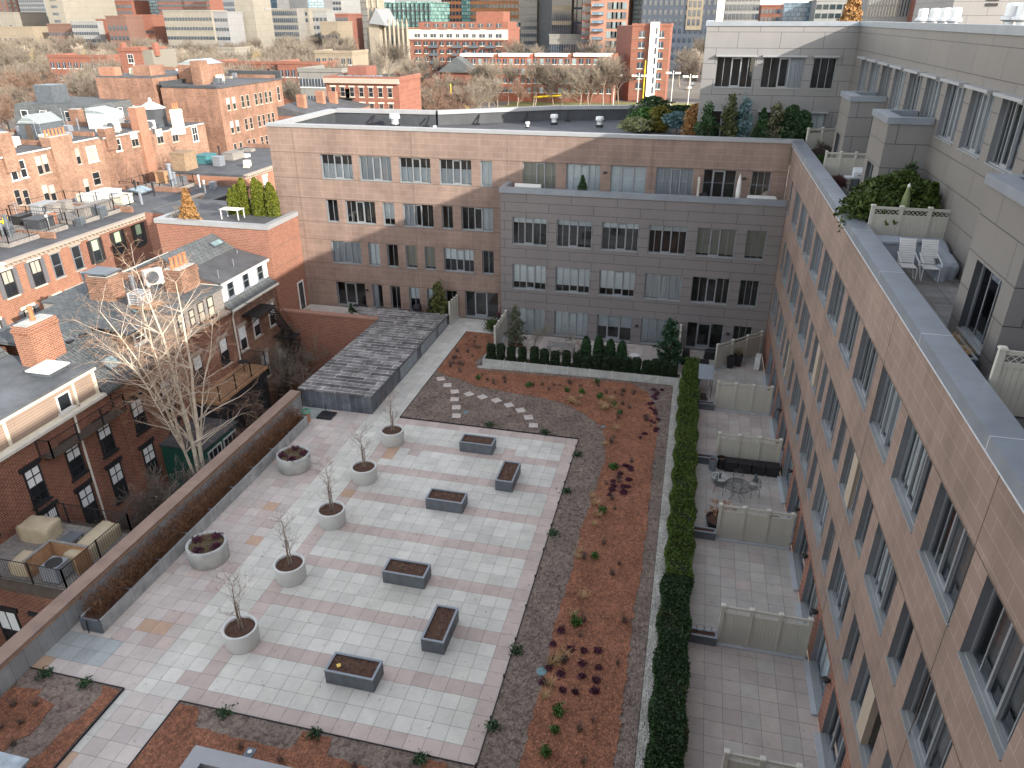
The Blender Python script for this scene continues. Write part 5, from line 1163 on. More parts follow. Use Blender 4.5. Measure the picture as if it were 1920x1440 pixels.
for i, (x, y, w, d, h, lab) in enumerate(((9.75, 14.5, .5, .42, .55, 'black cube shaped cabinet near the patio doors of the mesh table patio'), (5.35, 31.5, .5, .62, 1.0, 'black covered grill beside the pine and the fence post'), (7.2, 32.8, 1.3, .55, .6, 'black covered sofa in front of the gray block doors'), (6.55, 31.2, .65, .5, .5, 'black plastic wrapped bundle left of the diagonal fence'), (-19.6, 35.4, 1.3, .45, .55, 'long black covered bench by the left doors of the tan block'), (-17.7, 35.3, 1.3, .42, .5, 'black covered bench, second along the tan block'), (-15.9, 35.3, 1.3, .42, .5, 'black covered bench, third along the tan block'), (-13.6, 35.2, 1.5, .42, .45, 'low black cover beside the bushy conifer'), (-14.9, 35.5, .6, .55, .95, 'round black kettle grill cover by the tan block'), (4.0, 30.9, .75, .6, .6, 'dark wrinkled cover at the foot of the pine on the gray block terrace'), (6.2, 35.2, .01, .01, .01, ''))):
    if not lab: continue
    z = 0; g = MB(); nx = 8; t = .12; rr = random.Random(i)
    V = []
    for zz, sc in ((0, 1.04), (.35, 1.0), (.8, .97), (.97, .86), (1.0, .7)):
        V.append([(math.copysign(abs(math.cos(a)) ** .35, math.cos(a)) * w / 2 * sc * rr.uniform(.96, 1.04), math.copysign(abs(math.sin(a)) ** .35, math.sin(a)) * d / 2 * sc * rr.uniform(.94, 1.06), zz * h * rr.uniform(.97, 1.03)) for a in np.linspace(0, 6.283, 21)[:-1]])
    for a in V: g.pts(a)
    for k in range(len(V) - 1):
        for t2 in range(20): g.f.append((k * 20 + t2, k * 20 + (t2 + 1) % 20, k * 20 + 20 + (t2 + 1) % 20, k * 20 + 20 + t2)); g.m.append(0)
    g.f.append(tuple(80 + t2 for t2 in range(20))); g.m.append(0)
    o = g.build('covered_furniture', [plain('black_cover', (.018, .018, .021), .55, .3)], loc=(x, y, 0), local=True, uv=False); tag(o, lab, 'covered furniture')
# gray-block terrace furniture
r = empty('dining_table', (-2.9, 31.0, 0), 'weathered wooden dining table on the gray block terrace', 'table'); g = MB()
for k in range(6): g.box(-.95, -.45 + k * .152, .70, .95, -.45 + k * .152 + .14, .74)
g.build('tabletop', [M_graywood], r, local=True, uv=False)
for (x, y) in ((-.85, -.4), (.85, -.4), (-.85, .4), (.85, .4)): g = MB(); g.box(x - .04, y - .04, 0, x + .04, y + .04, .70); g.build('leg', [M_graywood], r, local=True, uv=False)
iron_chair((-2.7, 30.2, 0), rad(180), 'dark chair in front of the weathered dining table', 'chairs on the gray block terrace', M_darkwood); iron_chair((-1.55, 30.9, 0), rad(-90), 'dark chair at the right end of the weathered dining table', 'chairs on the gray block terrace', M_darkwood); iron_chair((1.35, 31.2, 0), rad(150), 'round backed wire lounge chair beside the small white table', 'chairs on the gray block terrace', mt_)
iron_chair((.95, 30.2, 0), rad(30), 'wire lounge chair in front of the small white table', 'chairs on the gray block terrace', mt_)
r = empty('side_table', (2.05, 30.9, 0), 'small round white topped table on the gray block terrace', 'table'); g = MB(); g.lathe([(.0, .5), (.32, .5), (.32, .53), (0, .53)], n=20); g.build('tabletop', [M_white], r, local=True, uv=False); g = MB(); g.lathe([(.2, 0), (.1, .05), (.03, .1), (.03, .5)], n=10); g.build('pedestal', [M_black], r, local=True, uv=False)
branchy_conifer('pine_tree', (4.25, 30.5, 0), 'dark green pine standing beside the fence on the gray block terrace', 'pine', None, 3.6, 1.15, leafm('dark_pine_leaf', (.012, .04, .02), (.035, .085, .04)), 5, 12, .09, 60)
branchy_conifer('potted_evergreen', (-6.1, 31.0, .35), 'sparse gray green evergreen in the low stone pot of the gray block terrace', 'evergreen', None, 3.1, .95, leafm('gray_green_leaf', (.05, .07, .04), (.11, .12, .08)), 8, 12, .07, 40)
bare_tree('small_bare_tree', (-4.4, 29.8, .0), 'thin leafless sapling by the left end of the yew row', 'tree', 'thin saplings on the gray block terrace', 2.6, .028, 41, 5, M_barkg, M_twigg, .5, .05, 1, 3, .4, .004); bare_tree('small_bare_tree', (-1.9, 30.0, .0), 'thin leafless sapling right of the weathered dining table', 'tree', 'thin saplings on the gray block terrace', 2.3, .025, 43, 5, M_barkg, M_twigg, .5, .05, 1, 3, .4, .004)
branchy_conifer('bushy_conifer', (-12.9, 34.9, 0), 'bushy golden green conifer in front of the tan block left of the entrance', 'conifer', None, 3.3, .95, leafm('olive_leaf', (.045, .055, .015), (.12, .13, .045)), 13, 13, .09, 70)
conifer('small_potted_fir', (-19.9, 34.5, 0), 'tiny potted conifer beside the terrace doors of the tan block', 'conifer', None, 1.0, .3, M_pine, 3, 500, .05)
hedge_box('low_hedge', -24.2, 32.3, -20.9, 32.8, .75, leafm('yellow_hedge_leaf', (.12, .12, .03), (.30, .26, .08)), 'straggly yellow green hedge behind the garden wall cap', 2600, .06, 9, core=M_twigy, bumpy=.12)
r = empty('folded_parasol', (7.45, 34.6, 9.55), 'white folded parasol on the upper terrace of the gray block', 'parasol', 'folded parasols'); g = MB(); g.tube([(0, 0, 0), (0, 0, 2.3)], .025, 8); g.build('pole', [M_white], r, local=True, uv=False); g = MB(); g.lathe([(.04, .75), (.13, .8), (.16, 1.2), (.12, 1.8), (.04, 2.2), (0, 2.25)], n=9); g.build('canopy', [M_white], r, local=True, uv=False)
r = empty('folded_parasol', (12.3, 15.6, 12.62), 'olive green folded parasol rising from the juniper bushes on the roof terrace', 'parasol', 'folded parasols'); g = MB(); g.tube([(0, 0, 0), (0, 0, 2.5)], .025, 8); g.build('pole', [M_white], r, local=True, uv=False); g = MB(); g.lathe([(.05, .9), (.17, 1.0), (.20, 1.4), (.13, 2.0), (.05, 2.4), (.06, 2.46), (0, 2.55)], n=9, mats=[0, 0, 0, 0, 1, 1]); g.build('canopy', [plain('olive_fabric', (.17, .20, .09), .8, .1), M_white], r, local=True, uv=False)
# gray block upper terrace pieces
conifer('potted_christmas_tree', (-2.45, 34.75, 9.55), 'small dark conical fir on the upper terrace of the gray block', 'conifer', None, 1.75, .5, M_pine, 14, 1600, .06)
r = empty('covered_sofa', (-6.2, 34.75, 9.55), 'white covered lounge seat on the upper terrace of the gray block', 'covered furniture'); g = MB(); g.box(-.9, -.3, 0, .9, .35, .55); g.box(-.9, .2, .55, .9, .35, .98); g.build('cover', [M_white], r, local=True, uv=False)
r = empty('covered_furniture', (8.9, 34.7, 9.55), 'white sheet covered table at the right end of the upper terrace', 'covered furniture'); g = MB(); g.extrude([(-.9, -.3, 0), (.9, -.3, 0), (.8, .3, 0), (-.8, .3, 0)], (0, 0, .95)); g.build('cover', [M_white], r, local=True, uv=False)
r = empty('kettle_grill', (5.35, 35.0, 9.55), 'black kettle grill beside the short lattice fence on the upper terrace', 'grill'); g = MB(); g.lathe([(0, .45), (.2, .5), (.28, .7), (.2, .92), (0, .98)], n=18); g.build('bowl', [M_black], r, local=True, uv=False)
for k in range(3): a = k * 2.1; g = MB(); g.tube([(.1 * math.cos(a), .1 * math.sin(a), .5), (.26 * math.cos(a), .26 * math.sin(a), 0)], .013, 5); g.build('leg', [M_black], r, local=True, uv=False)
# ---- roof terrace of the right wing
M_cover = plain('gray_fabric_cover', (.30, .33, .37), .75, .08, 2, bmp=.1)
def drape(name, poly, h, label, mat, loc, seed=0, back=None):
    'L-shaped sofa cover: rounded, slightly sagging'
    g = MB(); rr = random.Random(seed); rings = []
    for zz, sc in ((0, 1.0), (.15, .99), (.75, .985), (.95, .96), (1.0, .90)):
        cx = sum(p[0] for p in poly) / len(poly); cy = sum(p[1] for p in poly) / len(poly); ring = []
        for i, a in enumerate(poly):
            b = poly[(i + 1) % len(poly)]
            for t in np.linspace(0, 1, 7)[:-1]:
                x = a[0] + (b[0] - a[0]) * t; y = a[1] + (b[1] - a[1]) * t; w_ = (1.1 - zz) * .09 * math.sin(7 * t * 6 + i * 2)
                ring.append((cx + (x - cx) * (sc + w_), cy + (y - cy) * (sc + w_), zz * (h if not back else h + back * (y - cy)) + (rr.uniform(-.05, .05) if zz > .5 else 0)))
        rings.append(ring)
    n = len(rings[0])
    for a in rings: g.pts(a)
    for k in range(4):
        for t in range(n): g.f.append((k * n + t, k * n + (t + 1) % n, k * n + n + (t + 1) % n, k * n + n + t)); g.m.append(0)
    g.f.append(tuple(4 * n + t for t in range(n))); g.m.append(0)
    o = g.build(name, [mat], loc=loc, local=True, uv=False, smooth=True); return o
o = drape('covered_sofa', [(-1.35, .35), (1.25, .35), (1.25, -2.1), (.55, -2.1), (.45, -.35), (-1.3, -.35)], .72, '', M_cover, (12.35, 14.3, 12.62), 2, .12); tag(o, 'large gray fabric covered corner sofa behind two white deck chairs on the roof terrace', 'covered furniture')
def deck_chair(loc, rz, label, fold=False):
    r = empty('white_deck_chair', loc, label, 'deck chair', 'white slatted deck chairs', rz)
    g = MB()
    for k in range(7): g.box(-.24, -.28 + k * .075, .40, .24, -.28 + k * .075 + .06, .425)
    g.build('seat', [M_white], r, local=True, uv=False); g = MB()
    for k in range(10): z = .45 + k * .075; y = .25 + k * .032; g.extrude([(-.24, y, z), (.24, y, z), (.24, y + .026, z + .062), (-.24, y + .026, z + .062)], (0, .015, 0))
    for x in (-.255, .24): g.extrude([(x, .22, .4), (x + .015, .22, .4), (x + .015, .58, 1.2), (x, .58, 1.2)], (0, .03, 0))
    g.build('backrest', [M_white], r, local=True, uv=False)
    for x in (-.28, .28): g = MB(); g.tube([(x, .42, .75), (x, .1, .66), (x, -.22, .62), (x, -.3, .5)], .02, 6); g.build('armrest', [M_white], r, local=True, uv=False)
    for (x, y0_, y1_) in ((-.26, -.28, .1), (.26, -.28, .1), (-.24, .3, -.15), (.24, .3, -.15)): g = MB(); g.tube([(x, y0_, .42), (x, y1_ if y0_ > 0 else y0_ - .04, 0)], .018, 6); g.build('leg', [M_white], r, local=True, uv=False)
    return r
deck_chair((11.98, 12.35, 12.62), 0, 'white slatted deck chair, left one of two on the roof terrace'); deck_chair((12.68, 12.35, 12.62), 0, 'white slatted deck chair, right one of two on the roof terrace')
for i, (y, lab) in enumerate(((11.3, 'farthest'), (10.6, 'middle'), (9.95, 'nearest'))):
    r = empty('white_folding_stool', (11.35, y, 12.62), 'white slatted folding chair half hidden by the coping, %s of three' % lab, 'chair', 'white slatted folding chairs'); g = MB()
    for k in range(5): g.box(-.16, -.2 + k * .085, .42, .26, -.2 + k * .085 + .065, .445)
    g.build('seat', [M_white], r, local=True, uv=False)
    for (a, b) in ((-.2, .25), (.25, -.2)):
        for y_ in (-.2, .2): g = MB(); g.tube([(a, y_, .0), (b, y_, .42)], .016, 5); g.build('leg', [M_white], r, local=True, uv=False)
    g = MB(); g.box(-.2, -.22, .62, .1, .22, .66); g.tube([(-.2, -.2, .42), (-.2, -.2, .64)], .014, 5); g.tube([(-.2, .2, .42), (-.2, .2, .64)], .014, 5); g.build('armrest', [M_white], r, local=True, uv=False)
r = empty('grill', (12.65, 25.9, 12.62), 'stainless steel gas grill with a dark cabinet on the roof terrace', 'grill'); g = MB(); g.box(-.35, -.28, .05, .35, .28, .8); g.build('cabinet', [plain('grill_gray', (.16, .18, .2), .4, .1, 2, .5)], r, local=True, uv=False)
g = MB(); g.box(-.75, -.26, .82, .75, .26, .88); g.build('shelf', [M_metalrib], r, local=True, uv=False); g = MB(); g.extrude([(-.36, -.26, .89), (-.36, .28, .89), (-.36, .28, 1.2), (-.36, .12, 1.32), (-.36, -.2, 1.12)], (.72, 0, 0)); g.build('lid', [M_metalrib], r, local=True, uv=False)
g = MB(); g.tube([(-.2, -.30, 1.0), (.2, -.30, 1.0)], .015, 6); g.build('handle', [M_black], r, local=True, uv=False)
for i, y in enumerate((5.55, 4.75)):
    r = rect_planter(.46, .78, .45, plain('blue_planter', (.06, .10, .14), .5, .2), M_planterrim, 'blue_planter'); r.location = (11.62, y, 12.62); tag(r, 'dark blue planter with dry grass under the bay window, %s of two' % ['farther', 'nearer'][i], 'planter', 'dark blue planters')
    g = MB(); rg = random.Random(i); tuft(g, 0, -.15, .38, .22, .3, 70, rg, 0, .008); tuft(g, 0, .15, .38, .22, .3, 70, rg, 0, .008); g.build('dry_grass', [M_grass], r, local=True, uv=False)
    soil_sheet(r, .36, .68, .38, 3)
r = empty('mesh_lounger', (12.0, .2, 12.62), 'black mesh table top at the right edge beside the white fence', 'table'); g = MB()
g.tube([(-.75, -1.3, .7), (.9, -1.3, .7), (.9, .6, .7), (-.75, .6, .7), (-.75, -1.3, .7)], .03, 6)
for k in range(40): y = -1.3 + k * .048; g.tube([(-.75, y, .7), (.9, y, .7)], .007, 3)
for k in range(34): x = -.75 + k * .049; g.tube([(x, -1.3, .702), (x, .6, .702)], .007, 3)
g.build('mesh_top', [M_black], r, local=True, uv=False)
for (x, y) in ((-.7, -1.2), (.8, -1.2), (-.7, .5), (.8, .5)): g = MB(); g.tube([(x, y, 0), (x, y, .7)], .02, 6); g.build('leg', [M_black], r, local=True, uv=False)
r = empty('blue_bucket', (11.22, 2.95, 12.62), 'small bright blue tub next to the white fence post', 'tub'); g = MB(); g.lathe([(.12, 0), (.18, .3), (.16, .3), (.14, .22), (0, .22)], n=18); g.build('tub', [plain('blue_plastic', (.03, .22, .5), .4, .1)], r, local=True, uv=False)
JB = [(11.45, 16.2, 2.1, .95), (11.9, 17.5, 2.4, .95), (12.7, 18.2, 2.5, .9), (13.0, 16.9, 2.3, .85), (12.4, 16.3, 1.9, .7), (13.25, 15.9, 2.5, .5)]
for i, (x, y, h, r_) in enumerate(JB):
    conifer('juniper_bush', (x, y, 12.62), 'yellow green juniper on the roof terrace, %s' % ['leftmost overhanging the coping', 'second from the left', 'rear middle', 'rear right', 'front middle below the parasol', 'rightmost in front of the wall'][i], 'juniper', 'juniper bushes on the roof terrace', H=h, R=r_, leaf=M_juniper, seed=200 + i, n=5200, size=.085, shape='ball' if i != 5 else 'cone', z0=.05, ragged=.5)
branchy_conifer('pine_tree', (13.0, 18.9, 12.62), 'upright dark pine behind the juniper bushes in front of the gray bay', 'pine', None, 3.0, .8, M_pine, 22, 10, .08, 46)
# roof garden conifers near the far corner
RG = [('branchy', 5.1, 38.6, 2.8, .8, M_pine, 'gray green pine at the left end of the roof garden row before the pale wall'), ('branchy', 6.5, 38.7, 3.4, .65, leafm('yew_green', (.04, .06, .02), (.1, .12, .05)), 'tall narrow olive conifer second in the roof garden row'), ('branchy', 7.45, 38.8, 3.2, .7, M_blue, 'blue spruce in the middle of the roof garden row'), ('cone', 8.6, 38.3, 2.7, .75, M_pine, 'leaning dark evergreen right of the blue spruce'), ('branchy', 9.4, 38.4, 2.9, .8, leafm('gray_green_leaf2', (.07, .09, .05), (.17, .17, .1)), 'sparse gray green evergreen with brown patches in the roof garden row'), ('column', 10.4, 38.6, 2.9, .75, M_pine, 'dense dark green juniper column, left one of the pair near the fence'), ('column', 11.1, 38.5, 2.6, .6, M_pine, 'dense dark green juniper column, right one of the pair near the fence')]
for i, (k, x, y, h, r_, m, lab) in enumerate(RG):
    if k == 'branchy': branchy_conifer('roof_garden_conifer', (x, y, 12.62), lab, 'conifer', 'conifers of the roof garden', h * 1.12, r_ * 1.25, m, 300 + i, 12, .085, 55)
    else: conifer('roof_garden_conifer', (x, y, 12.62), lab, 'conifer', 'conifers of the roof garden', h, r_, m, 300 + i, 4200, .085, k, .1, None, .3)
for i, (px, y, h, r_, m, sh, lab) in enumerate(((1305, 41.3, 2.6, .75, M_brownleaf, 'column', 'brown dried conifer at the left end of the roof garden'), (1270, 45.5, 1.6, .85, M_blue, 'ball', 'low rounded blue spruce on a short stem in the roof garden'), (1212, 47, 1.7, 1.1, M_shrubg, 'ball', 'round dark green bush at the edge of the dark flat roof'), (1222, 49.5, 2.3, 1.3, M_pine, 'ball', 'tall round green bush behind the roof garden path'), (1192, 45.6, 1.1, 1.0, leafm('pale_yellow_leaf', (.16, .19, .08), (.32, .33, .18)), 'ball', 'pale yellow green shrub beside the roof vents'), (1238, 46.2, 1.9, .8, leafm('gold_leaf', (.1, .1, .02), (.2, .18, .04)), 'ball', 'golden green bush by the roof garden path'), (1275, 51, 1.5, 1.6, M_hedged, 'ball', 'clipped dark mound at the back of the roof garden path'), (1325, 40.6, 2.1, .7, M_pine, 'column', 'dark green shrub between the brown conifer and the pale wall'))):
    p = at(px, 230, 1, y); conifer('roof_garden_shrub', (p[0], y, 12.62), lab, 'shrub', 'shrubs of the roof garden', h, r_ * .9, m, 330 + i, 4200, .085, sh, .1 if i != 1 else .5, None, .6)
r = empty('stone_cube', (2.6, 51.5, 12.62), 'dark stone cube at the back of the roof garden path', 'stone block'); g = MB(); g.box(-.45, -.4, 0, .45, .4, .9); g.build('block', [M_lead], r, local=True, uv=False)
bare_tree('leafless_shrub', (11.6, 26.0, 12.62), 'reddish leafless shrub left of the steel grill on the roof terrace', 'shrub', None, 1.3, .03, 88, 5, M_bark, plain('maroon_twig', (.12, .05, .055), .9, .3), .9, -.02, 3, 4, .3, .005)
bare_tree('leafless_shrub', (12.1, 35.6, 12.62), 'brownish leafless shrub in front of the far diagonal terrace fence', 'shrub', None, 1.5, .03, 89, 5, M_bark, M_twigd, .9, -.02, 3, 4, .3, .005)
g = MB(); g.box(10.98, 28.2, 12.62, 11.8, 31.6, 12.75); g.build('x', [M_mulch], uv=False).name = 'planting_patch'; tag(D.objects['planting_patch'], 'strip of reddish planting soil on the roof terrace beyond the small fence', 'planting bed')
for i in range(4): conifer('low_terrace_shrub', (11.3 + .35 * i, 34.0 + .12 * i, 12.62), 'low shrub in front of the far terrace fence, %s' % ['rust coloured leftmost', 'green second', 'green third', 'green rightmost'][i], 'shrub', 'low shrubs by the far terrace fence', .5, .35, [M_brownleaf, M_shrubg, M_shrubg, M_juniper][i], 400 + i, 500, .07, 'ball', .02)
# upper roof brown conifer behind the penthouse coping
conifer('brown_conifer', (14.9, 52, 19.7), 'rust brown conical conifer standing on the upper roof behind the coping', 'conifer', None, 3.2, .9, M_brownleaf, 55, 3500, .1, 'cone', .1)
# annex roof garden
for i, (px, py, h) in enumerate(((452, 405, 2.7), (472, 402, 3.2), (487, 408, 3.3), (503, 405, 3.0), (520, 408, 2.8), (533, 400, 3.0), (465, 395, 2.4), (512, 398, 2.9))):
    p = at(px, py, 2, 6.9); conifer('arborvitae', (p[0], min(35.7, p[1]), 6.6), 'bright yellow green arborvitae on the annex roof, %s' % ['leftmost of the cluster', 'second from the left in front', 'third from the left in front', 'fourth from the left in front', 'fifth from the left in front', 'rightmost against the tan block', 'behind the two leftmost', 'behind the right hand ones'][i], 'arborvitae', 'yellow green arborvitae on the annex roof', h, .42, M_arbor, 500 + i, 4500, .07, 'column', .05, None, .12)
conifer('brown_conifer', (-31.3, 32.8, 6.6), 'rust brown conical conifer at the left end of the annex roof', 'conifer', None, 2.9, .85, M_brownleaf, 56, 4200, .085, 'cone', .1)
bare_tree('leafless_shrub', (-32.6, 33.0, 6.6), 'weeping leafless shrub left of the rust brown conifer on the annex', 'shrub', None, 2.2, .05, 66, 5, M_barkg, M_twigg, .9, -.12, 1, 4, .35, .008)
bare_tree('leafless_shrub', (-29.3, 40.0, 6.6), 'bare shrub behind the annex roof planters', 'shrub', None, 2.2, .05, 67, 4, M_bark, M_twigr, .7, .0, 1, 4, .35, .01)
r = empty('roof_table', (-28.7, 34.3, 6.9), 'slatted wooden table on the annex roof left of the arborvitae', 'table'); g = MB()
for k in range(6): g.box(-.8, -.45 + k * .15, .9, .8, -.45 + k * .15 + .13, .94)
g.build('tabletop', [M_cream], r, local=True, uv=False)
for (x, y) in ((-.7, -.4), (.7, -.4), (-.7, .4), (.7, .4)): g = MB(); g.box(x - .03, y - .03, -.3, x + .03, y + .03, .9); g.build('leg', [M_white], r, local=True, uv=False)
g = MB(); g.box(-29.6, 37.4, 6.6, -27.6, 37.5, 7.9); g.box(-27.6, 37.6, 6.6, -25.98, 37.7, 7.7); tag(g.build('wooden_screen', [M_graywood], uv=False), 'weathered wooden screen wall on the annex roof', 'screen')


# ============================================================ ROW ONE (behind the court wall): facade x = -24.5
X1 = -24.5
M_lint = plain('brownstone', (.36, .30, .25), .8, .15, 2)
M_blacktrim = plain('black_trim', (.025, .025, .028), .5, .1)
M_gutter = plain('white_gutter', (.62, .60, .54), .6, .1)
def wins_x(parent, X, L, trim, glass=None, blind=None, lintel=None, grid=(1, 2), shutters=None):
    for (y, z, w, h) in L: house_window(parent, (X, y, z), math.pi / 2, w, h, trim, glass, blind, lintel, grid, shutters)
def chimney(parent, x0, y0, x1, y1, z0, z1, pots=0, mat=None, cap=True):
    g = MB(); g.box(x0, y0, z0, x1, y1, z1); g.box(x0 - .05, y0 - .05, z1 - .35, x1 + .05, y1 + .05, z1 - .2); c = g.build('chimney', [mat or M_oldbrick], parent)
    if cap: g = MB(); g.box(x0 + .1, y0 + .1, z1, x1 - .1, y1 - .1, z1 + .05); g.build('chimney_cap', [M_concrete], c, uv=False)
    for k in range(pots):
        t = (k + .5) / pots; x = x0 + .15 + (x1 - x0 - .3) * (t if (x1 - x0) > (y1 - y0) else .5); y = y0 + (y1 - y0) * (.5 if (x1 - x0) > (y1 - y0) else t)
        g = MB(); g.lathe([(.13, z1), (.15, z1 + .15), (.11, z1 + .2), (.10, z1 + .65), (.14, z1 + .7), (.14, z1 + .76), (.09, z1 + .76)], x, y, 12); g.build('chimney_pot', [plain('terracotta_pot', (.45, .17, .08), .8, .15)], c, uv=False)
    return c
def skylight(parent, P, t=.1):
    'P: four corners in the roof plane'
    P = [Vector(p) for p in P]; n = (P[1] - P[0]).cross(P[3] - P[0]).normalized(); n = n if n.z > 0 else -n; c = sum(P, Vector()) / 4
    g = MB(); g.extrude([tuple(p) for p in P], tuple(n * .1)); s = g.build('skylight', [M_lead], parent, uv=False)
    g = MB(); g.face([tuple(c + (p - c) * .84 + n * .104) for p in P]); g.build('skylight_glass', [darkglass('skylight_glass', (.16, .24, .26), .1)], s, uv=False)
def railing(name, pts, h, label, z=None, group=None, step=.13):
    g = MB(); root = empty(name, pts[0], label, 'railing', group)
    for a, b in zip(pts[:-1], pts[1:]):
        a = Vector(a); b = Vector(b); L = (b - a).length; n = max(1, int(L / step))
        g.tube([a + Vector((0, 0, h)), b + Vector((0, 0, h))], .022, 5); g.tube([a + Vector((0, 0, .08)), b + Vector((0, 0, .08))], .015, 4)
        for k in range(n + 1): p = a.lerp(b, k / n); g.tube([p, p + Vector((0, 0, h))], .009, 3)
    g.build('balusters', [M_black], root, uv=False)
    for a, b in zip(pts[:-1], pts[1:]):
        a = Vector(a); b = Vector(b); L = (b - a).length; n = max(1, int(L / 1.6))
        for k in range(n + (b is pts[-1] or True)): p = a.lerp(b, k / n); g = MB(); g.box(p.x - .03, p.y - .03, p.z, p.x + .03, p.y + .03, p.z + h + .04); g.build('post', [M_black], root, uv=False)
    return root
# house a: tan clad top floor
ha = empty('row_house', (-29, 9, GZ), 'row house with a tan clapboard top floor and flat dark roof nearest the viewer', 'house', 'row houses behind the courtyard wall')
g = MB(); g.box(-34, 1.0, GZ, X1, 14.85, 2.75); g.build('wall', [M_redbrick], ha)
g = MB(); g.box(-33.5, 1.0, 2.75, X1 - .12, 14.05, 4.42); g.build('top_floor', [M_siding], ha)
g = MB(); g.box(-30.0, 1.0, 4.42, X1 + .02, 14.1, 4.56); g.build('roof', [plain('worn_membrane', (.10, .11, .12), .7, .5, .8, bmp=.1)], ha, uv=False)
g = MB(); g.box(X1 - .02, 1.0, 4.28, X1 + .05, 14.15, 4.42); g.box(X1 - .11, 1.0, 2.8, X1 - .05, 14.1, 3.0); g.box(X1 - .12, 13.9, 2.9, X1 - .04, 14.06, 4.3); g.box(X1 - .12, 12.55, 2.9, X1 - .05, 12.66, 4.3); g.box(X1 - .1, 8.4, 2.9, X1 - .04, 8.55, 4.3); g.build('trim', [M_cream], ha, uv=False)
g = MB(); g.box(X1 - .1, 1.0, 2.75, X1 + .22, 14.85, 2.9); g.build('gutter', [M_gutter], ha, uv=False)
house_window(ha, (X1 - .11, 11.45, 3.1), math.pi / 2, .85, .9, M_white, None, None, None, (1, 1))
wins_x(ha, X1, [(8.45, -.45, .95, 2.0), (10.9, -.45, .95, 2.0), (13.1, -.45, .95, 2.0), (5.4, -.45, .95, 2.0), (10.9, -3.4, .95, 2.2), (13.1, -3.4, .95, 2.2), (8.45, -3.4, 1.1, 2.4)], M_blacktrim, None, M_blind, M_blacktrim, (2, 4))
g = MB(); g.box(-33.4, 1.0, 4.42, -29.4, 14.4, 4.45); g.extrude([(-29.6, 10.2, 4.5), (-33.4, 10.2, 4.5), (-31.5, 10.2, 6.2)], (0, 3.9, 0)); g.build('gable', [M_slate], ha)
g = MB(); g.box(-31.0, 12.5, 4.5, -28.5, 14.1, 4.9); chimney(ha, -27.9, 13.1, -26.9, 15.0, 3.0, 6.75, 1, M_orangebrick)
g = MB(); g.box(-26.6, 12.3, 4.56, -25.5, 13.4, 4.8); g.build('roof_hatch', [M_lead], ha, uv=False); g = MB(); g.box(-26.75, 12.15, 4.8, -25.35, 13.55, 4.88); g.build('hatch_lid', [M_white], ha, uv=False)
g = MB(); g.tube([(X1 + .12, 12.0, 2.8), (X1 + .12, 12.0, -5.5)], .06, 8); g.build('downpipe', [M_gutter], ha, uv=False)
# roof over house b: shingle gable
hb = empty('row_house', (-29, 17.8, GZ), 'row house under a long gray shingle roof with skylights, behind the pale birch', 'house', 'row houses behind the courtyard wall')
g = MB(); g.box(-34, 14.87, GZ, X1, 20.7, 3.0); g.build('wall', [M_redbrick], hb)
def roofprofile(parent, y0, y1, prof, mat=None, name='roof'):
    g = MB(); P = [(p[0], y0, p[1]) for p in prof] + [(p[0], y0, p[1] - .18) for p in reversed(prof)]; g.extrude(P, (0, y1 - y0, 0))
    return g.build(name, [mat or M_slate], parent)
roofprofile(hb, 14.2, 20.7, [(X1 + .25, 2.95), (-27.9, 5.25), (-31.6, 5.3), (-34.2, 3.2)])
g = MB(); g.extrude([(X1, 14.87, 2.8), (-27.9, 14.87, 5.1), (-31.6, 14.87, 5.1), (-34, 14.87, 3)], (0, .1, 0)); g.build('gable_end', [M_redbrick], hb)
def onslope(x): return 2.97 + (5.25 - 2.95) * (X1 + .25 - x) / (X1 + .25 + 27.9)
for (xa, xb, ya, yb) in ((-26.9, -26.0, 18.9, 20.2), (-25.7, -25.0, 15.6, 16.6), (-27.6, -27.0, 20.9 - .35, 21.2 - .35)):
    skylight(hb, [(xa, ya, onslope(xa)), (xb, ya, onslope(xb)), (xb, yb, onslope(xb)), (xa, yb, onslope(xa))])
g = MB(); g.extrude([(-25.0, 17.45, 4.76), (-27.6, 17.45, 5.12), (-27.6, 17.45, 5.22), (-25.0, 17.45, 4.88)], (0, 2.3, 0)); g.build('dormer_roof', [M_slate], hb); g = MB(); g.box(-26.3, 17.65, 3.6, -25.35, 19.55, 4.75); g.build('dormer_wall', [M_darkwood], hb, uv=False)
house_window(hb, (-25.33, 18.1, 3.85), math.pi / 2, 1.0, .8, M_white)
g = MB(); g.box(X1 + .02, 14.85, 2.72, X1 + .28, 20.7, 2.86); g.build('gutter', [M_darkwood], hb, uv=False)
for k in range(3): g = MB(); g.box(-27.2, 15.4 + k * .95, 4.95, -27.0, 15.75 + k * .95, 5.08); g.build('roof_vent', [M_black], hb, uv=False)
wins_x(hb, X1, [(15.7, -.5, .95, 2.0), (18.2, -.5, .95, 2.0), (15.7, -3.6, .95, 2.1), (18.2, -3.6, .95, 2.1)], M_blacktrim, None, M_blind, M_blacktrim, (2, 4))
# green bay
gb = empty('window_bay', (-23, 18.5, GZ), 'dark green glazed bay with white glazing bars at the foot of the birch', 'bay'); g = MB(); g.box(X1, 17.2, GZ, -21.6, 20.6, -2.1); g.build('wall', [plain('bottle_green', (.02, .10, .075), .6, .1)], gb, uv=False)
g = MB(); g.box(X1, 17.1, -2.1, -21.5, 20.7, -2.0); g.build('roof', [M_roof], gb, uv=False)
for k in range(2): house_window(gb, (-21.6, 17.5 + k * 1.55, -4.6), math.pi / 2, 1.35, 2.2, M_white, None, None, None, (3, 3))
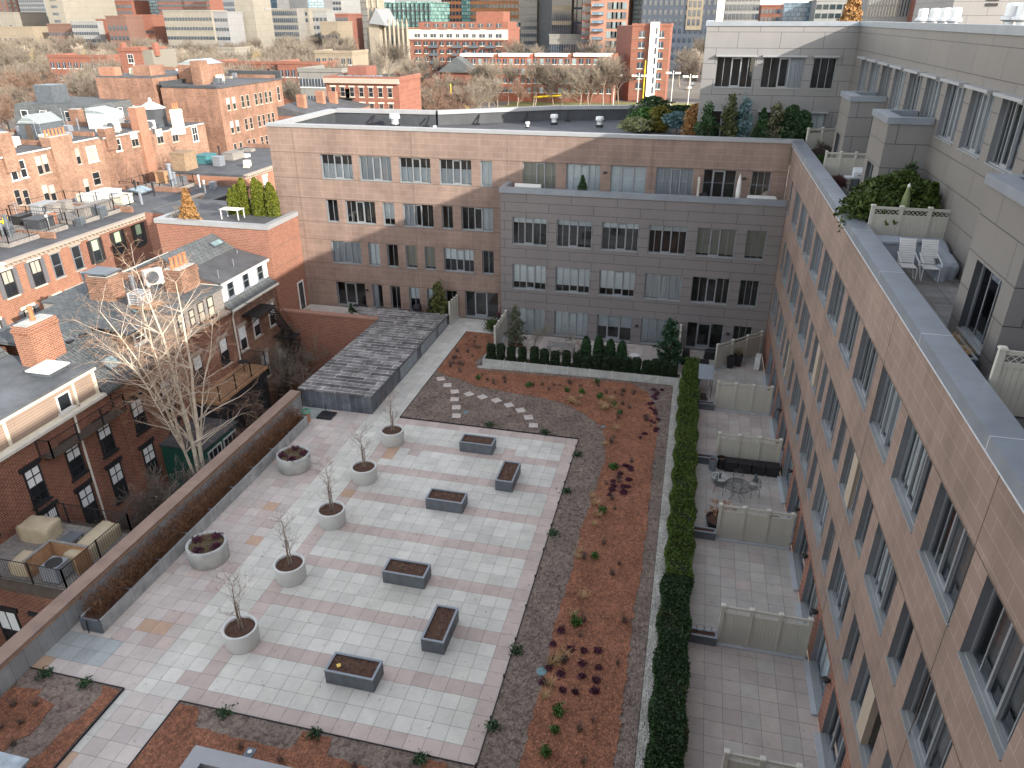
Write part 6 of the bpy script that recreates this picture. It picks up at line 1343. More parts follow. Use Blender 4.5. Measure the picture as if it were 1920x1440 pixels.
# house c: flat roof with mansard windows
hc = empty('row_house', (-29, 23.2, GZ), 'row house with a flat gray roof, mansard windows and a stout chimney with clay pots', 'house', 'row houses behind the courtyard wall')
g = MB(); g.box(-34, 20.72, GZ, X1, 25.85, 3.1); g.build('wall', [M_redbrick], hc)
g = MB(); g.box(-33.8, 20.72, 3.1, X1 - .18, 25.85, 4.75); g.build('mansard', [M_graywood], hc, uv=False)
g = MB(); g.box(-33.9, 20.72, 4.75, X1 - .05, 25.85, 4.9); g.build('roof', [M_slate], hc)
g = MB(); g.box(X1 - .15, 20.72, 3.1, X1 + .25, 25.85, 3.25); g.build('cornice', [M_lint], hc, uv=False)
wins_x(hc, X1 - .17, [(21.1, 3.4, .62, 1.25), (22.2, 3.5, .5, 1.0), (23.1, 3.35, .62, 1.3), (24.1, 3.35, .62, 1.3)], M_blacktrim, M_shade, None, None, (1, 2))
wins_x(hc, X1, [(21.4, -.2, .9, 1.9), (24.2, -.2, .9, 1.9), (21.6, -3.6, .9, 2.0), (24.4, -3.6, .9, 2.0)], M_blacktrim, None, M_blind, M_lint, (1, 2))
chimney(hc, -27.4, 24.0, -26.1, 25.75, 4.9, 6.35, 4)
chimney(hc, -31.0, 21.6, -29.4, 22.8, 4.7, 6.4, 0); g = MB(); g.box(-31.1, 21.5, 6.6, -29.3, 22.9, 6.68); g.build('chimney_rain_cap', [M_lead], hc, uv=False); g = MB(); g.lathe([(.16, 4.9), (.16, 5.9), (.19, 5.95), (.0, 6.0)], -29.4, 23.6, 12); g.build('flue', [M_coping], hc, uv=False)
ac_unit((-27.2, 22.9, 5.75), rad(60), 'white wall mounted style air conditioner standing on the roof of the flat roofed row house', 'outdoor air conditioners', 1.2)
r = empty('cage_condenser', (-27.1, 21.3, 4.9), 'square white caged condenser on a wooden platform on the row house roof', 'air conditioner'); g = MB(); g.box(-.42, -.42, .25, .42, .42, .9); g.build('housing', [M_coping], r, local=True, uv=False); g = MB()
for (x0_, y0_, x1_, y1_) in ((-.46, -.46, -.40, -.40), (.40, -.46, .46, -.40), (-.46, .40, -.40, .46), (.40, .40, .46, .46)): g.box(x0_, y0_, .2, x1_, y1_, .98)
for z in (.3, .45, .6, .75, .95): g.tube([(-.45, -.45, z), (.45, -.45, z), (.45, .45, z), (-.45, .45, z), (-.45, -.45, z)], .018, 4)
g.build('cage', [M_white], r, local=True, uv=False); g = MB(); g.box(-.7, -.7, .12, 1.0, .7, .2); g.box(-.6, -.6, 0, -.5, -.5, .12); g.box(.8, .5, 0, .9, .6, .12); g.build('platform', [M_wood], r, local=True, uv=False)
# house d: white mansard
hd = empty('row_house', (-29, 28.8, GZ), 'row house with a bright white clapboard top floor and dark roof, against the brick annex', 'house', 'row houses behind the courtyard wall')
g = MB(); g.box(-34, 25.87, GZ, X1, 31.75, 3.2); g.build('wall', [M_oldbrick], hd)
g = MB(); g.box(-33, 25.87, 3.2, X1 - .35, 31.75, 4.95); g.build('top_floor', [M_wsiding], hd)
roofprofile(hd, 25.87, 31.75, [(X1 - .2, 5.08), (-27.25, 5.62), (-27.4, 5.62)], M_roof, 'flat_roof'); roofprofile(hd, 25.87, 31.75, [(-27.3, 5.66), (-28.86, 6.62), (-31.9, 5.3), (-34, 3.6)])
g = MB(); g.extrude([(X1 - .36, 25.9, 4.9), (-27.25, 25.9, 5.5), (-28.86, 25.9, 6.4), (-31.9, 25.9, 5.1), (-33.9, 25.9, 3.4), (-33.9, 25.9, 3.2), (X1 - .36, 25.9, 3.2)], (0, .05, 0)); g.build('gable_end', [M_oldbrick], hd)
g = MB(); g.box(X1 - .36, 25.87, 4.85, X1 - .1, 31.75, 5.0); g.build('fascia', [M_white], hd, uv=False)
g = MB(); g.extrude([(X1 - .34, 25.8, 3.55), (X1 + .35, 25.8, 3.2), (X1 + .35, 25.8, 3.28), (X1 - .34, 25.8, 3.66)], (0, 5.9, 0)); g.build('skirt_roof', [M_slate], hd)
g = MB(); g.box(X1 + .33, 25.8, 3.12, X1 + .45, 31.7, 3.26); g.tube([(X1 + .35, 25.95, 3.15), (X1 + .1, 26.1, 2.6), (X1 + .08, 26.1, -5.5)], .06, 8); g.build('gutter', [M_gutter], hd, uv=False)
for y in (26.65, 28.5, 30.35): house_window(hd, (X1 - .34, y, 3.75), math.pi / 2, .72, 1.1, M_coping)
skylight(hd, [(-28.2, 30.2, 6.28), (-27.8, 30.2, 6.03), (-27.8, 31.4, 6.03), (-28.2, 31.4, 6.28)])
wins_x(hd, X1, [(26.5, -.1, .85, 1.75), (28.3, .2, .85, 1.75), (30.4, .2, .85, 1.75), (28.6, -3.2, .9, 1.9), (30.9, -3.6, .9, 1.9)], M_white, None, M_blind, M_lint, (1, 2))
for (z, y0_, y1_) in ((5.02, 25.9, 31.7),):
    for k in range(3): g = MB(); x = [-25.6, -26.6, -25.2][k]; y = [28.9, 31.0, 26.5][k]; g.tube([(x, y, 5.1), (x, y, 5.75)], .035, 6); g.build('vent_pipe', [M_coping], hd, uv=False)
# dark rear extension with roof deck
ex = empty('rear_extension', (-23.6, 21, GZ), 'black clad rear extension with a railed roof deck and wooden edge, below the pale birch', 'extension'); g = MB(); g.box(X1, 20.75, GZ, -22.7, 26.3, -1.05); g.build('wall', [M_blacktrim], ex, uv=False)
g = MB(); g.box(X1, 20.7, -1.05, -22.55, 26.4, -.85); g.build('deck', [M_wood], ex, uv=False)
for k in range(3): house_window(ex, (-22.7, 21.3 + k * 1.6, -4.9), math.pi / 2, 1.3, 3.0, M_blacktrim, None, None, None, (2, 3))
railing('balcony_railing', [(X1, 20.9, -.85), (-22.65, 20.9, -.85), (-22.65, 26.3, -.85), (X1, 26.3, -.85)], 1.05, 'black metal railing around the deck of the black clad extension', None, 'black railings'); 
r = empty('bistro_table', (-23.6, 25.2, -.85), 'round dark bistro table on the deck of the black clad extension', 'table'); g = MB(); g.lathe([(0, .7), (.35, .7), (.35, .73), (0, .73)], n=16); g.build('tabletop', [M_black], r, local=True, uv=False); g = MB(); g.tube([(0, 0, 0), (0, 0, .7)], .03, 6); g.build('leg', [M_black], r, local=True, uv=False)
# fire escape on house d
fe = empty('fire_escape', (-23.6, 29, -5), 'black iron fire escape zigzagging down the brick rear wall next to the annex', 'fire escape')
g = MB(); g.box(X1, 27.2, 2.3, -23.2, 29.6, 2.36); g.build('platform', [M_black], fe, uv=False); g = MB()
for (a, b) in (((-23.2, 27.2), (-23.2, 29.6)), ((X1, 27.2), (-23.2, 27.2))):
    g.tube([(a[0], a[1], 3.3), (b[0], b[1], 3.3)], .02, 5)
    for k in range(14): t = k / 13; x = a[0] + (b[0] - a[0]) * t; y = a[1] + (b[1] - a[1]) * t; g.tube([(x, y, 2.36), (x, y, 3.3)], .008, 3)
g.build('railing', [M_black], fe, uv=False)
def stair(y0_, z0_, y1_, z1_, xa, xb, n):
    g = MB()
    for x in (xa, xb): g.extrude([(x, y0_, z0_), (x, y1_, z1_), (x, y1_, z1_ - .2), (x, y0_, z0_ - .2)], (.03, 0, 0))
    for k in range(n): t = (k + .5) / n; y = y0_ + (y1_ - y0_) * t; z = z0_ + (z1_ - z0_) * t; g.box(xa, y - .11, z - .1, xb, y + .11, z - .07)
    for x in (xa, xb):
        g.tube([(x, y0_, z0_ + .9), (x, y1_, z1_ + .9)], .018, 5)
        for k in range(8): t = k / 7; y = y0_ + (y1_ - y0_) * t; z = z0_ + (z1_ - z0_) * t; g.tube([(x, y, z), (x, y, z + .9)], .01, 3)
    return g.build('stair_flight', [M_black], fe, uv=False)
stair(29.4, 2.3, 31.4, -.6, -24.0, -23.25, 12); g = MB(); g.box(X1, 30.6, -.66, -22.9, 31.7, -.6); g.build('landing', [M_black], fe, uv=False); stair(31.0, -.6, 28.2, -3.6, -23.2, -22.5, 12); stair(28.2, -3.6, 27.2, -5.8, -23.2, -22.5, 7)
g = MB()
for y in (27.3, 29.4): g.tube([(-23.25, y, 2.3), (X1, y, 1.2)], .03, 5)
g.tube([(-23.22, 27.25, 2.3), (-23.22, 27.25, 1.0)], .03, 5); g.build('bracket', [M_black], fe, uv=False)
# balcony grille hung on house a, near left
r = railing('fire_balcony', [(X1, 9.6, 1.75), (-23.7, 9.6, 1.75), (-23.7, 14.6, 1.75), (X1, 14.6, 1.75)], .95, 'thin dark iron balcony hung below the tan top floor', None, 'black railings'); g = MB(); g.box(X1, 9.6, 1.70, -23.7, 14.6, 1.74); g.build('floor', [M_darkwood], r, uv=False)
# near deck with furniture
dk = empty('roof_deck', (-22, 6.5, GZ), 'roof deck of square gray wood tiles on a brick extension at the left edge', 'deck'); ZD = -1.0
g = MB(); g.box(X1, 4.4, GZ, -19.3, 8.5, ZD - .35); g.build('wall', [M_redbrick], dk)
g = MB(); g.box(X1, 4.2, ZD - .35, -19.1, 8.7, ZD - .08); g.build('edge', [M_darkwood], dk, uv=False)
g = MB()
for i in range(8):
    for j in range(6):
        x = X1 + .02 + i * .64; y = 4.55 + j * .64; w = .1
        for k in range(6):
            if (i + j) % 2: g.box(x, y + k * .105, ZD - .08, x + .62, y + k * .105 + .095, ZD + random.uniform(-.004, .004))
            else: g.box(x + k * .105, y, ZD - .08, x + k * .105 + .095, y + .62, ZD + random.uniform(-.004, .004))
g.build('decking', [M_graywood], dk, uv=False)
wins_x(dk, -19.3, [(4.8, -5.2, 1.2, 2.4), (6.8, -5.2, 1.2, 2.4)], M_blacktrim, None, M_blind, M_blacktrim, (2, 2))
for k, xx in enumerate((-23.6, -21.5)): house_window(dk, (xx, 4.4, -5.2), 0, 1.2, 2.4, M_blacktrim, None, M_blind, M_blacktrim, (2, 2))
railing('deck_railing', [(-24.4, 8.45, ZD), (-19.2, 8.45, ZD), (-19.2, 4.5, ZD), (-24.4, 4.5, ZD)], 1.1, 'black metal railing around the roof deck with covered furniture', None, 'black railings')
M_tancover = plain('tan_fabric_cover', (.44, .375, .26), .85, .08, 3)
for (poly, h, loc, lab) in (([(-.85, -.5), (.85, -.5), (.7, .6), (-.8, .5)], .75, (-23.1, 7.3, ZD), 'tan fabric covered chairs at the back corner of the roof deck'), ([(-.45, -1.3), (.45, -1.3), (.45, 1.3), (-.45, 1.3)], .7, (-19.95, 7.0, ZD), 'long tan fabric covered sofa along the deck railing'), ([(-.5, -.5), (.5, -.5), (.5, .45), (-.5, .45)], .6, (-21.9, 5.3, ZD), 'square tan covered seat beside the wooden enclosure')):
    o = drape('covered_furniture', poly, h, '', M_tancover, loc, 3); tag(o, lab, 'covered furniture', 'tan covered furniture')
r = empty('low_table', (-21.3, 6.9, ZD), 'low slate blue slatted table in the middle of the roof deck', 'table'); g = MB()
for k in range(6): g.box(-.35 + k * .12, -.65, .38, -.35 + k * .12 + .11, .65, .42)
g.build('tabletop', [M_planter], r, local=True, uv=False)
for (x, y) in ((-.3, -.6), (.3, -.6), (-.3, .6), (.3, .6)): g = MB(); g.box(x - .025, y - .025, 0, x + .025, y + .025, .38); g.build('leg', [M_planter], r, local=True, uv=False)
r = empty('heat_pump', (-20.2, 5.1, ZD), 'square gray air conditioner with a black top grille in the corner of the roof deck', 'air conditioner'); g = MB(); g.box(-.4, -.4, .05, .4, .4, .8); g.build('housing', [M_coping], r, local=True, uv=False)
g = MB(); g.lathe([(.34, .80), (.34, .83), (0, .84)], n=20); g.build('top_grille', [M_black], r, local=True, uv=False); g = MB()
for k in range(7): g.box(-.405, -.405, .12 + k * .095, .405, .405, .13 + k * .095)
g.build('fins', [M_white], r, local=True, uv=False)
r = empty('wooden_enclosure', (-20.6, 5.6, ZD), 'open cedar enclosure around the square air conditioner on the roof deck', 'screen'); g = MB(); g.box(-.75, -.9, 0, -.68, .6, .95); g.box(-.68, .53, 0, 1.2, .6, .95); g.box(1.13, -.2, 0, 1.2, .53, .95); g.build('panel', [M_wood], r, local=True, uv=False); g = MB(); g.box(-.78, -.92, .95, -.65, .63, .99); g.box(-.65, .5, .95, 1.22, .63, .99); g.build('top_rail', [M_graywood], r, local=True, uv=False)
# house south of it (only its corner)
g = MB(); g.box(-19.8, 8.75, GZ, -18.2, 10.6, -2.2); tag(g.build('shed_lean_to', [M_cream], uv=False), 'small pale painted lean-to past the end of the roof deck', 'lean-to')
# ============================================================ trees in the yards
def birch():
    root = empty('birch_tree', (-21.3, 16.2, GZ), 'large pale barked leafless birch with several stems rising behind the court wall', 'tree'); rg = random.Random(12); tr = MB(); tw = MB(); fine = MB()
    stems = [((-1.6, -2.2), 12.2), ((-.4, -.6), 13.6), ((.3, .9), 12.8), ((-2.2, .9), 11.5), ((1.3, -1.5), 10.0), ((.9, 2.4), 10.2), ((-.2, -3.2), 10.6), ((-3.0, -1.2), 10.2), ((-1.6, 2.6), 10.8), ((.4, -2.0), 12.4)]
    mains = []; done = []
    for (ox, oy), h in stems:
        h *= 1.12
        P = []; R = []; n = 9; r0 = .12 if h > 14 else .075; wx, wy = rg.uniform(0, 6), rg.uniform(0, 6)
        par = mains[len(done) % 3] if len(mains) >= 3 else None; done.append(1)
        for k in range(n + 1):
            t = k / n; w = Vector((.12 * math.sin(wx + t * 7) * t + rg.uniform(-.05, .05), .12 * math.sin(wy + t * 6) * t, 0))
            if par is None: P.append(Vector((ox * t ** 1.7 + .16 * len(mains) - .1, oy * t ** 1.7, h * t)) + w)
            else: b0 = par[3]; P.append(Vector((b0.x + (ox - b0.x) * t ** 1.15, b0.y + (oy - b0.y) * t ** 1.15, b0.z + (h - b0.z) * t)) + w * (k > 0))
            R.append(max(.013, r0 * (1.25 if par is None else .62) * (1 - t) ** .8 + .012))
        if len(mains) < 3: mains.append(P)
        tr.tube(P, R, 7, 0, cap=False)
        for k in range(3, n + 1):
            for q in range(3):
                a = rg.uniform(0, 6.283); d = Vector((math.cos(a), math.sin(a), rg.uniform(.5, 1.2))).normalized(); L = h * rg.uniform(.11, .26) * (1.25 - k / n * .6)
                B = [P[k]]; R2 = [R[k] * .42 + .006]; dd = d.copy()
                for s_ in range(4): dd = (dd + Vector((rg.gauss(0, .14), rg.gauss(0, .14), rg.gauss(.02, .12)))).normalized(); B.append(B[-1] + dd * L / 4); R2.append(max(.007, R2[0] * (1 - (s_ + 1) / 4.6)))
                tw.tube(B, R2, 4, 0, cap=False)
                for s_ in range(1, 5):
                    for q2 in range(2):
                        e = B[s_]; d3 = (dd + Vector((rg.gauss(0, .8), rg.gauss(0, .8), rg.gauss(-.1, .5)))).normalized(); l3 = rg.uniform(.4, 1.1); m1 = e + d3 * l3 * .5; e2 = e + d3 * l3 + Vector((0, 0, -.12 * l3)); fine.tube([e, m1, e2], [.009, .007, .004], 3, 0, cap=False)
                        for q3 in range(2):
                            f = m1.lerp(e2, rg.random()); d4 = (d3 + Vector((rg.gauss(0, .9), rg.gauss(0, .9), rg.gauss(-.5, .5)))).normalized(); fine.tube([f, f + d4 * rg.uniform(.2, .45)], [.006, .004], 3, 0, cap=False)
    tr.build('trunk', [M_birch], root, local=True, uv=False, smooth=True); tw.build('branches', [plain('birch_limb', (.58, .52, .44), .85, .25, 2)], root, local=True, uv=False); fine.build('twigs', [plain('birch_twig', (.33, .22, .15), .9, .25, 2)], root, local=True, uv=False)
birch()
bare_tree('leafless_tree', (-22.0, 29.6, GZ), 'brown leafless tree tangled in front of the fire escape', 'tree', None, 9.5, .10, 19, 6, M_bark, M_twigg, .55, .06, 2, 3, .3, .006, .15, .66, .3)
bare_tree('leafless_tree', (-20.3, 10.6, GZ), 'dark small leafless tree in the yard beyond the roof deck', 'tree', None, 7.6, .10, 23, 6, M_barkg, plain('dark_gray_twig', (.12, .10, .085), .9, .3), .7, .04, 2, 3, .34, .010, .16, .66, .4)
bare_tree('weeping_tree', (-20.8, 22.2, GZ), 'weeping leafless tree with hanging brown twigs before the black clad extension', 'tree', None, 6.2, .08, 29, 6, M_barkg, M_twigr, .8, -.10, 2, 3, .34, .005, .16, .66, .4)
g = MB(); g.box(-22.6, 30.4, GZ, -21.6, 31.3, -4.6); tag(g.build('blue_bin', [plain('blue_bin', (.02, .06, .25), .5, .1)], uv=False), 'blue bin at the foot of the brown tree next to the slate shed', 'bin')
# ============================================================ ROW TWO: street fronts at x = -44
X2 = -44.0; ZC = 4.55
segs2 = [(14, 27.6, 'orange', 'row house across the street at the left edge with gray shutters'), (27.6, 34.2, 'orange', 'orange brick row house across the street with three tall plain windows'), (34.2, 43.4, 'dark', 'dark red row house across the street with black louvred shutters, behind the row chimneys'), (43.4, 52, 'dark', 'row house behind the rust brown conifer of the annex'), (52, 60, 'red', 'darker red row house beyond the annex with a black cornice'), (60, 78, 'orange', 'bright orange row house beyond the annex with pale lintels')]
roofs2 = []
def ypx(px, py, X=X2): return at(px, py, 0, X)[1]
for i, (y0_, y1_, c, lab) in enumerate(segs2):
    zc = ZC + (0 if i < 4 else -.9 if i == 4 else .35)
    h = empty('street_row_house', (X2 - 5, (y0_ + y1_) / 2, GZ), lab, 'house', 'row houses across the street')
    m = {'orange': M_orangebrick, 'dark': M_redbrick, 'red': M_redbrick}[c]
    g = MB(); g.box(X2 - 11, y0_ + .01, GZ, X2, y1_ - .01, zc - .25); g.build('wall', [m], h)
    g = MB(); g.box(X2 - 11, y0_ + .01, zc - .25, X2 - .1, y1_ - .01, zc + .02); g.build('roof', [M_roof], h, uv=False)
    g = MB(); g.box(X2 - .1, y0_, zc - .1, X2 + .42, y1_, zc + .06); g.box(X2, y0_, zc - .45, X2 + .12, y1_, zc - .28)
    n = int((y1_ - y0_) / .42)
    for k in range(n): y = y0_ + (k + .5) * (y1_ - y0_) / n; g.box(X2, y - .07, zc - .28, X2 + .32, y + .07, zc - .1)
    g.build('cornice', [M_lint if i in (1, 2, 3, 5) else M_cream if i == 0 else M_blacktrim], h, uv=False)
    roofs2.append(h)
def sashrow(h, ys, z, w=.95, hh=1.95, **k):
    for y in ys: house_window(h, (X2, y - w / 2, z), math.pi / 2, w, hh, **k)
ys = [ypx(20, 540), ypx(62, 505)]
M_shut = plain('gray_shutter', (.13, .13, .14), .7, .1); M_shutb = plain('black_shutter', (.025, .022, .022), .6, .2)
sashrow(roofs2[0], [ys[0] - 3.6, ys[0], ys[0] + 2.6], 1.95, 1.0, 2.0, trim=M_blacktrim, lintel=M_cream, grid=(2, 2), shutters=M_shut, blind=M_shade)
sashrow(roofs2[0], [ys[0] - 2.2, ys[0] + .9, ys[0] + 3.6], -1.35, 1.0, 2.05, trim=M_blacktrim, lintel=M_cream, grid=(2, 2), shutters=M_shut, blind=M_shade)
sashrow(roofs2[1], [ypx(105, 490), ypx(142, 472), ypx(177, 457)], 1.95, .95, 2.0, trim=M_coping, lintel=M_lint)
sashrow(roofs2[1], [ypx(105, 490) + .6, ypx(152, 560), ypx(188, 540)], -1.3, .95, 2.0, trim=M_white, glass=M_shade, lintel=M_lint)
sashrow(roofs2[2], [36.6, 39.3, 42.0], 1.95, .85, 1.95, trim=M_blacktrim, shutters=M_shutb, blind=plain('green_blind', (.42, .55, .36), .8, .1))
sashrow(roofs2[2], [36.6, 39.3, 42.0], -1.4, .85, 1.95, trim=M_blacktrim, shutters=M_shutb, blind=plain('green_blind', (.42, .55, .36), .8, .1))
sashrow(roofs2[3], [45.5, 48.2, 50.8], 1.9, .9, 1.9, trim=M_blacktrim)
sashrow(roofs2[4], [53.6, 56.2, 58.8], 1.0, .9, 1.9, trim=M_white, lintel=M_blacktrim, blind=M_blind)
sashrow(roofs2[5], [61.5, 64.0, 66.6, 69.2, 72, 74.5], 2.15, .9, 1.9, trim=M_white, lintel=M_cream, blind=M_blind)
# things on the row two roofs
def roofthing_box(name, p, s, mat, label, cat, h0=0, group=None, rim=None):
    g = MB(); g.box(p[0] - s[0] / 2, p[1] - s[1] / 2, p[2], p[0] + s[0] / 2, p[1] + s[1] / 2, p[2] + s[2]); r = empty(name, p, label, cat, group); g.build('body', [mat], r)
    if rim: g = MB(); g.box(p[0] - s[0] / 2 - .06, p[1] - s[1] / 2 - .06, p[2] + s[2], p[0] + s[0] / 2 + .06, p[1] + s[1] / 2 + .06, p[2] + s[2] + .08); g.build('lid', [rim], r, uv=False)
    return r
def P2(px, py, z=ZC): q = at(px, py, 2, z); return (q[0], q[1], z)
def roofdeck(name, y0_, y1_, xa, xb, z, label, rail=True):
    r = empty(name, (xa, y0_, z), label, 'deck', 'roof decks across the street'); g = MB(); g.box(xa, y0_, z, xb, y1_, z + .35); g.build('platform', [M_graywood], r, uv=False)
    if rail: railing('deck_railing', [(xb, y0_, z + .35), (xb, y1_, z + .35), (xa, y1_, z + .35), (xa, y0_, z + .35), (xb, y0_, z + .35)], 1.0, 'black railing of the ' + label, None, 'black railings', .25)
    return r
roofdeck('roof_deck', 31.0, 37.0, -52.5, -46.6, ZC, 'roof deck holding the yellow chair'); roofdeck('roof_deck', 38.2, 44.5, -53.5, -46.4, ZC, 'roof deck with gray woven seats'); roofdeck('roof_deck', 53.0, 58.6, -54.5, -49.6, ZC - .8, 'small dark fenced roof deck with a tall round flue')
r = empty('yellow_chair', (-50.7, 34.6, ZC + .35), 'bright yellow moulded chair on a roof deck across the street', 'chair'); ym = plain('yellow_plastic', (.85, .62, .02), .5, .05); g = MB(); g.lathe([(0, .42), (.3, .45), (.36, .6), (.33, .62), (.26, .5), (0, .48)], n=16); g.build('seat', [ym], r, local=True, uv=False); g = MB(); g.extrude([(-.3, .3, .45), (.3, .3, .45), (.22, .42, 1.0), (-.22, .42, 1.0)], (0, .05, 0)); g.build('backrest', [ym], r, local=True, uv=False)
for (x, y) in ((-.22, -.22), (.22, -.22), (-.22, .22), (.22, .22)): g = MB(); g.tube([(x * .7, y * .7, .45), (x, y, 0)], .03, 6); g.build('leg', [ym], r, local=True, uv=False)
for (p, s, m, lab, cat) in (((-49.4, 32.4, ZC + .35), (.8, 1.2, .9), M_black, 'black covered grill at the left edge of the rooftop decks', 'covered furniture'), ((-48.2, 35.8, ZC + .35), (1.5, 1.6, .75), M_membrane, 'dark covered table on the deck of the yellow chair', 'covered furniture'), ((-50.6, 36.5, ZC + .35), (.9, 1.3, .7), M_black, 'small dark seat next to the yellow chair', 'seat'), ((-52.2, 40.5, ZC + .35), (1.0, 1.9, .75), M_copingw, 'pale rectangular table on the gray seat deck', 'table'), ((-50.6, 40.0, ZC + .35), (.8, .8, .85), M_graywood, 'left gray woven chair beside the pale rectangular table', 'chair'), ((-50.5, 41.3, ZC + .35), (.8, .8, .85), M_graywood, 'right gray woven chair beside the pale rectangular table', 'chair'), ((-47.6, 41.5, ZC + .35), (.9, 3.6, .7), M_graywood, 'long gray woven sofa along the front rail of the deck', 'sofa'), ((-51.2, 46.6, ZC), (1.9, 3.2, .9), M_white, 'white covered furniture beyond the gray seat deck', 'covered furniture'), ((-48.6, 46.2, ZC), (1.0, 1.6, .8), M_cream, 'pale boxy condenser on the roof beside the white covered furniture', 'air conditioner'), ((-50.8, 33.2, ZC + .35), (1.1, .8, .6), M_wood, 'wooden box under the yellow chair rail', 'box')):
    r = roofthing_box('rooftop_item', p, s, m, lab, cat, rim=m)
    r.name = cat.replace(' ', '_')
chimney_roots = []
def solo_chimney(x, y, z, w, d, h, lab, pots=0, mat=None):
    r = empty('chimney_stack', (x, y, z), lab, 'chimney', 'free standing chimney stacks'); chimney(r, x - w / 2, y - d / 2, x + w / 2, y + d / 2, z, z + h, pots, mat)
solo_chimney(-48.9, 31.6, ZC, .9, 1.0, 1.3, 'short brick chimney beside the lattice screen on the street row roof', 0, M_orangebrick); solo_chimney(-49.0, 37.6, ZC, .8, 1.0, 1.1, 'short brick chimney between the two roof decks across the street', 0, M_orangebrick)
def flue(p, r_, h, lab, mat=None):
    g = MB(); g.lathe([(r_, 0), (r_, h), (r_ * 1.35, h), (r_ * 1.35, h + .12), (0, h + .14)], n=14); o = g.build('metal_flue', [mat or M_coping], loc=p, local=True, uv=False); tag(o, lab, 'flue', 'metal flues on roofs')
flue((-48.0, 32.6, ZC), .16, 2.0, 'dark tall flue left of the yellow chair deck', M_lead); flue((-46.6, 46.3, ZC), .13, 1.2, 'pale flue pipe on the roof left of the rust brown conifer'); flue((-50.4, 56.0, ZC - .4), .22, 2.3, 'tall shiny round flue in the small fenced roof deck'); flue((-50.9, 57.2, ZC - .4), .18, 1.2, 'shorter shiny flue in the small fenced roof deck')
sk_ = empty('roof_skylight', (-50, 50.4, ZC), 'sloping glass skylight on the dark roof left of the rust brown conifer', 'skylight'); skylight(sk_, [(-50.8, 49.6, ZC + .5), (-49.2, 49.6, ZC + .15), (-49.2, 51.8, ZC + .15), (-50.8, 51.8, ZC + .5)])
for (p, s, m, lab, cat) in (((-52.5, 61.5, ZC + .4), (1.8, 2.2, 1.9), plain('lattice_wood', (.24, .17, .11), .9, .35, 4), 'grayish lattice clad roof shelter beyond the small fenced deck', 'roof shelter'), ((-53.0, 58.0, ZC - .9), (1.2, 1.0, 1.6), M_wood, 'wooden cabinet beside the tall shiny flue', 'cabinet'), ((-50.0, 64.4, ZC + .4), (1.0, 1.0, 1.0), M_coping, 'pale condenser on the roof beyond the lattice shelter', 'air conditioner'), ((-52.8, 66.0, ZC + .4), (1.6, 2.2, .9), plain('teal_tarp', (.05, .16, .18), .7, .2), 'teal tarpaulin covered pile on the far street roof', 'covered furniture'), ((-51.0, 69.0, ZC + .4), (1.4, 2.4, .8), M_graywood, 'far roof deck bench beyond the teal tarpaulin', 'bench')):
    r = roofthing_box('rooftop_item', p, s, m, lab, cat, rim=m); r.name = cat.replace(' ', '_')
# ============================================================ ROW THREE: rear walls at x = -62
X3 = -62.0; ZR = 8.3
segs3 = [(38, 47.6, M_paintbrick, 0, 'row house with a cream dormer box at the far left of the brick rear walls'), (47.6, 54.0, M_paintbrick, .0, 'tan brick row house rear with a broad ribbed chimney'), (54.0, 60.2, M_paintbrick, .1, 'tan brick row house rear with arched brown windows'), (60.2, 69.2, M_oldbrick, -.1, 'vine covered brick row house rear'), (69.2, 80, M_paintbrick, -.7, 'brick row house rear joining the tall brick block')]
hs3 = []
for i, (y0_, y1_, m, dz, lab) in enumerate(segs3):
    h = empty('rear_row_house', (X3 - 5, (y0_ + y1_) / 2, GZ), lab, 'house', 'brick rear walls in the third row'); z = ZR + dz
    g = MB(); g.box(X3 - 13, y0_ + .01, GZ, X3, y1_ - .01, z - .1); g.build('wall', [m], h); g = MB(); g.box(X3 - 13, y0_ + .01, z - .1, X3 + .08, y1_ - .01, z + .05); g.build('roof', [M_roof], h, uv=False)
    g = MB(); g.box(X3 + .08, y0_ + .3, z - .08, X3 + .2, y1_ - .5, z + .06); g.build('gutter', [M_gutter], h, uv=False); hs3.append(h)
def w3(h, px, py, w, hh, **k):
    p = at(px, py, 0, X3); house_window(h, (X3, p[1] - w / 2, p[2]), math.pi / 2, w, hh, **k)
for px in (30, 47): w3(hs3[0], px, 338 - (px - 30) * .3, .8, 1.75, trim=M_white)
for px in (78, 90): w3(hs3[1], px, 327 - (px - 78) * .3, .75, 1.85, trim=M_lint, blind=plain('green_blind', (.42, .55, .36), .8, .1))
for px in (38, 54): w3(hs3[0], px, 385, .75, 1.6, trim=M_lint)
for px in (90, 103): w3(hs3[1], px, 377, .75, 1.7, trim=M_lint, blind=M_shade)
for px in (136, 149): w3(hs3[2], px, 312 - (px - 136) * .3, .75, 1.7, trim=M_lint, blind=plain('green_blind', (.42, .55, .36), .8, .1))
for px in (152, 166): w3(hs3[2], px, 364, .75, 1.7, trim=M_lint, blind=M_shade)
for px in (176,): w3(hs3[3], px, 303, 1.5, 1.7, trim=M_cream, glass=M_shade)
w3(hs3[3], 224, 283, .9, 1.4, trim=M_white); w3(hs3[3], 184, 347, 1.2, 1.5, trim=M_lint)
for px in (255, 302, 330): w3(hs3[3] if px < 270 else hs3[4], px, 275 - (px - 255) * .12, 1.3, 1.8, trim=M_lint, blind=M_blind, grid=(2, 2))
w3(hs3[4], 368, 265, 1.2, 1.9, trim=M_white, grid=(2, 2))
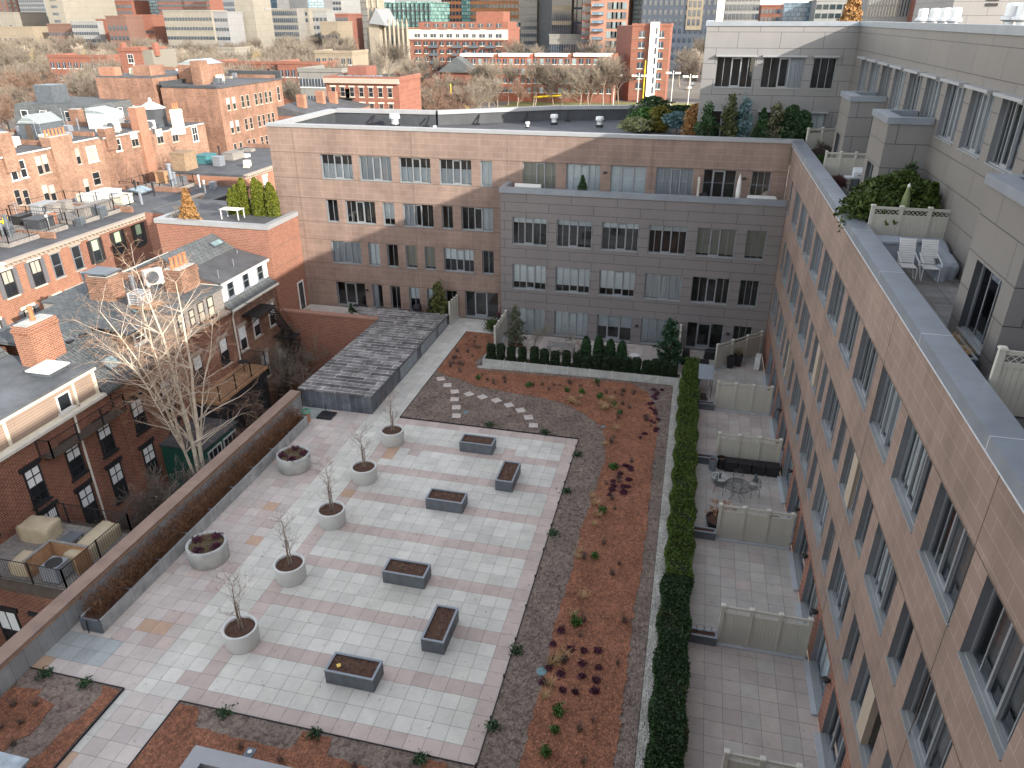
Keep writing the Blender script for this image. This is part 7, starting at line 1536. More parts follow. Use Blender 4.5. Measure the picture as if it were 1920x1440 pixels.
for (px, w, d, h_, lab, pots, m) in ((8, 1.3, 1.6, 2.2, 'brick chimney at the picture edge of the third row', 0, M_paintbrick), (112, 1.2, 3.0, 1.0, 'broad brick chimney with a row of pale vents in the third row', 6, M_paintbrick), (207, 1.0, 1.6, .9, 'low brick chimney left of the vine covered wall', 0, M_oldbrick), (273, 1.1, 1.7, 2.6, 'tall orange brick chimney beside the vine covered wall', 0, M_orangebrick), (343, .9, 1.3, 1.6, 'white plastered chimney with clay pots near the tall brick block', 3, M_cream)):
    y = at(px, 270, 0, X3)[1]; solo_chimney(X3 + .0 - w / 2 + .3, y, GZ if 'broad' in lab or lab[:4] == 'tall' else ZR - 1.5, w, d, (ZR - GZ + h_) if 'broad' in lab or lab[:4] == 'tall' else h_ + 1.5, lab, pots, m)
g = MB(); tuftp = []
nr = np.random.default_rng(5)
vn = MB(); rgv = random.Random(3)
for k in range(60):
    y = rgv.uniform(61, 69); z = rgv.uniform(-4, 2); P = [(X3 + .05, y, z)]
    for s_ in range(6): y += rgv.gauss(0, .35); z += rgv.uniform(.3, 1.1); P.append((X3 + rgv.uniform(.04, .15), y, min(z, 8.2)))
    vn.tube(P, [.03, .025, .02, .018, .015, .012, .01], 3)
tag(vn.build('climbing_vine', [M_twigr], uv=False), 'bare brown climbing vine spread over the brick rear wall', 'vine')
# bulkheads etc on the row three roofs
def bulkhead(x, y, z, sx, sy, h, mat, lab, roofm, gable=True, door=None):
    r = empty('roof_bulkhead', (x, y, z), lab, 'roof bulkhead', 'roof bulkheads'); g = MB(); g.box(x - sx / 2, y - sy / 2, z, x + sx / 2, y + sy / 2, z + h); g.build('wall', [mat], r)
    g = MB(); g.extrude([(x - sx / 2 - .1, y - sy / 2 - .1, z + h), (x + sx / 2 + .1, y - sy / 2 - .1, z + h), (x, y - sy / 2 - .1, z + h + .9)] if gable else [(x - sx / 2, y - sy / 2, z + h), (x + sx / 2, y - sy / 2, z + h), (x + sx / 2, y - sy / 2, z + h + .2), (x - sx / 2, y - sy / 2, z + h + .7)], (0, sy + .2, 0)); g.build('roof', [roofm], r)
    if door: g = MB(); g.box(x - .45, y - sy / 2 - .04, z, x + .35, y - sy / 2, z + 1.9); g.build('door', [M_darkwood], r, uv=False)
M_glassroof = brickm('ribbed_glass_roof', (.24, .28, .29), (.20, .24, .25), (.42, .44, .44), bw=9, rh=.42, ms=.05, stain=.15, bstr=.3, rough=.35)
bulkhead(-66.5, 57.0, ZR, 2.6, 3.4, 2.0, M_lead, 'dark roof bulkhead with a ribbed glass gable roof and brown door', M_glassroof, True, True); bulkhead(-67.5, 68.0, ZR, 2.6, 3.2, 1.7, M_white, 'white roof bulkhead with a ribbed glass roof', M_glassroof, False); bulkhead(-67.5, 48.0, ZR, 3.4, 4.4, 2.0, M_cream, 'cream clapboard dormer box with a dark roof at the left edge', M_slate, True)
r = empty('octagon_lantern', (-66.5, 75.5, ZR - .7), 'dark octagonal roof lantern with a pale pyramid cap', 'roof lantern', 'roof bulkheads'); g = MB(); g.lathe([(1.7, 0), (1.7, 2.2), (1.85, 2.25)], n=8); g.build('wall', [M_membrane], r, local=True, uv=False); g = MB(); g.lathe([(1.9, 2.25), (.25, 3.1), (.2, 3.5), (0, 3.6)], n=8); g.build('roof', [M_glassroof], r, local=True, uv=False)
for i, (x, y) in enumerate(((-66, 71.0), (-65, 66.0), (-64.8, 72.6))): ac_unit((x, y, ZR - (.7 if y > 69.2 else .1)), rad(20 * i), 'gray condenser on the third row roof, %s' % ['behind the white bulkhead', 'in front of the white bulkhead', 'beside the low orange chimney'][i], 'outdoor air conditioners', 1.3)
# big slate gable at the far left and mansard house behind
bg_ = empty('gabled_house', (-78, 52, GZ), 'big house with a steep gray slate gable roof and dormer at the far left', 'house'); g = MB(); g.box(-90, 46, GZ, -76, 66, 6.8); g.build('wall', [M_oldbrick], bg_)
g = MB(); g.extrude([(-90, 46, 6.8), (-75, 46, 6.8), (-82.5, 46, 12.4)], (0, 16, 0)); g.build('roof', [M_slate], bg_)
g = MB(); g.box(-80, 58, 8, -77.3, 60.5, 10); g.build('dormer', [M_lead], bg_, uv=False); house_window(bg_, (-77.3, 58.6, 8.3), math.pi / 2, 1.1, 1.3, M_white)
mh = empty('mansard_house', (-84, 80, GZ), 'house with a dark slate mansard and white dormer windows, left of the tall brick block', 'house'); g = MB(); g.box(-92, 78, GZ, -78.5, 90, 6.6); g.build('wall', [M_redbrick], mh)
g = MB(); g.v = [(-92, 78, 6.6), (-78.5, 78, 6.6), (-78.5, 90, 6.6), (-92, 90, 6.6), (-91.5, 78.5, 9.6), (-79.1, 78.6, 9.6), (-79.1, 89.4, 9.6), (-91.5, 89.4, 9.6)]; g.f = [(0, 1, 5, 4), (1, 2, 6, 5), (2, 3, 7, 6), (3, 0, 4, 7), (4, 5, 6, 7)]; g.m = [0] * 5; g.build('roof', [M_slate], mh)
for x in (-90.5, -87.2, -83.0): house_window(mh, (x, 78.15, 7.1), 0, 1.2, 1.7, M_white)
for y in (80, 83.5, 87): house_window(mh, (-78.7, y, 7.1), math.pi / 2, 1.1, 1.7, M_white)
g = MB(); g.box(-89, 80, 9.6, -86, 83, 12.0); g.build('roof_box', [M_lead], mh, uv=False)
solo_chimney(-80.5, 77.6, GZ, 1.6, 1.0, 15.2, 'slim brick chimney rising in front of the green mansard')
# four storey brick block
tb = empty('brick_block', (-72, 95, GZ), 'tall weathered brick block with a flat dark roof and paired windows', 'building'); XT = -64.0
g = MB(); g.box(-73.5, 87.2, GZ, XT, 105.5, 11.4); g.box(-84.5, 87.2, GZ, -74.6, 103, 12.6); g.box(-74.6, 90, GZ, -73.5, 103, 11.0); g.build('wall', [M_oldbrick], tb)
g = MB(); g.box(-73.4, 87.4, 11.4, XT + .2, 105.4, 11.62); g.box(-84.4, 87.3, 12.6, -74.7, 102.9, 12.8); g.build('roof', [M_roof], tb, uv=False)
g = MB(); g.box(-73.5, 105.2, 11.4, XT + .1, 105.6, 12.7); g.box(-73.5, 87.1, 11.4, -73.2, 105.5, 12.2); g.box(-73.5, 87.1, 11.4, XT, 87.4, 11.7); g.build('parapet', [M_membrane], tb, uv=False)
for zz in (8.4, 5.1):
    for y in (88.9, 90.4, 92.8, 94.2, 96.6, 98.0, 99.4 + .2, 101.0 - .1):
        house_window(tb, (XT, y, zz - .2), math.pi / 2, .85, 1.75, M_lint, None, M_blind if y < 91 else None)
    house_window(tb, (XT, 103.6, zz - .2), math.pi / 2, .9, 2.2, M_lint)
for zz in (1.9, -1.2, -4.4):
    for y in (88.9, 90.4, 92.8, 94.2, 96.6, 98.0): house_window(tb, (XT, y, zz - .2), math.pi / 2, .85, 1.75, M_lint)
for (x0_, y0_, x1_, y1_, z0_, z1_, nm, m) in ((-74.2, 93, -70.2, 99, 11.6, 14.2, 'stair_house', M_oldbrick), (-69.8, 90, -68.2, 92, 11.6, 14.9, 'roof_chimney', M_oldbrick), (-79.5, 89.5, -76.5, 93, 12.8, 14.2, 'stair_house', M_oldbrick), (-84.2, 88, -81.5, 89.5, 12.8, 14.0, 'roof_chimney', M_orangebrick)):
    g = MB(); g.box(x0_, y0_, z0_, x1_, y1_, z1_); g.build(nm, [m], tb)
g = MB(); g.extrude([(-74.3, 93, 14.2), (-70.1, 93, 14.2), (-72.2, 93, 14.9)], (0, 6, 0)); g.build('stair_house_roof', [M_glassroof], tb)
# low roofs with facade facing the sun beyond the tall block
for i, (y0_, y1_, z, m, lab) in enumerate(((103, 116, 5.9, M_redbrick, 'low dark roofed brick rear building right of the tall brick block'), (117, 134, 5.2, M_orangebrick, 'row of red brick houses with pale windows seen behind the dark flat roof'))):
    X = -57.5 if i == 0 else -58.5
    h = empty('low_row_house', (X - 6, (y0_ + y1_) / 2, GZ), lab, 'house', 'low row houses beyond the tan block'); g = MB(); g.box(X - 14, y0_, GZ, X, y1_, z); g.build('wall', [m], h)
    g = MB(); g.extrude([(X + .3, y0_, z), (X + .3, y0_, z + .15), (X - 7, y0_, z + 1.5), (X - 14, y0_, z + .15), (X - 14, y0_, z)], (0, y1_ - y0_, 0)); g.build('roof', [M_roof], h, uv=False)
    for k in range(7): house_window(h, (X, y0_ + 1.2 + k * (y1_ - y0_ - 2) / 7, z - 2.5), math.pi / 2, 1.0, 1.7, M_white)
    for k in range(7): house_window(h, (X, y0_ + 1.2 + k * (y1_ - y0_ - 2) / 7, z - 5.6), math.pi / 2, 1.0, 1.7, M_white)
    for k in range(2): g = MB(); yy = y0_ + 4 + 7 * k; g.box(X - 5, yy, z + .8, X - 3.6, yy + 1.0, z + 3); g.build('chimney', [M_orangebrick], h)

# ---- vents, pipes, party walls and condensers on the flat roofs (parts of their houses)
rc = random.Random(17)
def clutter(h, x0, x1, y0, y1, z, n):
    g = MB(); g.box(x0, y1 - .25, z, x1, y1 - .02, z + .5); g.build('party_wall', [M_oldbrick], h)
    for k in range(n):
        x = rc.uniform(x0 + .6, x1 - .6); y = rc.uniform(y0 + .6, y1 - .8); q = rc.random(); g = MB()
        if q < .4: g.lathe([(.08, z), (.08, z + rc.uniform(.5, 1.3)), (.13, z + 1.32), (0, z + 1.4)], x, y, 8); g.build('vent_pipe', [rc.choice([M_coping, M_black, M_metalrib])], h, uv=False)
        elif q < .65: a = rc.uniform(.5, .9); g.box(x - a / 2, y - a / 2, z + .15, x + a / 2, y + a / 2, z + .15 + a); g.box(x - a / 2 - .1, y - a / 2, z, x + a / 2 + .1, y - a / 2 + .1, z + .15); g.build('condenser', [rc.choice([M_coping, M_cream, M_lead])], h, uv=False)
        elif q < .85: g.box(x - .6, y - .5, z, x + .6, y + .5, z + .35); g.build('roof_hatch', [rc.choice([M_lead, M_metalrib, M_graywood])], h, uv=False)
        else:
            g.tube([(x, y, z), (x, y, z + 2.2)], .025, 4)
            for j in range(4): g.tube([(x - .5, y, z + 1.4 + j * .22), (x + .5, y, z + 1.4 + j * .22)], .012, 3)
            g.build('antenna', [M_coping], h, uv=False)
for i, (y0_, y1_, m, dz, lab) in enumerate(segs3): clutter(hs3[i], X3 - 12.5, X3 - .6, y0_, y1_, ZR + dz + .05, 9)
for i in (1, 2, 3, 4, 5): y0_, y1_ = segs2[i][:2]; clutter(roofs2[i], X2 - 10.5, X2 - 1.2, y0_, y1_, (ZC + (0 if i < 4 else -.9 if i == 4 else .35)) + .02, 5)
clutter(tb, -73.0, XT - .8, 87.6, 105, 11.62, 8); clutter(tb, -84, -75, 87.6, 102.5, 12.8, 6); clutter(hc, -33, -29, 20.9, 25.6, 4.9, 3)
# ============================================================ DISTANT CITY
def fwin(parent, O, rz, w, h, glass, frame, cache={}):
    key = (round(w, 1), round(h, 1), glass.name, frame.name if frame else 0); loc = Vector(O) - Vector(parent.location)
    if key in cache: return copy_tree(cache[key], parent, loc, rz)
    g = MB(); g.box(0, -.12, 0, w, .05, h, 0)
    if frame: g.box(-.15, -.16, -.25, w + .15, -.0, -.01, 1); g.box(w * .48, -.16, 0, w * .52, -.12, h, 1)
    o = g.build('window', [glass, frame or glass], local=True, uv=False); o.parent = parent; o.location = loc; o.rotation_euler = (0, 0, rz); cache[key] = o; return o
def far(name, label, px0, px1, ptop, Dy, depth, wall, cat='building', top=None, cols=0, rows=0, win=(1.6, 1.8), zr=None, side=None, glass=None, frame=None, roofm=None, ztop=None, side_cols=0, extra=None, group='distant city buildings', base=GZ, stuffwin=False, x_abs=None):
    a = at(px0, max(ptop, 12), 1, Dy); b = at(px1, max(ptop, 12), 1, Dy); x0, x1 = a[0], b[0]
    z = ztop if ztop is not None else at((px0 + px1) / 2, ptop, 1, Dy)[2]
    r = empty(name, ((x0 + x1) / 2, Dy + depth / 2, GZ), label, cat, group); g = MB(); g.box(x0, Dy, base, x1, Dy + depth, z, 0, 1); g.build('wall', [wall, roofm or M_roof], r)
    g = MB(); g.box(x0 - .2, Dy - .2, z, x1 + .2, Dy + .4, z + .8); g.box(x0 - .2, Dy + .4, z, x0 + .3, Dy + depth + .2, z + .8); g.box(x1 - .3, Dy + .4, z, x1 + .2, Dy + depth + .2, z + .8); g.build('parapet', [side or wall], r)
    glass = glass or M_dg2
    if rows and cols:
        zlo, zhi = zr if zr else (z - rows * 3.6 - .5, z - .5); n = 0
        for j in range(rows):
            for i in range(cols):
                w = min(win[0], (x1 - x0) / cols * .8); xx = x0 + (x1 - x0) * (i + .5) / cols - w / 2; zz = zlo + (zhi - zlo) * (j + .5) / rows - win[1] / 2
                if n < 96: fwin(r, (xx, Dy, zz), 0, w, win[1], glass, frame); n += 1
                else:
                    if n == 96: q = MB()
                    q.box(xx, Dy - .12, zz, xx + w, Dy + .05, zz + win[1]); n += 1
        if n > 96: o = q.build('windows', [glass], r, uv=False); o['kind'] = 'stuff'
    if side_cols:
        zlo, zhi = zr if zr else (z - rows * 3.6 - .5, z - .5); q = MB(); m = 0
        for j in range(rows):
            for i in range(side_cols):
                yy = Dy + depth * (i + .5) / side_cols - win[0] / 2; zz = zlo + (zhi - zlo) * (j + .5) / rows - win[1] / 2
                X = x1 if (x0 + x1) / 2 < CAM[0] else x0
                if m < 2 and False: pass
                q.box(X - .05, yy, zz, X + .12, yy + win[0], zz + win[1]); m += 1
        o = q.build('side_windows', [glass], r, uv=False); o['kind'] = 'stuff'
    return r, x0, x1, z
def cm(name, c, **k): return brickm(name, c, tuple(a * .93 for a in c), tuple(a * .75 for a in c), bw=3, rh=3.4, ms=.08, stain=.1, bstr=0, **k)
C_orange = brickm('far_orange', (.40, .18, .085), (.36, .16, .075), (.36, .16, .08), bw=2, rh=1, ms=.03, stain=.08, bstr=0)
C_red = brickm('far_red', (.235, .10, .07), (.205, .085, .06), (.25, .14, .11), bw=2, rh=.8, ms=.03, stain=.12, bstr=0)
C_redd = brickm('far_dark_red', (.22, .095, .07), (.2, .085, .065), (.2, .1, .08), bw=2, rh=.8, ms=.03, stain=.12, bstr=0)
C_cream = cm('far_cream', (.25, .235, .20)); C_conc = cm('far_concrete', (.22, .215, .20)); C_concb = cm('far_blue_concrete', (.19, .205, .22)); C_pale = cm('far_pale', (.27, .275, .27)); C_pinkt = cm('far_pink', (.38, .21, .155)); C_navy = cm('far_navy', (.07, .085, .11)); C_tan = cm('far_tan', (.26, .22, .165)); C_dbrown = cm('far_brown', (.17, .10, .08)); C_gray = cm('far_gray', (.24, .245, .25)); C_stone = plain('cathedral_stone', (.27, .24, .19), .9, .2, .3)
M_teal = brickm('teal_curtain_wall', (.10, .23, .22), (.28, .46, .43), (.03, .05, .06), bw=3.2, rh=2.0, ms=.14, stain=.35, rough=.15, bstr=0); M_gblue = brickm('blue_curtain_wall', (.14, .22, .29), (.26, .36, .44), (.10, .13, .16), bw=2.2, rh=1.9, ms=.12, stain=.2, rough=.12, bstr=0); M_gpale = brickm('pale_curtain_wall', (.42, .55, .58), (.52, .64, .66), (.25, .32, .34), bw=6, rh=2.2, ms=.5, stain=.15, rough=.2, bstr=0)
T = 62
far('office_tower', 'dark brown brick tower cut by the upper left corner', -60, 34, 0, 620, 40, C_dbrown, ztop=T, cols=9, rows=12, win=(3, 2.2))
far('office_tower', 'gray concrete tower with horizontal window rows near the upper left corner', 36, 84, 0, 600, 40, C_concb, ztop=T, cols=12, rows=14, win=(2.0, 2.0), zr=(12, 60))
far('parking_garage', 'long pale low parking garage at the upper left', 20, 96, 32, 520, 40, C_pale, cols=6, rows=3, win=(8, 1.2), zr=(2, 16), glass=M_black)
far('low_building', 'cream block at the upper left edge with one small window', -40, 25, 25, 480, 30, C_cream, cols=3, rows=3, win=(2, 2.5), zr=(0, 18))
far('low_building', 'tan brick terrace row at the left edge above the trees', -60, 60, 52, 430, 20, C_tan, cols=12, rows=3, win=(1.6, 2.4), zr=(-4, 10))
far('slab_tower', 'blank cream slab tower with a dark vertical window strip', 85, 118, 0, 450, 50, C_cream, ztop=T, cols=1, rows=12, win=(5, 1.6), zr=(8, 60), side=C_cream)
far('long_brick_block', 'long red brick block with three rows of dark windows at the upper left', 128, 247, 3, 520, 60, C_red, cols=24, rows=5, win=(2.6, 2.2), zr=(10, 30.5), frame=C_red)
far('brick_row', 'dark brick gabled row right below the cream slab tower', 88, 132, 47, 430, 20, C_dbrown, cols=8, rows=3, win=(1.5, 2), zr=(-2, 14))
far('low_building', 'cream building with regular windows above the yellowish trees', 132, 182, 42, 420, 20, C_pale, cols=12, rows=4, win=(1.6, 1.8), zr=(2, 18))
far('low_building', 'red painted hall beneath the long red brick block', 180, 200, 38, 425, 30, C_red)
far('low_building', 'dark brick house with a chimney in front of the red hall', 198, 235, 32, 400, 20, C_dbrown, cols=5, rows=3, win=(1.8, 2.4), zr=(2, 18))
far('low_building', 'flat brick building with a gray side roof below the glass tower', 232, 284, 30, 415, 30, C_red, cols=6, rows=2, win=(2.5, 1.5), zr=(4, 16))
far('glass_tower', 'pale green glass tower at the upper left of centre', 262, 297, 0, 540, 26, M_gpale, ztop=T, cols=0); far('glass_tower', 'blue glass tower side next to the pale green glass tower', 243, 261, 0, 545, 26, M_gblue, ztop=T)
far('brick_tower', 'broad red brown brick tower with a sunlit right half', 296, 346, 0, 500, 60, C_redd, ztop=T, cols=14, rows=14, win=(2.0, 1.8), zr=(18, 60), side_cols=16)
far('brick_tower', 'sunlit orange brick tower half beside the red brown tower', 346, 394, 0, 498, 20, C_red, ztop=T, cols=12, rows=14, win=(2.0, 1.8), zr=(18, 60))  # sunlit side of the red brown tower, light put into a brighter brick
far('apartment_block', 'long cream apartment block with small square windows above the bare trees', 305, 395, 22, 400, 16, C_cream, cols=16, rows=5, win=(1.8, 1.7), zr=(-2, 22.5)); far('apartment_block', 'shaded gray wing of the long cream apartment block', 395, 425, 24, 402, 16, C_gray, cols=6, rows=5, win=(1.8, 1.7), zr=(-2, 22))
far('concrete_tower', 'windowed gray left face of the concrete tower', 419, 440, 0, 420, 34, C_concb, ztop=T, cols=7, rows=16, win=(1.8, 2.2), zr=(6, 60)); far('concrete_tower', 'blank cream right face of the concrete tower', 440, 475, 0, 420, 20, C_cream, ztop=T)
far('parking_garage', 'narrow open sided garage with dark decks right of the concrete tower', 475, 496, 18, 432, 20, C_pale, cols=2, rows=7, win=(2.6, 1.5), zr=(0, 25), glass=M_black); far('office_block', 'gray office block with deep window grid behind the bare trees', 496, 556, 19, 440, 30, C_conc, cols=16, rows=6, win=(2.0, 2.4), zr=(2, 25))
far('low_building', 'cream stepped building right of the gray office block', 556, 578, 18, 450, 30, C_cream, cols=2, rows=2, win=(2, 2)); far('low_building', 'pale building with rooftop plant above the park trees', 582, 612, 22, 455, 30, C_pale, cols=4, rows=4, win=(2, 2), zr=(4, 22)); far('low_building', 'yellow ochre low building before the gray tower', 600, 632, 43, 410, 20, C_tan, cols=5, rows=2, win=(1.5, 1.5), zr=(2, 14))
far('gray_tower', 'slim gray tower with pale banded side left of the cathedral', 608, 624, 0, 480, 30, C_gray, ztop=T); far('gray_tower', 'banded pale tower side next to the slim gray tower', 624, 640, 0, 480, 30, C_pale, ztop=T, cols=3, rows=16, win=(2.4, 1.8), zr=(8, 60))
far('glass_tower', 'blue gray glass tower left of the cathedral', 640, 668, 0, 560, 30, M_gblue, ztop=T); far('brick_building', 'small brown brick building before the blue gray glass tower', 628, 652, 28, 430, 20, C_redd, cols=5, rows=5, win=(1.6, 2), zr=(0, 22)); far('gray_tower', 'pale gray tower rising behind the cathedral tower', 666, 690, 0, 520, 30, C_conc, ztop=T, cols=3, rows=14, win=(3, .3), zr=(4, 60))
for i, (a, b, d_) in enumerate(((475, 560, 640), (560, 608, 660), (150, 250, 720), (520, 545, 600))): far('glass_tower', ['bluish glass office front behind the gray office block', 'pale glass tower behind the cream stepped building', 'pale glass block behind the long red brick block', 'white banded office behind the narrow garage'][i], a, b, 0, d_, 30, [M_gblue, M_gpale, M_gpale, C_pale][i], ztop=40 + i * 3)
# cathedral
r, x0, x1, z = far('cathedral', 'cream stone gothic cathedral with pinnacled tower, pointed windows and a pale roof', 688, 708, 2, 380, 9, C_stone, 'church', cols=0, roofm=M_lead)
g = MB(); n0 = at(708, 50, 1, 380)[0]; n1 = at(758, 50, 1, 380)[0]; zt = at(730, 52, 1, 380)[2]; g.box(n0 - 8, 384, GZ, n1, 402, zt); g.build('nave', [C_stone], r, uv=False)
g = MB(); q0 = at(692, 50, 1, 378)[0]; g.extrude([(q0, 378, zt + 2), (q0 + 4.5, 378, zt + 9), (q0 + 9, 378, zt + 1)], (0, 18, 0)); g.build('roof', [plain('pale_slate', (.22, .235, .25), .6, .1)], r, uv=False)
for k in range(7):
    x = n0 + (n1 - n0) * k / 6; g = MB(); g.lathe([(.7, GZ + 8), (.7, zt + 1.5), (.05, zt + 4.5)], x, 383.5, 4); g.build('pinnacle', [C_stone], r, uv=False)
for x in (x0, x0 + (x1 - x0) * .5, x1):
    g = MB(); g.lathe([(.8, z - 3), (.8, z + 2.5), (.05, z + 6)], x, 380.2, 4); g.build('pinnacle', [C_stone], r, uv=False)
def lancet(X, Yy, zb, w, h):
    g = MB(); g.extrude([(X - w / 2, Yy, zb), (X + w / 2, Yy, zb), (X + w / 2, Yy, zb + h * .6), (X + w * .3, Yy, zb + h * .85), (X, Yy, zb + h), (X - w * .3, Yy, zb + h * .85), (X - w / 2, Yy, zb + h * .6)], (0, -.1, 0)); g.build('pointed_window', [M_dg2], r, uv=False)
for k in range(4): lancet(n0 + 1.8 + (n1 - n0 - 2) * (k + .3) / 4, 383.9, zt - 11, 1.9, 8)
for k in range(2): lancet(x0 + (x1 - x0) * (.3 + .4 * k), 379.9, z - 9, 1.3, 6)
# teal glass building
r, x0, x1, z = far('glass_building', 'broad teal glass building with dark vertical fins, right of the cathedral', 708, 808, 6, 430, 34, M_teal, roofm=M_lead)
for k in range(12): g = MB(); x = x0 + (x1 - x0) * (k + .5) / 12; g.box(x - .25, 429.2, 0, x + .25, 429.9, z); g.build('fin', [M_black], r, uv=False)
for zz in (4, 11, 18, 24): g = MB(); g.box(x0, 429.4, zz, x1, 429.9, zz + .9); g.build('floor_band', [M_lead], r, uv=False)
g = MB(); g.box(x0 + 8, 436, z, x1 - 2, 455, z + 7); g.build('plant_room', [C_gray], r)
r, x0, x1, z = far('orange_brick_office', 'large bright orange brick office block with a grid of square windows', 820, 972, 0, 485, 50, C_orange, ztop=50, cols=22, rows=12, win=(2.0, 2.3), zr=(1, 49), glass=M_dg2)
g = MB(); a = at(866, 20, 1, 485)[0]; b = at(882, 20, 1, 485)[0]; g.box(a, 484.6, 0, b, 485, 49); g.build('stair_glazing', [M_teal], r)
far('low_building', 'pale ribbed low block below the orange brick office', 940, 976, 42, 440, 30, C_pale, cols=10, rows=1, win=(.8, 6), zr=(6, 16))
# brick apartment block with cream band
r, x0, x1, z = far('brick_apartments', 'brick apartment block with a cream upper band and small arched gables', 767, 952, 56, 318, 22, C_red, roofm=M_roof)
g = MB(); g.box(x0 - .1, 317.7, z - 3.6, x1 + .1, 317.99, z + .1); g.build('cream_band', [M_cream], r, uv=False); g = MB(); g.box(x0 - .2, 317.5, z - 4.2, x1 + .2, 317.99, z - 3.6); g.build('string_course', [C_redd], r, uv=False)
for i in range(11):
    for j in range(6):
        w = 2.6 if i % 2 == 0 else 1.6; fwin(r, (x0 + 2 + (x1 - x0 - 4) * (i + .5) / 11 - w / 2, 317.7, z - 3.0 - j * 3.1), 0, w, 1.5, M_dg2, M_cream)
for i in (2, 5, 7, 9):
    for j in range(1, 4):
        xx = x0 + 2 + (x1 - x0 - 4) * (i + .5) / 11; g = MB(); g.box(xx - 2.2, 316.4, z - 3.9 - j * 3.1, xx + 2.2, 317.98, z - 3.7 - j * 3.1); g.box(xx - 2.2, 316.4, z - 3.7 - j * 3.1, xx + 2.2, 316.5, z - 2.8 - j * 3.1); g.build('balcony', [M_lead], r, uv=False)
for i in range(5): xx = x0 + (x1 - x0) * (.18 + .165 * i); g = MB(); g.extrude([(xx - 2.2, 317.6, z), (xx + 2.2, 317.6, z), (xx, 317.6, z + 1.5)], (0, .5, 0)); g.build('arched_gable', [C_redd], r, uv=False)
g = MB(); g.box(x0 + 3, 322, z, x1 - 1, 339, z + 3.0); g.build('top_storey', [C_red], r)
for i in range(9): fwin(r, (x0 + 6 + (x1 - x0 - 8) * i / 9, 322, z + .8), 0, 2.2, 1.6, M_dg2, M_cream)
g = MB(); g.box(x1 - 16, 326, z + 3, x1 - 4, 338, z + 7); g.build('lift_house', [C_red], r)
far('concrete_office', 'gray concrete office with horizontal window bands left of the blank tower side', 973, 1007, 0, 440, 40, C_conc, ztop=T, cols=8, rows=16, win=(1.5, 1.8), zr=(-2, 60), frame=C_pale); far('concrete_tower', 'blank blue gray panelled tower side right of the banded concrete office', 1007, 1040, 0, 446, 34, C_concb, ztop=T)
far('residential_tower', 'tan gray residential tower with tall narrow windows', 1035, 1072, 0, 420, 28, C_tan, ztop=T, cols=10, rows=8, win=(1.0, 5.0), zr=(4, 60)); far('residential_tower', 'dark glassy side of the tan gray residential tower', 1072, 1092, 0, 424, 28, C_navy, ztop=T, cols=2, rows=8, win=(2.5, 6), zr=(4, 60)); far('low_building', 'low tan podium of the residential tower', 1030, 1094, 67, 412, 10, C_conc, cols=14, rows=2, win=(1.2, 4), zr=(-4, 9))
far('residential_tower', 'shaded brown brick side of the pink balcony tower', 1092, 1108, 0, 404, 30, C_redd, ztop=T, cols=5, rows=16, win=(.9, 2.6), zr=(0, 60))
r, x0, x1, z = far('residential_tower', 'pink brick residential tower with stacked glass balconies', 1108, 1178, 0, 402, 30, C_pinkt, ztop=T)
for j in range(14):
    for i in range(4): fwin(r, (x0 + 9 + (x1 - x0 - 10) * (i + .5) / 4 - 1.6, 402, -2 + j * 4.4), 0, 3.0, 3.0, M_gpale if (i + j) % 2 else M_dg2, C_tan)
    g = MB(); g.box(x0 + 1, 399.8, -1 + j * 3.8, x0 + 7, 401.98, -.7 + j * 3.8); g.box(x0 + 1, 399.8, -.7 + j * 3.8, x0 + 7, 399.9, .3 + j * 3.8); g.build('balcony', [M_gblue], r)
far('glass_tower', 'pale glass tower right of the pink balcony tower', 1178, 1206, 0, 430, 30, M_gpale, ztop=T)
r, x0, x1, z = far('navy_tower', 'very dark navy residential tower with a tan window panel', 1204, 1345, 0, 400, 40, C_navy, ztop=T, cols=14, rows=14, win=(1.4, 2.2), zr=(0, 58))
a = at(1288, 20, 1, 400)[0]; b = at(1318, 20, 1, 400)[0]; g = MB(); g.box(a, 399.5, 15, b, 399.85, T); g.build('tan_panel', [C_tan], r)
for j in range(8):
    for i in range(3): fwin(r, (a + .8 + (b - a - 1) * i / 3, 399.5, 17 + j * 4), 0, 1.4, 2.8, M_dg2, None)
far('white_tower', 'white framed glass building above the pale roofline', 1360, 1425, 0, 470, 30, C_pale, ztop=T, cols=9, rows=10, win=(2.6, 3.0), zr=(14, 60)); far('low_brick_house', 'low red brick house above the pale roofline', 1428, 1472, 12, 430, 20, C_red, cols=6, rows=2, win=(1.6, 2)); far('glass_house', 'dark framed glass pavilion above the pale roofline', 1470, 1530, 8, 400, 20, M_gblue); far('terraced_building', 'pale building with green glazed terraces above the pale roofline', 1530, 1632, 2, 380, 30, C_pale, cols=8, rows=3, win=(5, 2), glass=M_teal); far('ribbed_hall', 'pale ribbed hall with a projecting flat roof above the upper roof', 1626, 1740, -12, 330, 30, C_pale, cols=20, rows=2, win=(.5, 4)); far('brick_building', 'brown brick building with white windows behind the roof vents', 1730, 1790, -25, 310, 20, C_redd, cols=5, rows=3, win=(2.4, 3), frame=M_white)
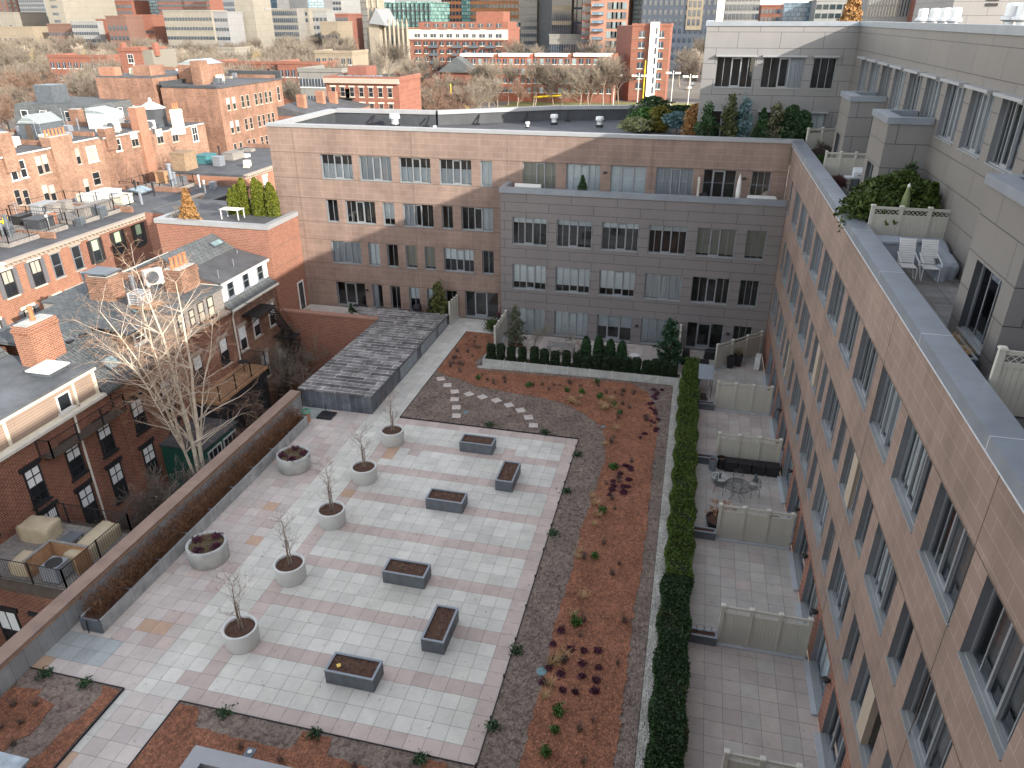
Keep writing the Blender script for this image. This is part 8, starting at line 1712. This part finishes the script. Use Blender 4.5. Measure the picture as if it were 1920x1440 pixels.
# midrise
r, x0, x1, z = far('brick_midrise', 'six storey red brick apartment building with a white stair tower strip', 1186, 1258, 49, 265, 16, C_red, group=None)
for j in range(6):
    for X in (x0 + 2.5, x1 - 3.9): fwin(r, (X, 265, z - 3.4 - j * 3.25), 0, 1.9, 1.9, M_dg2, M_white)
g = MB(); a = at(1219, 60, 1, 264)[0]; b = at(1236, 60, 1, 264)[0]; g.box(a, 263.6, GZ, b, 265, z + 1.3); g.build('stair_tower', [M_white], r, uv=False)
for j in range(7): g = MB(); g.box(a + 2.0, 263.5, -3 + j * 3.1, a + 2.5, 263.6, -1 + j * 3.1); g.build('stair_window', [M_dg2], r, uv=False)
for j in range(6): g = MB(); g.box(x0, 264.85, z - 3.9 - j * 3.25, x1, 264.98, z - 3.7 - j * 3.25); g.build('string_course', [C_tan], r, uv=False)
c0 = at(1148, 50, 1, 265)[0]; g = MB(); g.v = [(c0, 280, GZ), (x0, 265.1, GZ), (x0, 265.1, z), (c0, 280, z), (c0, 296, GZ), (c0, 296, z), (x0, 296, GZ), (x0, 296, z)]; g.f = [(0, 1, 2, 3), (4, 0, 3, 5), (3, 2, 7, 5)]; g.m = [0, 0, 0]; g.build('side_wall', [C_redd], r)
# red brick row behind the trees
prev = None
for i, (a, b, lab) in enumerate(((858, 930, 'four storey brick row building under a white roof, left section'), (930, 998, 'bright red four storey brick section with white windows'), (998, 1070, 'four storey brick row building, middle section with paired windows'), (1070, 1152, 'four storey brick row building, right section ending at the bare trees'))):
    r, x0, x1, z = far('brick_terrace', lab, a, b, 106, 256 + i * .4, 14, [C_red, plain('bright_red_brick', (.32, .105, .065), .85, .1, .3), C_red, C_red][i], cols=0, group='four storey brick terrace', roofm=M_metalrib)
    for j in range(4):
        for k in range(6): fwin(r, (x0 + (x1 - x0) * (k + .5) / 6 - .7, 256 + i * .4, z - 2.4 - j * 3.05), 0, 1.4, 1.7, M_dg2 if (k + j + i) % 3 else M_gpale, M_white)
    g = MB(); g.box(x0 + 1, 255.3 + i * .4, z, x1 - 1, 262, z + .9); g.build('white_roof_edge', [M_white], r, uv=False)
r = empty('gabled_brick_house', at(860, 150, 1, 250), 'brick house with a dark gabled roof, left of the long brick terrace', 'house'); p = at(863, 130, 1, 250); g = MB(); g.box(p[0] - 7, 250, GZ, p[0] + 5, 262, p[2] - 1); g.build('wall', [C_red], r)
g = MB(); g.extrude([(p[0] - 8, 249, p[2] - 1), (p[0] + 6, 249, p[2] - 1), (p[0] - 1, 249, p[2] + 4)], (0, 14, 0)); g.build('roof', [M_slate], r)
# brick three storey with cornice
r, x0, x1, z = far('brick_walkup', 'three storey red brick building with a pale cornice behind the dark flat roof', 610, 747, 152, 128, 12, C_red, group=None, cols=0)
for j in range(3):
    for k in range(7): house_window(r, (x0 + .8 + (x1 - x0 - 1.4) * k / 7 + .2, 128, z - 2.9 - j * 2.9), 0, 1.0, 1.8, M_lint, None, None, M_cream)
g = MB(); g.box(x0 - .2, 127.4, z - .4, x1 + .2, 127.99, z + .5); g.build('cornice', [M_lint], r, uv=False)
g = MB(); g.box(x0 + 3.5, 131, z, x0 + 7.5, 136, z + 2.4); g.build('stair_house', [C_redd], r)
for k in range(6): g = MB(); g.box(x0 + 2 + k * 1.6, 129.5, z, x0 + 3 + k * 1.6, 130.5, z + .9); g.build('roof_unit', [M_coping], r, uv=False)
g = MB()
for k in range(2): g.box(x0 + 2 + k, 126.8, z - 3.2 - k * 3, x0 + 6 + k, 127.99, z - 3.1 - k * 3); g.tube([(x0 + 2 + k, 126.8, z - 2.2 - k * 3), (x0 + 6 + k, 126.8, z - 2.2 - k * 3)], .05, 4)
g.build('fire_escape', [M_black], r, uv=False)
# small houses among the trees
r, x0, x1, z = far('orange_house', 'orange brick house with a white end wall rising among the bare trees', 222, 265, 96, 150, 9, C_red, 'house', group=None); g = MB(); g.box(x1, 150.2, GZ, x1 + 2.6, 159, z + .3); g.build('white_end_wall', [C_cream], r, uv=False); house_window(r, (x0 + 2.2, 150, z - 2.6), 0, 1.6, 2.0, M_white, None, None, None, (2, 2))
for (x, m) in ((x0 + .2, C_red), (x1 + 2.8, C_red)): g = MB(); g.box(x - .4, 151, z - 1, x + .4, 152.4, z + 1.8); g.build('chimney', [m], r)
for i, (a, b, t, Dd, m, rm, lab) in enumerate(((400, 520, 120, 190, C_red, M_white, 'low brick row with a white roof among the bare trees, left part'), (520, 600, 121, 186, C_red, M_white, 'low brick row with a white roof among the bare trees, right part'), (590, 660, 100, 215, C_tan, M_white, 'row with a white sloping roof left of the yellowish trees'), (90, 200, 108, 200, C_red, M_white, 'brick row with pale roofs seen through the trees at the left'), (370, 440, 92, 300, C_cream, M_white, 'cream row glimpsed behind the park trees'), (560, 640, 135, 150, C_conc, M_roof, 'gray stone hall with a dark roof behind the rear rooftops'))):
    r, x0, x1, z = far('low_rowhouses', lab, a, b, t, Dd, 12, m, 'houses', cols=int((b - a) / 11), rows=2, win=(1.1, 1.7), roofm=rm, group='low rows among the park trees', frame=M_white)
# ball field poles
for i, (px, h) in enumerate(((1150, 9), (1195, 9), (1258, 10), (1290, 9))):
    p = at(px, 190, 1, 252); r = empty('flood_light', (p[0], 252, GZ), 'white ball field light pole, %s' % ['leftmost of four', 'second of four', 'third of four', 'rightmost of four'][i], 'light pole', 'ball field light poles'); g = MB(); g.tube([(0, 0, 0), (0, 0, h + 1)], .14, 6); g.build('pole', [M_white], r, local=True, uv=False); g = MB(); g.tube([(-2, 0, h), (2, 0, h)], .1, 4)
    for x in (-2, -1, 1, 2): g.box(x - .4, -.4, h, x + .4, .3, h + .6)
    g.build('lamp_head', [M_white], r, local=True, uv=False)
for i, px in enumerate((846, 1205)):
    p = at(px, 190, 1, 210 + 40 * i); g = MB(); g.tube([(0, 0, 0), (0, 0, 9 if i == 0 else 14)], 0.12 if i == 0 else .16, 6); o = g.build('foul_pole', [plain('yellow_pole', (.85, .65, .02), .5, .05)], loc=(p[0], 210 + 40 * i, GZ), local=True, uv=False); tag(o, ['short yellow foul pole before the bare trees', 'tall yellow foul pole beside the brick midrise'][i], 'pole')
g = MB(); a = at(1000, 195, 2, GZ); b = at(1180, 183, 2, GZ); g.tube([(a[0], a[1], GZ + 2.2), (b[0], b[1], GZ + 2.2)], .3, 5); tag(g.build('yellow_fence_cap', [MATS['yellow_pole']], uv=False), 'long yellow capped outfield fence line', 'fence')
g = MB()
for k in range(40): t = k / 39; x = a[0] + (b[0] - a[0]) * t; y = a[1] + (b[1] - a[1]) * t; g.tube([(x, y, GZ), (x, y, GZ + 2.2)], .06, 4)
tag(g.build('outfield_fence', [M_black], uv=False), 'dark mesh outfield fence posts under the yellow cap', 'fence')
# parked cars
car_cols = [('white', (.6, .6, .6)), ('silver', (.35, .37, .4)), ('dark gray', (.05, .05, .06)), ('red', (.4, .03, .03)), ('blue', (.03, .08, .25))]
def make_car(col, loc, rz, label):
    r = empty('parked_car', loc, label, 'car', 'cars parked beyond the brick midrise', rz); g = MB()
    side = [(-2.2, .35), (2.2, .35), (2.25, .75), (1.3, .9), (.7, 1.42), (-1.1, 1.45), (-1.9, .95), (-2.25, .85)]
    g.extrude([(x, -.88, z) for x, z in side], (0, 1.76, 0)); g.build('body', [plain('car_' + col[0].replace(' ', '_'), col[1], .3, .02, 1, .3)], r, local=True, uv=False)
    g = MB(); g.extrude([(x, -.90, z) for x, z in ((1.15, .95), (.65, 1.36), (-1.05, 1.38), (-1.6, .98))], (0, 1.8, 0)); g.build('windows', [M_dg], r, local=True, uv=False)
    for x in (-1.4, 1.4):
        for y in (-.85, .85): g = MB(); g.tube([(x, y - .1, .33), (x, y + .1, .33)], .33, 12); g.build('wheel', [M_black], r, local=True, uv=False)
pos = ['nearest the brick midrise', 'second along the street', 'third along the street', 'fourth along the street', 'fifth along the street', 'farthest along the street']
for i in range(6):
    p = at(1278 + i * 6, 168 - i * 8, 2, GZ); c = car_cols[i % 5]; make_car(c, (p[0] + 3, p[1], GZ), rad(85), '%s car parked beyond the ball field, %s' % (c[0], pos[i]))
# ------------------------------------------------------------ park trees
TT = []
specs = [('gray', M_twigg, .58, .08, 19), ('rusty', M_twigr, .62, .06, 17), ('gray2', M_twigg, .5, .1, 21), ('dark', M_twigd, .6, .08, 18), ('yellow', M_twigy, .5, .02, 15), ('pale', plain('pale_twig', (.36, .31, .25), .9, .2, .2), .55, .08, 19)]
labs = {'gray': 'gray brown leafless park tree in the wide belt of trees below the skyline', 'gray2': 'tall gray leafless park tree in the wide belt of trees below the skyline', 'rusty': 'reddish leafless tree among the bare trees beyond the roofs', 'dark': 'dark leafless tree among the park trees', 'yellow': 'yellowish budding tree among the bare park trees', 'pale': 'pale barked leafless tree standing out in the park belt'}
for i, (nm, m, sp, up, H) in enumerate(specs):
    mtk = {'gray': 'M_barkg'}.get(nm)
    t = bare_tree('park_tree', (0, 0, 0), labs[nm], 'tree', nm + ' park trees', H, .26, 700 + i, 5, M_barkg if nm != 'dark' else M_bark, m, sp, up, 1, 4, .27, .026, .14, .70)
    TT.append((nm, t))
rgt = random.Random(99); used = set()
def ptree(nm, x, y, s):
    t = [q for n, q in TT if n == nm][0]
    if nm not in used: used.add(nm); c = t
    else: c = copy_tree(t)
    c.location = (x, y, GZ); c.scale = (s * rgt.uniform(.95, 1.15),) * 2 + (s,); c.rotation_euler = (0, 0, rgt.uniform(0, 6.28))
    c['label'] = labs[nm]; c['group'] = nm + ' park trees'
n = 0
bands = [(-40, 640, 405, .98), (-40, 660, 375, 1.0), (-20, 660, 340, 1.0), (-40, 600, 305, 1.0), (0, 640, 270, .95), (0, 600, 232, .9), (-60, 320, 205, .95), (-80, 230, 180, .95), (-80, 200, 155, .9), (300, 660, 176, .85), (300, 640, 200, .95)]
for (p0, p1, Dd, s) in bands:
    px = p0
    while px < p1:
        y = Dd + rgt.uniform(-14, 14); x = at(px, 80, 1, y)[0]; k = rgt.random()
        if px < 130 and Dd < 240: nm = 'rusty' if k < .6 else 'gray'
        else: nm = 'gray' if k < .34 else 'gray2' if k < .62 else 'pale' if k < .76 else 'rusty' if k < .87 else 'dark' if k < .95 else 'yellow'
        hs = s * rgt.uniform(.85, 1.15)
        ptree(nm, x, y, hs); px += rgt.uniform(19, 29) * (300 / Dd) ** .7
for (px, Dd, nm, s) in ((720, 205, 'yellow', .8), (700, 210, 'yellow', .75), (745, 215, 'yellow', .75), (150, 300, 'yellow', 1.0), (560, 210, 'yellow', .6), (800, 170, 'rusty', .85), (770, 180, 'rusty', .8), (830, 190, 'rusty', .85), (860, 200, 'rusty', .8), (790, 205, 'rusty', .95), (820, 225, 'rusty', .95), (890, 215, 'gray', .8), (915, 235, 'gray2', .85), (930, 225, 'gray', .7), (1000, 240, 'gray2', .85), (1040, 238, 'dark', .8), (1090, 240, 'gray', .85), (1110, 244, 'dark', .85), (1135, 246, 'gray2', .95), (1165, 250, 'dark', 1.0), (970, 236, 'rusty', .75), (750, 240, 'rusty', .9), (770, 260, 'gray', 1.0), (800, 270, 'gray', 1.0), (700, 270, 'gray', 1.05), (725, 290, 'gray2', 1.1), (840, 270, 'dark', .9), (1280, 330, 'gray', 1.1), (1300, 345, 'pale', 1.1), (1310, 370, 'gray2', 1.1), (1295, 300, 'dark', .9), (1180, 300, 'gray', 1.1), (1130, 310, 'gray2', 1.15), (1060, 315, 'dark', 1.1), (1010, 330, 'gray', 1.15), (970, 320, 'gray2', 1.1), (880, 175, 'yellow', .5), (740, 165, 'rusty', .7), (790, 150, 'yellow', .6), (700, 150, 'rusty', .55), (680, 300, 'gray', 1.0), (660, 260, 'pale', 1.0), (640, 235, 'pale', .95), (1015, 300, 'rusty', 1.0), (950, 300, 'dark', 1.0), *[(690 + k * 16, 165 + (k * 37) % 70, 'rusty' if k % 3 else 'gray', .78) for k in range(14)], *[(900 + k * 26, 243, 'dark' if k % 2 else 'gray2', .8) for k in range(0, 10, 2)]):
    ptree(nm, at(px, 100, 1, Dd)[0], Dd, s)
for nm, t in TT:
    if nm not in used: D.objects.remove(t)
bare_tree('street_tree', (-39.0, 30, GZ), 'leafless street tree between the two rows of houses', 'tree', None, 8, .13, 77, 5, M_barkg, M_twigg, .55, .06, 1, 3, .3, .01)
bare_tree('leafless_tree', (-58.5, 66.5, GZ), 'tangled leafless tree in front of the vine covered rear wall', 'tree', None, 14, .15, 78, 6, M_barkg, M_twigr, .55, .06, 2, 3, .3, .012)
